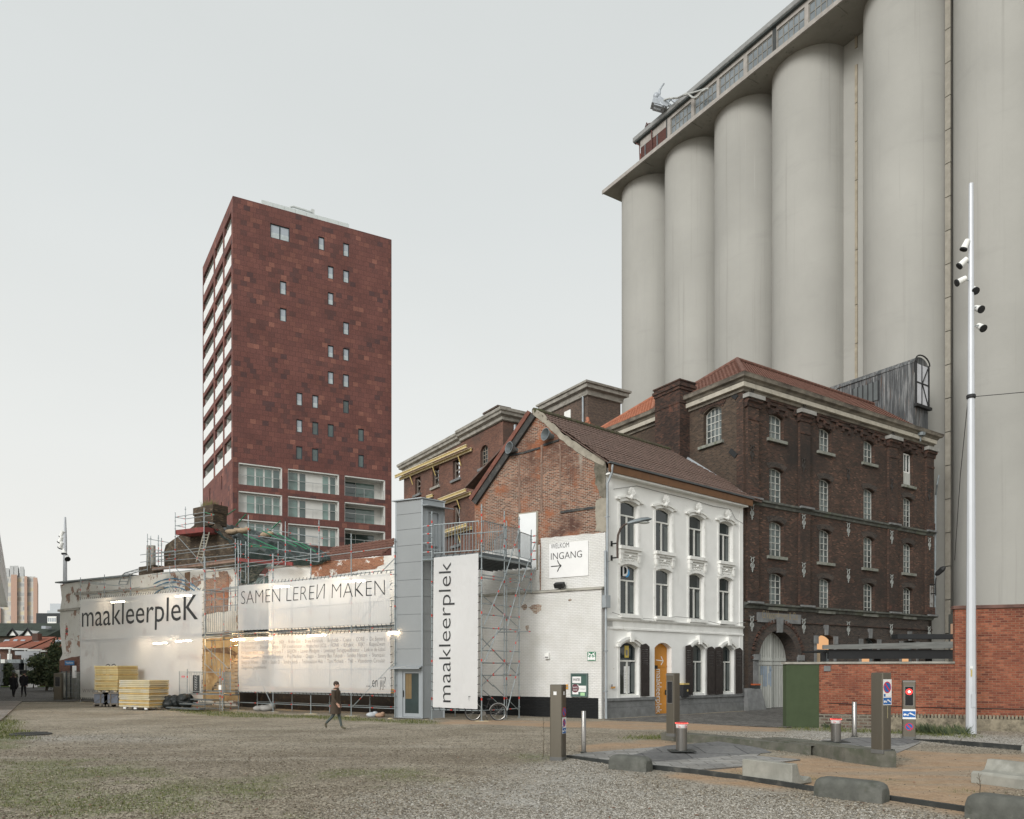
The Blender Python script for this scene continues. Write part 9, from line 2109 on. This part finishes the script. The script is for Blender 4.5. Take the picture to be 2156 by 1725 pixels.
# ================================================================ far left: white building, street, trees, distant tower
def far_left():
 ud = Vector((-.636, 1, 0)); F0 = Vector(((17-CX)/F*100, 100, 0)); N0 = F0 - ud*60; pl = PL(N0, F0)
 t = thing('white_building', 'white building with cantilevered upper floor at the left frame edge', 'building', tuple(F0))
 z1, z0 = at(17,1227.5,100).z, at(17,1279,100).z
 WB = mat('white facade', (.80,.80,.77), .7, var=.05)
 mb = MB(); hs = [[(u, z0+.9), (u+1.4, z0+.9), (u+1.4, z1-.5), (u, z1-.5)] for u in np.arange(20, 70, 5.5)]
 pl.wall(mb, [(0,z0),(pl.L,z0),(pl.L,z1),(0,z1)], hs, 0, .3); pl.box(mb, 0, pl.L, z0, z0+.3, -12, -.302); pl.box(mb, 0, pl.L, z1-.3, z1-.01, -12, -.302); pl.box(mb, pl.L-.3, pl.L, z0+.3, z1-.3, -12, -.302); pl.box(mb, 0, .3, z0+.3, z1-.3, -12, -.302); build('upper_floor', mb, WB, t)
 for h in hs[2:]: mb = MB(); pl.box(mb, h[0][0]-.1, h[1][0]+.1, h[0][1]-.1, h[2][1]+.1, -.4, -.31); build('window', mb, GLASSD, t)
 zt = at(17,1377,98).z; mb = MB(); pl.box(mb, 0, pl.L-1, -.1, zt, -10, -.8); build('lower_floor', mb, WB, t)
 mb = MB()
 for u in np.arange(15, pl.L-2, 3): pl.box(mb, u, u+.06, 0, zt-.4, -.79, -.76)
 build('facade_joint', mb, ZINC, t)
 # distant high rise
 Y = 260; q = lambda x, y, Yd=Y: at(*ZL(x, y), Yd)
 t = thing('high_rise', 'distant pale high rise with salmon piers beyond the red roofs', 'tower', tuple(q(150,1000)))
 HR = brick('far facade grid', [(0,(.27,.29,.30)),(.35,(.40,.41,.40)),(.6,(.50,.49,.45)),(.85,(.55,.50,.36)),(1,(.33,.32,.30))], (.48,.47,.44), bw=2.2, bh=1.6, ms=.25, bump=.01, big=.1)
 def bx(mb, x0, x1, y0, y1, d0, d1): a, b = q(x0,y0), q(x1,y1); dv = Vector((-.6,1,0)); z0 = max(0, b.z) if y1 < 1350 else 0; o = dv*d0; mb.prism([Vector((a.x,Y,z0))+o, Vector((b.x,Y,z0))+o, Vector((b.x,Y,a.z))+o, Vector((a.x,Y,a.z))+o], dv*(d1-d0))
 mb = MB(); bx(mb,-60,300,590,1500,1,22); build('facade', mb, HR, t)
 for x0, x1, y0 in ((93,145,577),(207,231,590),(283,317,602),(-20,5,860)): mb = MB(); bx(mb,x0,x1,y0,1500,0,23); build('pier', mb, mat('salmon pier', (.40,.27,.21), .8, var=.06) if x0 == 93 else bpy.data.materials['salmon pier'], t)
 mb = MB(); bx(mb,50,200,555,600,3,20);
 for x0, x1, y0 in ((45,75,515),(80,113,495),(117,152,494),(165,200,502)): bx(mb,x0,x1,y0,600,2,12)
 build('roof_block', mb, mat('far concrete', (.42,.43,.43), .9), t)
 # dark flat block and pale block
 Y = 150; a, b = at(*ZL(308,905),150), at(*ZL(560,1010),150); t = thing('dark_building', 'black flat roofed block with one white window beyond the roofs', 'building', (a.x,150,0))
 mb = MB(); mb.box((a.x,150,0),(b.x,165,a.z)); build('wall', mb, mat('black cladding', (.03,.035,.038), .7), t)
 c, d = at(*ZL(404,932),149.9), at(*ZL(480,990),149.9); mb = MB(); mb.box((c.x,149.86,d.z),(d.x,149.98,c.z)); w = build('window', mb, WHITEM, t); mb = MB()
 for i in range(4): x = c.x+(d.x-c.x)*(.06+.24*i); mb.box((x,149.83,d.z+.3),(x+(d.x-c.x)*.17,149.85,c.z-.3))
 build('pane', mb, GLASSB, w)
 c, d = at(*ZL(425,823),170), at(*ZL(620,905),170); t = thing('pale_building', 'pale grey block rising behind the black flat roofed block', 'building', (c.x,170,0)); mb = MB(); mb.box((c.x,170,0),(d.x,180,c.z)); e_ = at(*ZL(400,882),170); mb.box((e_.x,170,0),(c.x-.01,180,e_.z)); build('wall', mb, mat('pale render', (.50,.53,.56), .8, var=.04), t)
 # long dark roof with dormers
 a, b = at(*ZL(-60,990),125), at(*ZL(620,996),125); zb = at(*ZL(0,1100),118).z; t = thing('long_roof', 'long mossy dark roof with two small white gabled dormers', 'roof', (a.x,118,0))
 mb = MB(); mb.prism([(a.x,118,zb),(a.x,125,a.z),(a.x,132,zb)], (b.x-a.x,0,0)); build('roof_slope', mb, mat('mossy slate', (.030,.040,.030), .9, var=.3, vs=1.2, bump=.05, bs=6), t); mb = MB(); mb.box((a.x,118.5,0),(b.x,131,zb-.01)); build('wall', mb, BR_SIDE, t)
 for x0, x1 in ((80,135),(207,265)):
  p, r_, k = at(*ZL(x0,1095),117.6), at(*ZL(x1,1095),117.6), at(*ZL((x0+x1)/2,1050),117.6); mb = MB(); mb.prism([p, r_, k], (0,3,0), 0); mb.path([p+Vector((-.3,-.1,0)), k+Vector((0,-.1,.2)), r_+Vector((.3,-.1,0))], .22, 4, 1); build('dormer', mb, [WHITEM, BLACK], t)
 c, d = at(*ZL(402,1018),121), at(*ZL(438,1042),121); mb = MB(); mb.box((c.x,119.5,d.z),(d.x,121,c.z)); build('skylight', mb, GLASSB, t)
 # row of brick houses
 edges = [-90, 128, 258, 372, 500, 640]
 for i in range(5):
  Y = 105; x0, x1 = edges[i], edges[i+1]; s = i*6
  a, b = at(*ZL(x0,1100+s),111), at(*ZL(x1,1100+s),111); zr = a.z; ze = at(*ZL(0,1195+8*i),105).z
  labs = ['brick row house with red roof and two skylights beside the white building', 'brick row house with plain red roof and one white window', 'brick row house under a red roof with one pale skylight and a chimney', 'brick row house behind the grey canopy frame with a pale skylight', 'brick row house half hidden behind the ruin']
  t = thing('row_house', labs[i], 'house', (a.x,105,0), 'red roofed row houses in the distance'); xa, xb = at(*ZL(x0,1200),105).x, at(*ZL(x1,1200),105).x
  mb = MB(); mb.box((xa,105,0),(xb-.05,117,ze)); build('wall', mb, BR_MILL, t)
  mb = MB(); mb.add([(xa,104.6,ze-.1),(xb-.05,104.6,ze-.1),(xb-.05,111,zr),(xa,111,zr),(xb-.05,117.4,ze),(xa,117.4,ze)], [(0,1,2,3),(3,2,4,5)]); mb.add([(xa+.01,105,ze),(xa+.01,111,zr-.05),(xa+.01,117,ze)], [(0,1,2)]); rf = build('roof', mb, mat('far red roof', (.25,.085,.05), .85, var=.25, vs=.8, bump=.05, bs=5) if i == 0 else bpy.data.materials['far red roof'], t)
  mb = MB(); mb.box((xa,104.3,ze-.25),(xb-.05,104.62,ze-.02)); build('gutter', mb, WHITEM, t)
  for (sx, sy, w) in (((20,1158,42),(100,1155,32)), ((160,1158,36),), ((270,1170,40),), ((455,1160,50),), ())[i]:
   k = (sy-1100)/100; p = at(*ZL(sx,sy),108); w_ = w/2.156/KS/F*108; mb = MB(); mb.hexa([p+Vector((0,-.6,-.75)), p+Vector((w_,-.6,-.75)), p+Vector((w_,.7,.35)), p+Vector((0,.7,.35)), p+Vector((0,-.75,-.6)), p+Vector((w_,-.75,-.6)), p+Vector((w_,.55,.5)), p+Vector((0,.55,.5))]); build('skylight', mb, GLASSB, rf)
  for (wx, wy0, wy1) in (((84,1250,1325),), ((205,1255,1330),), ((320,1255,1325),), ((440,1262,1330),), ())[i]:
   c, d = at(*ZL(wx-18,wy0),104.9), at(*ZL(wx+18,wy1),104.9); mb = MB(); mb.box((c.x,104.8,d.z),(d.x,104.98,c.z)); w = build('window', mb, WHITEM, t); mb = MB(); m_ = (c.x+d.x)/2; mb.box((c.x+.2,104.76,d.z+.2),(m_-.1,104.79,c.z-.9)); mb.box((m_+.1,104.76,d.z+.2),(d.x-.2,104.79,c.z-.9)); mb.box((c.x+.2,104.76,c.z-.7),(d.x-.2,104.79,c.z-.2)); build('pane', mb, GLASSD, w)
  if i in (0, 1, 2):
   mb = MB(); zz = at(*ZL(100,1330),104).z; mb.box((xa,103.5,zz),(xb-.4,104.9,zz+.5)); build('awning', mb, WB if i == 0 else ZINC, t); mb = MB(); mb.box((xa+.3,103.5,.2),(xb-.6,104.8,zz-.05)); build('shopfront', mb, mat('dark shopfront', (.03,.035,.04), .5) if i == 0 else bpy.data.materials['dark shopfront'], t)
  if i == 2: p = at(*ZL(315,1150),109); mb = MB(); mb.box((p.x-.4,108.5,p.z-1.5),(p.x+.4,109.5,p.z+1.2)); build('chimney', mb, BR_MILL, t)
  mb = MB(); mb.path([Vector((xb-.2,104.2,0)), Vector((xb-.2,104.2,ze-.3))], .12, 5); build('downpipe', mb, WHITEM, t)
 p, r_ = at(*ZL(130,1388),97), at(*ZL(235,1460),97); mb = MB(); mb.box((p.x,97,0),(r_.x,99,p.z)); mb.box((p.x+.6,96.9,1.6),(p.x+1.8,96.99,2.2),1); tag(build('kiosk', mb, [WHITEM, INK], loc=(p.x,97,0)), 'small white kiosk behind the two walking people', 'kiosk')
 # steel canopy frame
 b = gp(*ZL(264,1533)); Y = b.y; t = thing('canopy_frame', 'pale grey T shaped steel frame on the lawn', 'frame', tuple(b)); z = at(*ZL(264,1262),Y).z
 mb = MB(); mb.box((b.x-.38,Y-.3,0),(b.x+.38,Y+.3,z)); build('post', mb, MASTM, t); a, c = at(*ZL(165,1262),Y), at(*ZL(365,1262),Y); mb = MB(); mb.box((a.x,Y-.9,z),(c.x,Y-.5,z+.5)); mb.box((a.x+.4,Y+.5,z-.35),(c.x-.3,Y+.9,z+.15)); mb.box((b.x-.5,Y-1.2,z-.45),(b.x+.5,Y+1.2,z-.02)); build('beam', mb, MASTM, t)
far_left()
def leaves(mb, c, rad, n, s, rs, m=0):
 for i in range(n):
  d = Vector((rs.gauss(0,1), rs.gauss(0,1), rs.gauss(0,1))).normalized()*(rs.random()**.45); p = c + Vector((d.x*rad[0], d.y*rad[1], d.z*rad[2])); a = Vector((rs.gauss(0,1), rs.gauss(0,1), rs.gauss(0,1))).normalized(); b = a.orthogonal().normalized(); k = s*rs.uniform(.6,1.4)
  mb.add([p-a*k, p+b*k*.5, p+a*k, p-b*k*.5], [(0,1,2,3)], rs.choice((0,0,1,2)))
LEAF = [mat('leaf dark', (.040,.060,.028), .7), mat('leaf mid', (.065,.09,.038), .7), mat('leaf pale', (.11,.125,.055), .7)]
def tree(px, Y, h, w, n, label, name='tree'):
 rs = random.Random(px); b = Vector(((px-CX)/F*Y, Y, 0)); t = thing(name, label, name.split('_')[0], tuple(b))
 mb = MB(); mb.path([b, b+Vector((.1,0,h*.3)), b+Vector((-.1,.1,h*.75))], [.16*h/5,.11*h/5,.03], 7)
 for k in range(6): a = rs.uniform(0, 6.28); q = b+Vector((0,0,h*rs.uniform(.25,.6))); mb.path([q, q+Vector((math.cos(a)*w*.4, math.sin(a)*w*.4, h*.25))], [.06*h/5,.02], 5)
 build('trunk', mb, mat('bark', (.07,.055,.04), .9) if 'bark' not in bpy.data.materials else bpy.data.materials['bark'], t)
 mb = MB()
 for k in range(14): a = rs.uniform(0, 6.28); r_ = w*.5*math.sqrt(rs.random())*.75; leaves(mb, b+Vector((r_*math.cos(a), r_*math.sin(a), h*rs.uniform(.22,.82))), (w*.24, w*.24, h*.17), n//14, .17, rs)
 build('crown', mb, LEAF, t)
tree(98, 82, 4.3, 4.4, 4200, 'dense dark bush tree between the canopy frame and the ruin', 'tree'); tree(116, 78, 5.6, 2.4, 1600, 'loose pale branched tree leaning against the ruin corner', 'tree'); tree(70, 93, 2.3, 2.4, 1500, 'green bush right behind the canopy frame post', 'bush'); tree(24, 97, 3.2, 2.0, 1500, 'green bush beside the white building on the lawn', 'bush')
# ================================================================ loose stones, grass blades, fallen leaves
def scatter():
 rs = np.random.RandomState(9)
 def mk(name, P, S, shape, faces, mats, z_off):
  k = len(shape); n = len(P); a = rs.rand(n)*6.283; ca, sa = np.cos(a), np.sin(a)
  sh = shape[None]*S[:,None,:];
  if name == 'gravel': sh = sh*(1+rs.uniform(-.25,.25,(n,k,1)))
  X = sh[...,0]*ca[:,None]-sh[...,1]*sa[:,None]; Y_ = sh[...,0]*sa[:,None]+sh[...,1]*ca[:,None]; Zz = sh[...,2]
  if name == 'grass': X = X + sh[...,2]*rs.uniform(-.5,.5,(n,1)); Y_ = Y_ + sh[...,2]*rs.uniform(-.5,.5,(n,1))
  gz_ = (vnoise(P,.35,11)-.5)*.05 + (vnoise(P,1.5,12)-.5)*.02 - .012
  V = np.stack([X+P[:,:1], Y_+P[:,1:2], Zz+gz_[:,None]+z_off], 2).reshape(-1,3); Fc = (np.array(faces)[None]+np.arange(n)[:,None,None]*k).reshape(-1, len(faces[0]))
  me = bpy.data.meshes.new(name); me.from_pydata(V.tolist(), [], Fc.tolist()); me.update(); me.materials.append(mats); o = bpy.data.objects.new(name, me); COL.objects.link(o); o['kind'] = 'stuff'; return o
 def pts(n, y0, y1):
  u = rs.rand(n); Y = 1/(1/y0 + u*(1/y1-1/y0)); x = (rs.rand(n)*1.42-.71)*Y; return np.stack([x, Y], 1)
 P = pts(250000, 10.6, 30); sd, lt, gr, dt = masks(P); clump = vnoise(P,1.1,31)*.6+vnoise(P,3.1,32)*.4
 pr = np.clip(.26 + .74*lt, 0, 1)*(1-.96*np.clip(sd*1.5,0,1))*(1-.7*gr)*np.clip(clump*2.2-.3,.15,1)
 keep = rs.rand(len(P)) < pr; keep &= ~(pip_dist(P, [tuple(gp(*Z6(*q))[:2]) for q in ((430,692),(560,668),(1130,622),(1520,604),(1840,648),(2080,716),(1700,762),(1340,790),(900,738))]) < 0); P = P[keep]
 S = rs.uniform(.008,.022,(len(P),1))*np.stack([rs.uniform(.8,1.5,len(P)), rs.uniform(.7,1.1,len(P)), rs.uniform(.45,.8,len(P))],1)
 octa = np.array([(1,0,0),(0,1,0),(-1,0,0),(0,-1,0),(.3,.2,.9),(-.1,0,-.8)])
 a = MN('loose stone'); g = a.n('ShaderNodeNewGeometry'); r_ = a.n('ShaderNodeValToRGB'); el_ = r_.color_ramp.elements; el_[0].color = (.10,.088,.07,1); el_[1].color = (.46,.44,.40,1)
 for p_, c_ in ((.35,(.20,.18,.145,1)),(.7,(.31,.29,.25,1))): e_ = el_.new(p_); e_.color = c_
 a.l(g.outputs['Random Per Island'], r_.inputs[0]); pale = a.fin(r_.outputs[0], .9, 0, .2)
 b_ = MN('brown loose stone'); g = b_.n('ShaderNodeNewGeometry'); r2 = b_.n('ShaderNodeValToRGB'); r2.color_ramp.elements[0].color = (.06,.048,.034,1); r2.color_ramp.elements[1].color = (.40,.36,.29,1); e_ = r2.color_ramp.elements.new(.6); e_.color = (.20,.17,.125,1); b_.l(g.outputs['Random Per Island'], r2.inputs[0]); brn = b_.fin(r2.outputs[0], .9, 0, .2)
 lm = rs.rand(len(P)) < masks(P)[1]*1.1-.05
 for sel, mm in ((lm, pale), (~lm, brn)): mk('gravel', P[sel], S[sel], octa, [(0,1,4),(1,2,4),(2,3,4),(3,0,4),(1,0,5),(2,1,5),(3,2,5),(0,3,5)], mm, .004)
 P = np.concatenate([pts(150000, 10.6, 60), np.stack([rs.uniform(-24,16,80000), rs.uniform(24,52,80000)],1)]); sd, lt, gr, dt = masks(P); keep = rs.rand(len(P)) < np.clip(gr-.12,0,1)*np.where(P[:,1] > 24, .9, .45); P = P[keep][:60000]
 h = rs.uniform(.02,.055,len(P))*np.where(P[:,1] > 24, 2.1, 1); S = np.stack([np.full(len(P),.006)*np.where(P[:,1] > 24, 2, 1), np.full(len(P),.006), h],1)
 a = MN('grass blade'); g = a.n('ShaderNodeNewGeometry'); r_ = a.n('ShaderNodeValToRGB'); el_ = r_.color_ramp.elements; el_[0].color = (.05,.075,.018,1); el_[1].color = (.16,.16,.055,1); a.l(g.outputs['Random Per Island'], r_.inputs[0])
 mk('grass', P, S, np.array([(-1,0,0),(1,0,0),(.1,0,1)]), [(0,1,2)], a.fin(r_.outputs[0], .8, 0, .2), 0)
 P = pts(420, 10.8, 26); S = rs.uniform(.02,.05,(len(P),1))*np.array([[1.2,.7,.35]]); a = MN('fallen leaf'); g = a.n('ShaderNodeNewGeometry'); r_ = a.n('ShaderNodeValToRGB'); r_.color_ramp.elements[0].color = (.05,.03,.02,1); r_.color_ramp.elements[1].color = (.24,.10,.05,1); a.l(g.outputs['Random Per Island'], r_.inputs[0])
 mk('leaves', P, S, np.array([(-1,0,.1),(0,.7,.3),(1,0,.5),(0,-.7,.2)]), [(0,1,2,3)], a.fin(r_.outputs[0], .8), .012)
scatter()
def tall_weeds():
 rs = random.Random(5); k = 0
 for x0, y0, x1, y1, n, lab in ((1360,925,1600,945,420,'tuft of tall dark grass at the brick wall foot beside the red light pillar'),(1605,930,1730,940,200,'tuft of tall grass around the mast foot'),(640,885,760,890,140,'low grass at the wall foot beside the green block')):
  a, b = gp(*Z5(x0,y0)), gp(*Z5(x1,y1)); mb = MB()
  for i in range(n): p = a.lerp(b, rs.random())+Vector((0,rs.uniform(-.25,.35),-.02)); h = rs.uniform(.10,.42)*(1 if n > 150 else .6); q = p+Vector((rs.uniform(-.2,.2),rs.uniform(-.1,.1),h)); mb.add([p+Vector((-.010,0,0)), p+Vector((.010,0,0)), p.lerp(q,.6)+Vector((.006,0,.03)), q], [(0,1,2,3)], rs.choice((0,1,2)))
  tag(build('weed_tuft', mb, LEAF, loc=tuple(a.lerp(b,.5))), lab, 'weeds', 'weeds along the brick wall')
 for f_, x, y, h, lab in ((Z6,257,695,.98,'bare dry twig standing left of the nearest pillar'),(Z5,1822,1418,.42,'bare dry twig behind the lower right concrete stop')):
  p = gp(*f_(x, y)); mb = MB(); mb.path([p, p+Vector((.02,0,h*.5)), p+Vector((0,.02,h))], [.010,.008,.004], 5)
  for k in range(5): z = h*(.4+.11*k); mb.tube(p+Vector((.01,0,z)), p+Vector((.04*(-1)**k,.01,z+.05)), .004, 4)
  tag(build('dry_twig', mb, mat('dry twig', (.10,.08,.055), .9), loc=tuple(p)), lab, 'twig')
tall_weeds()
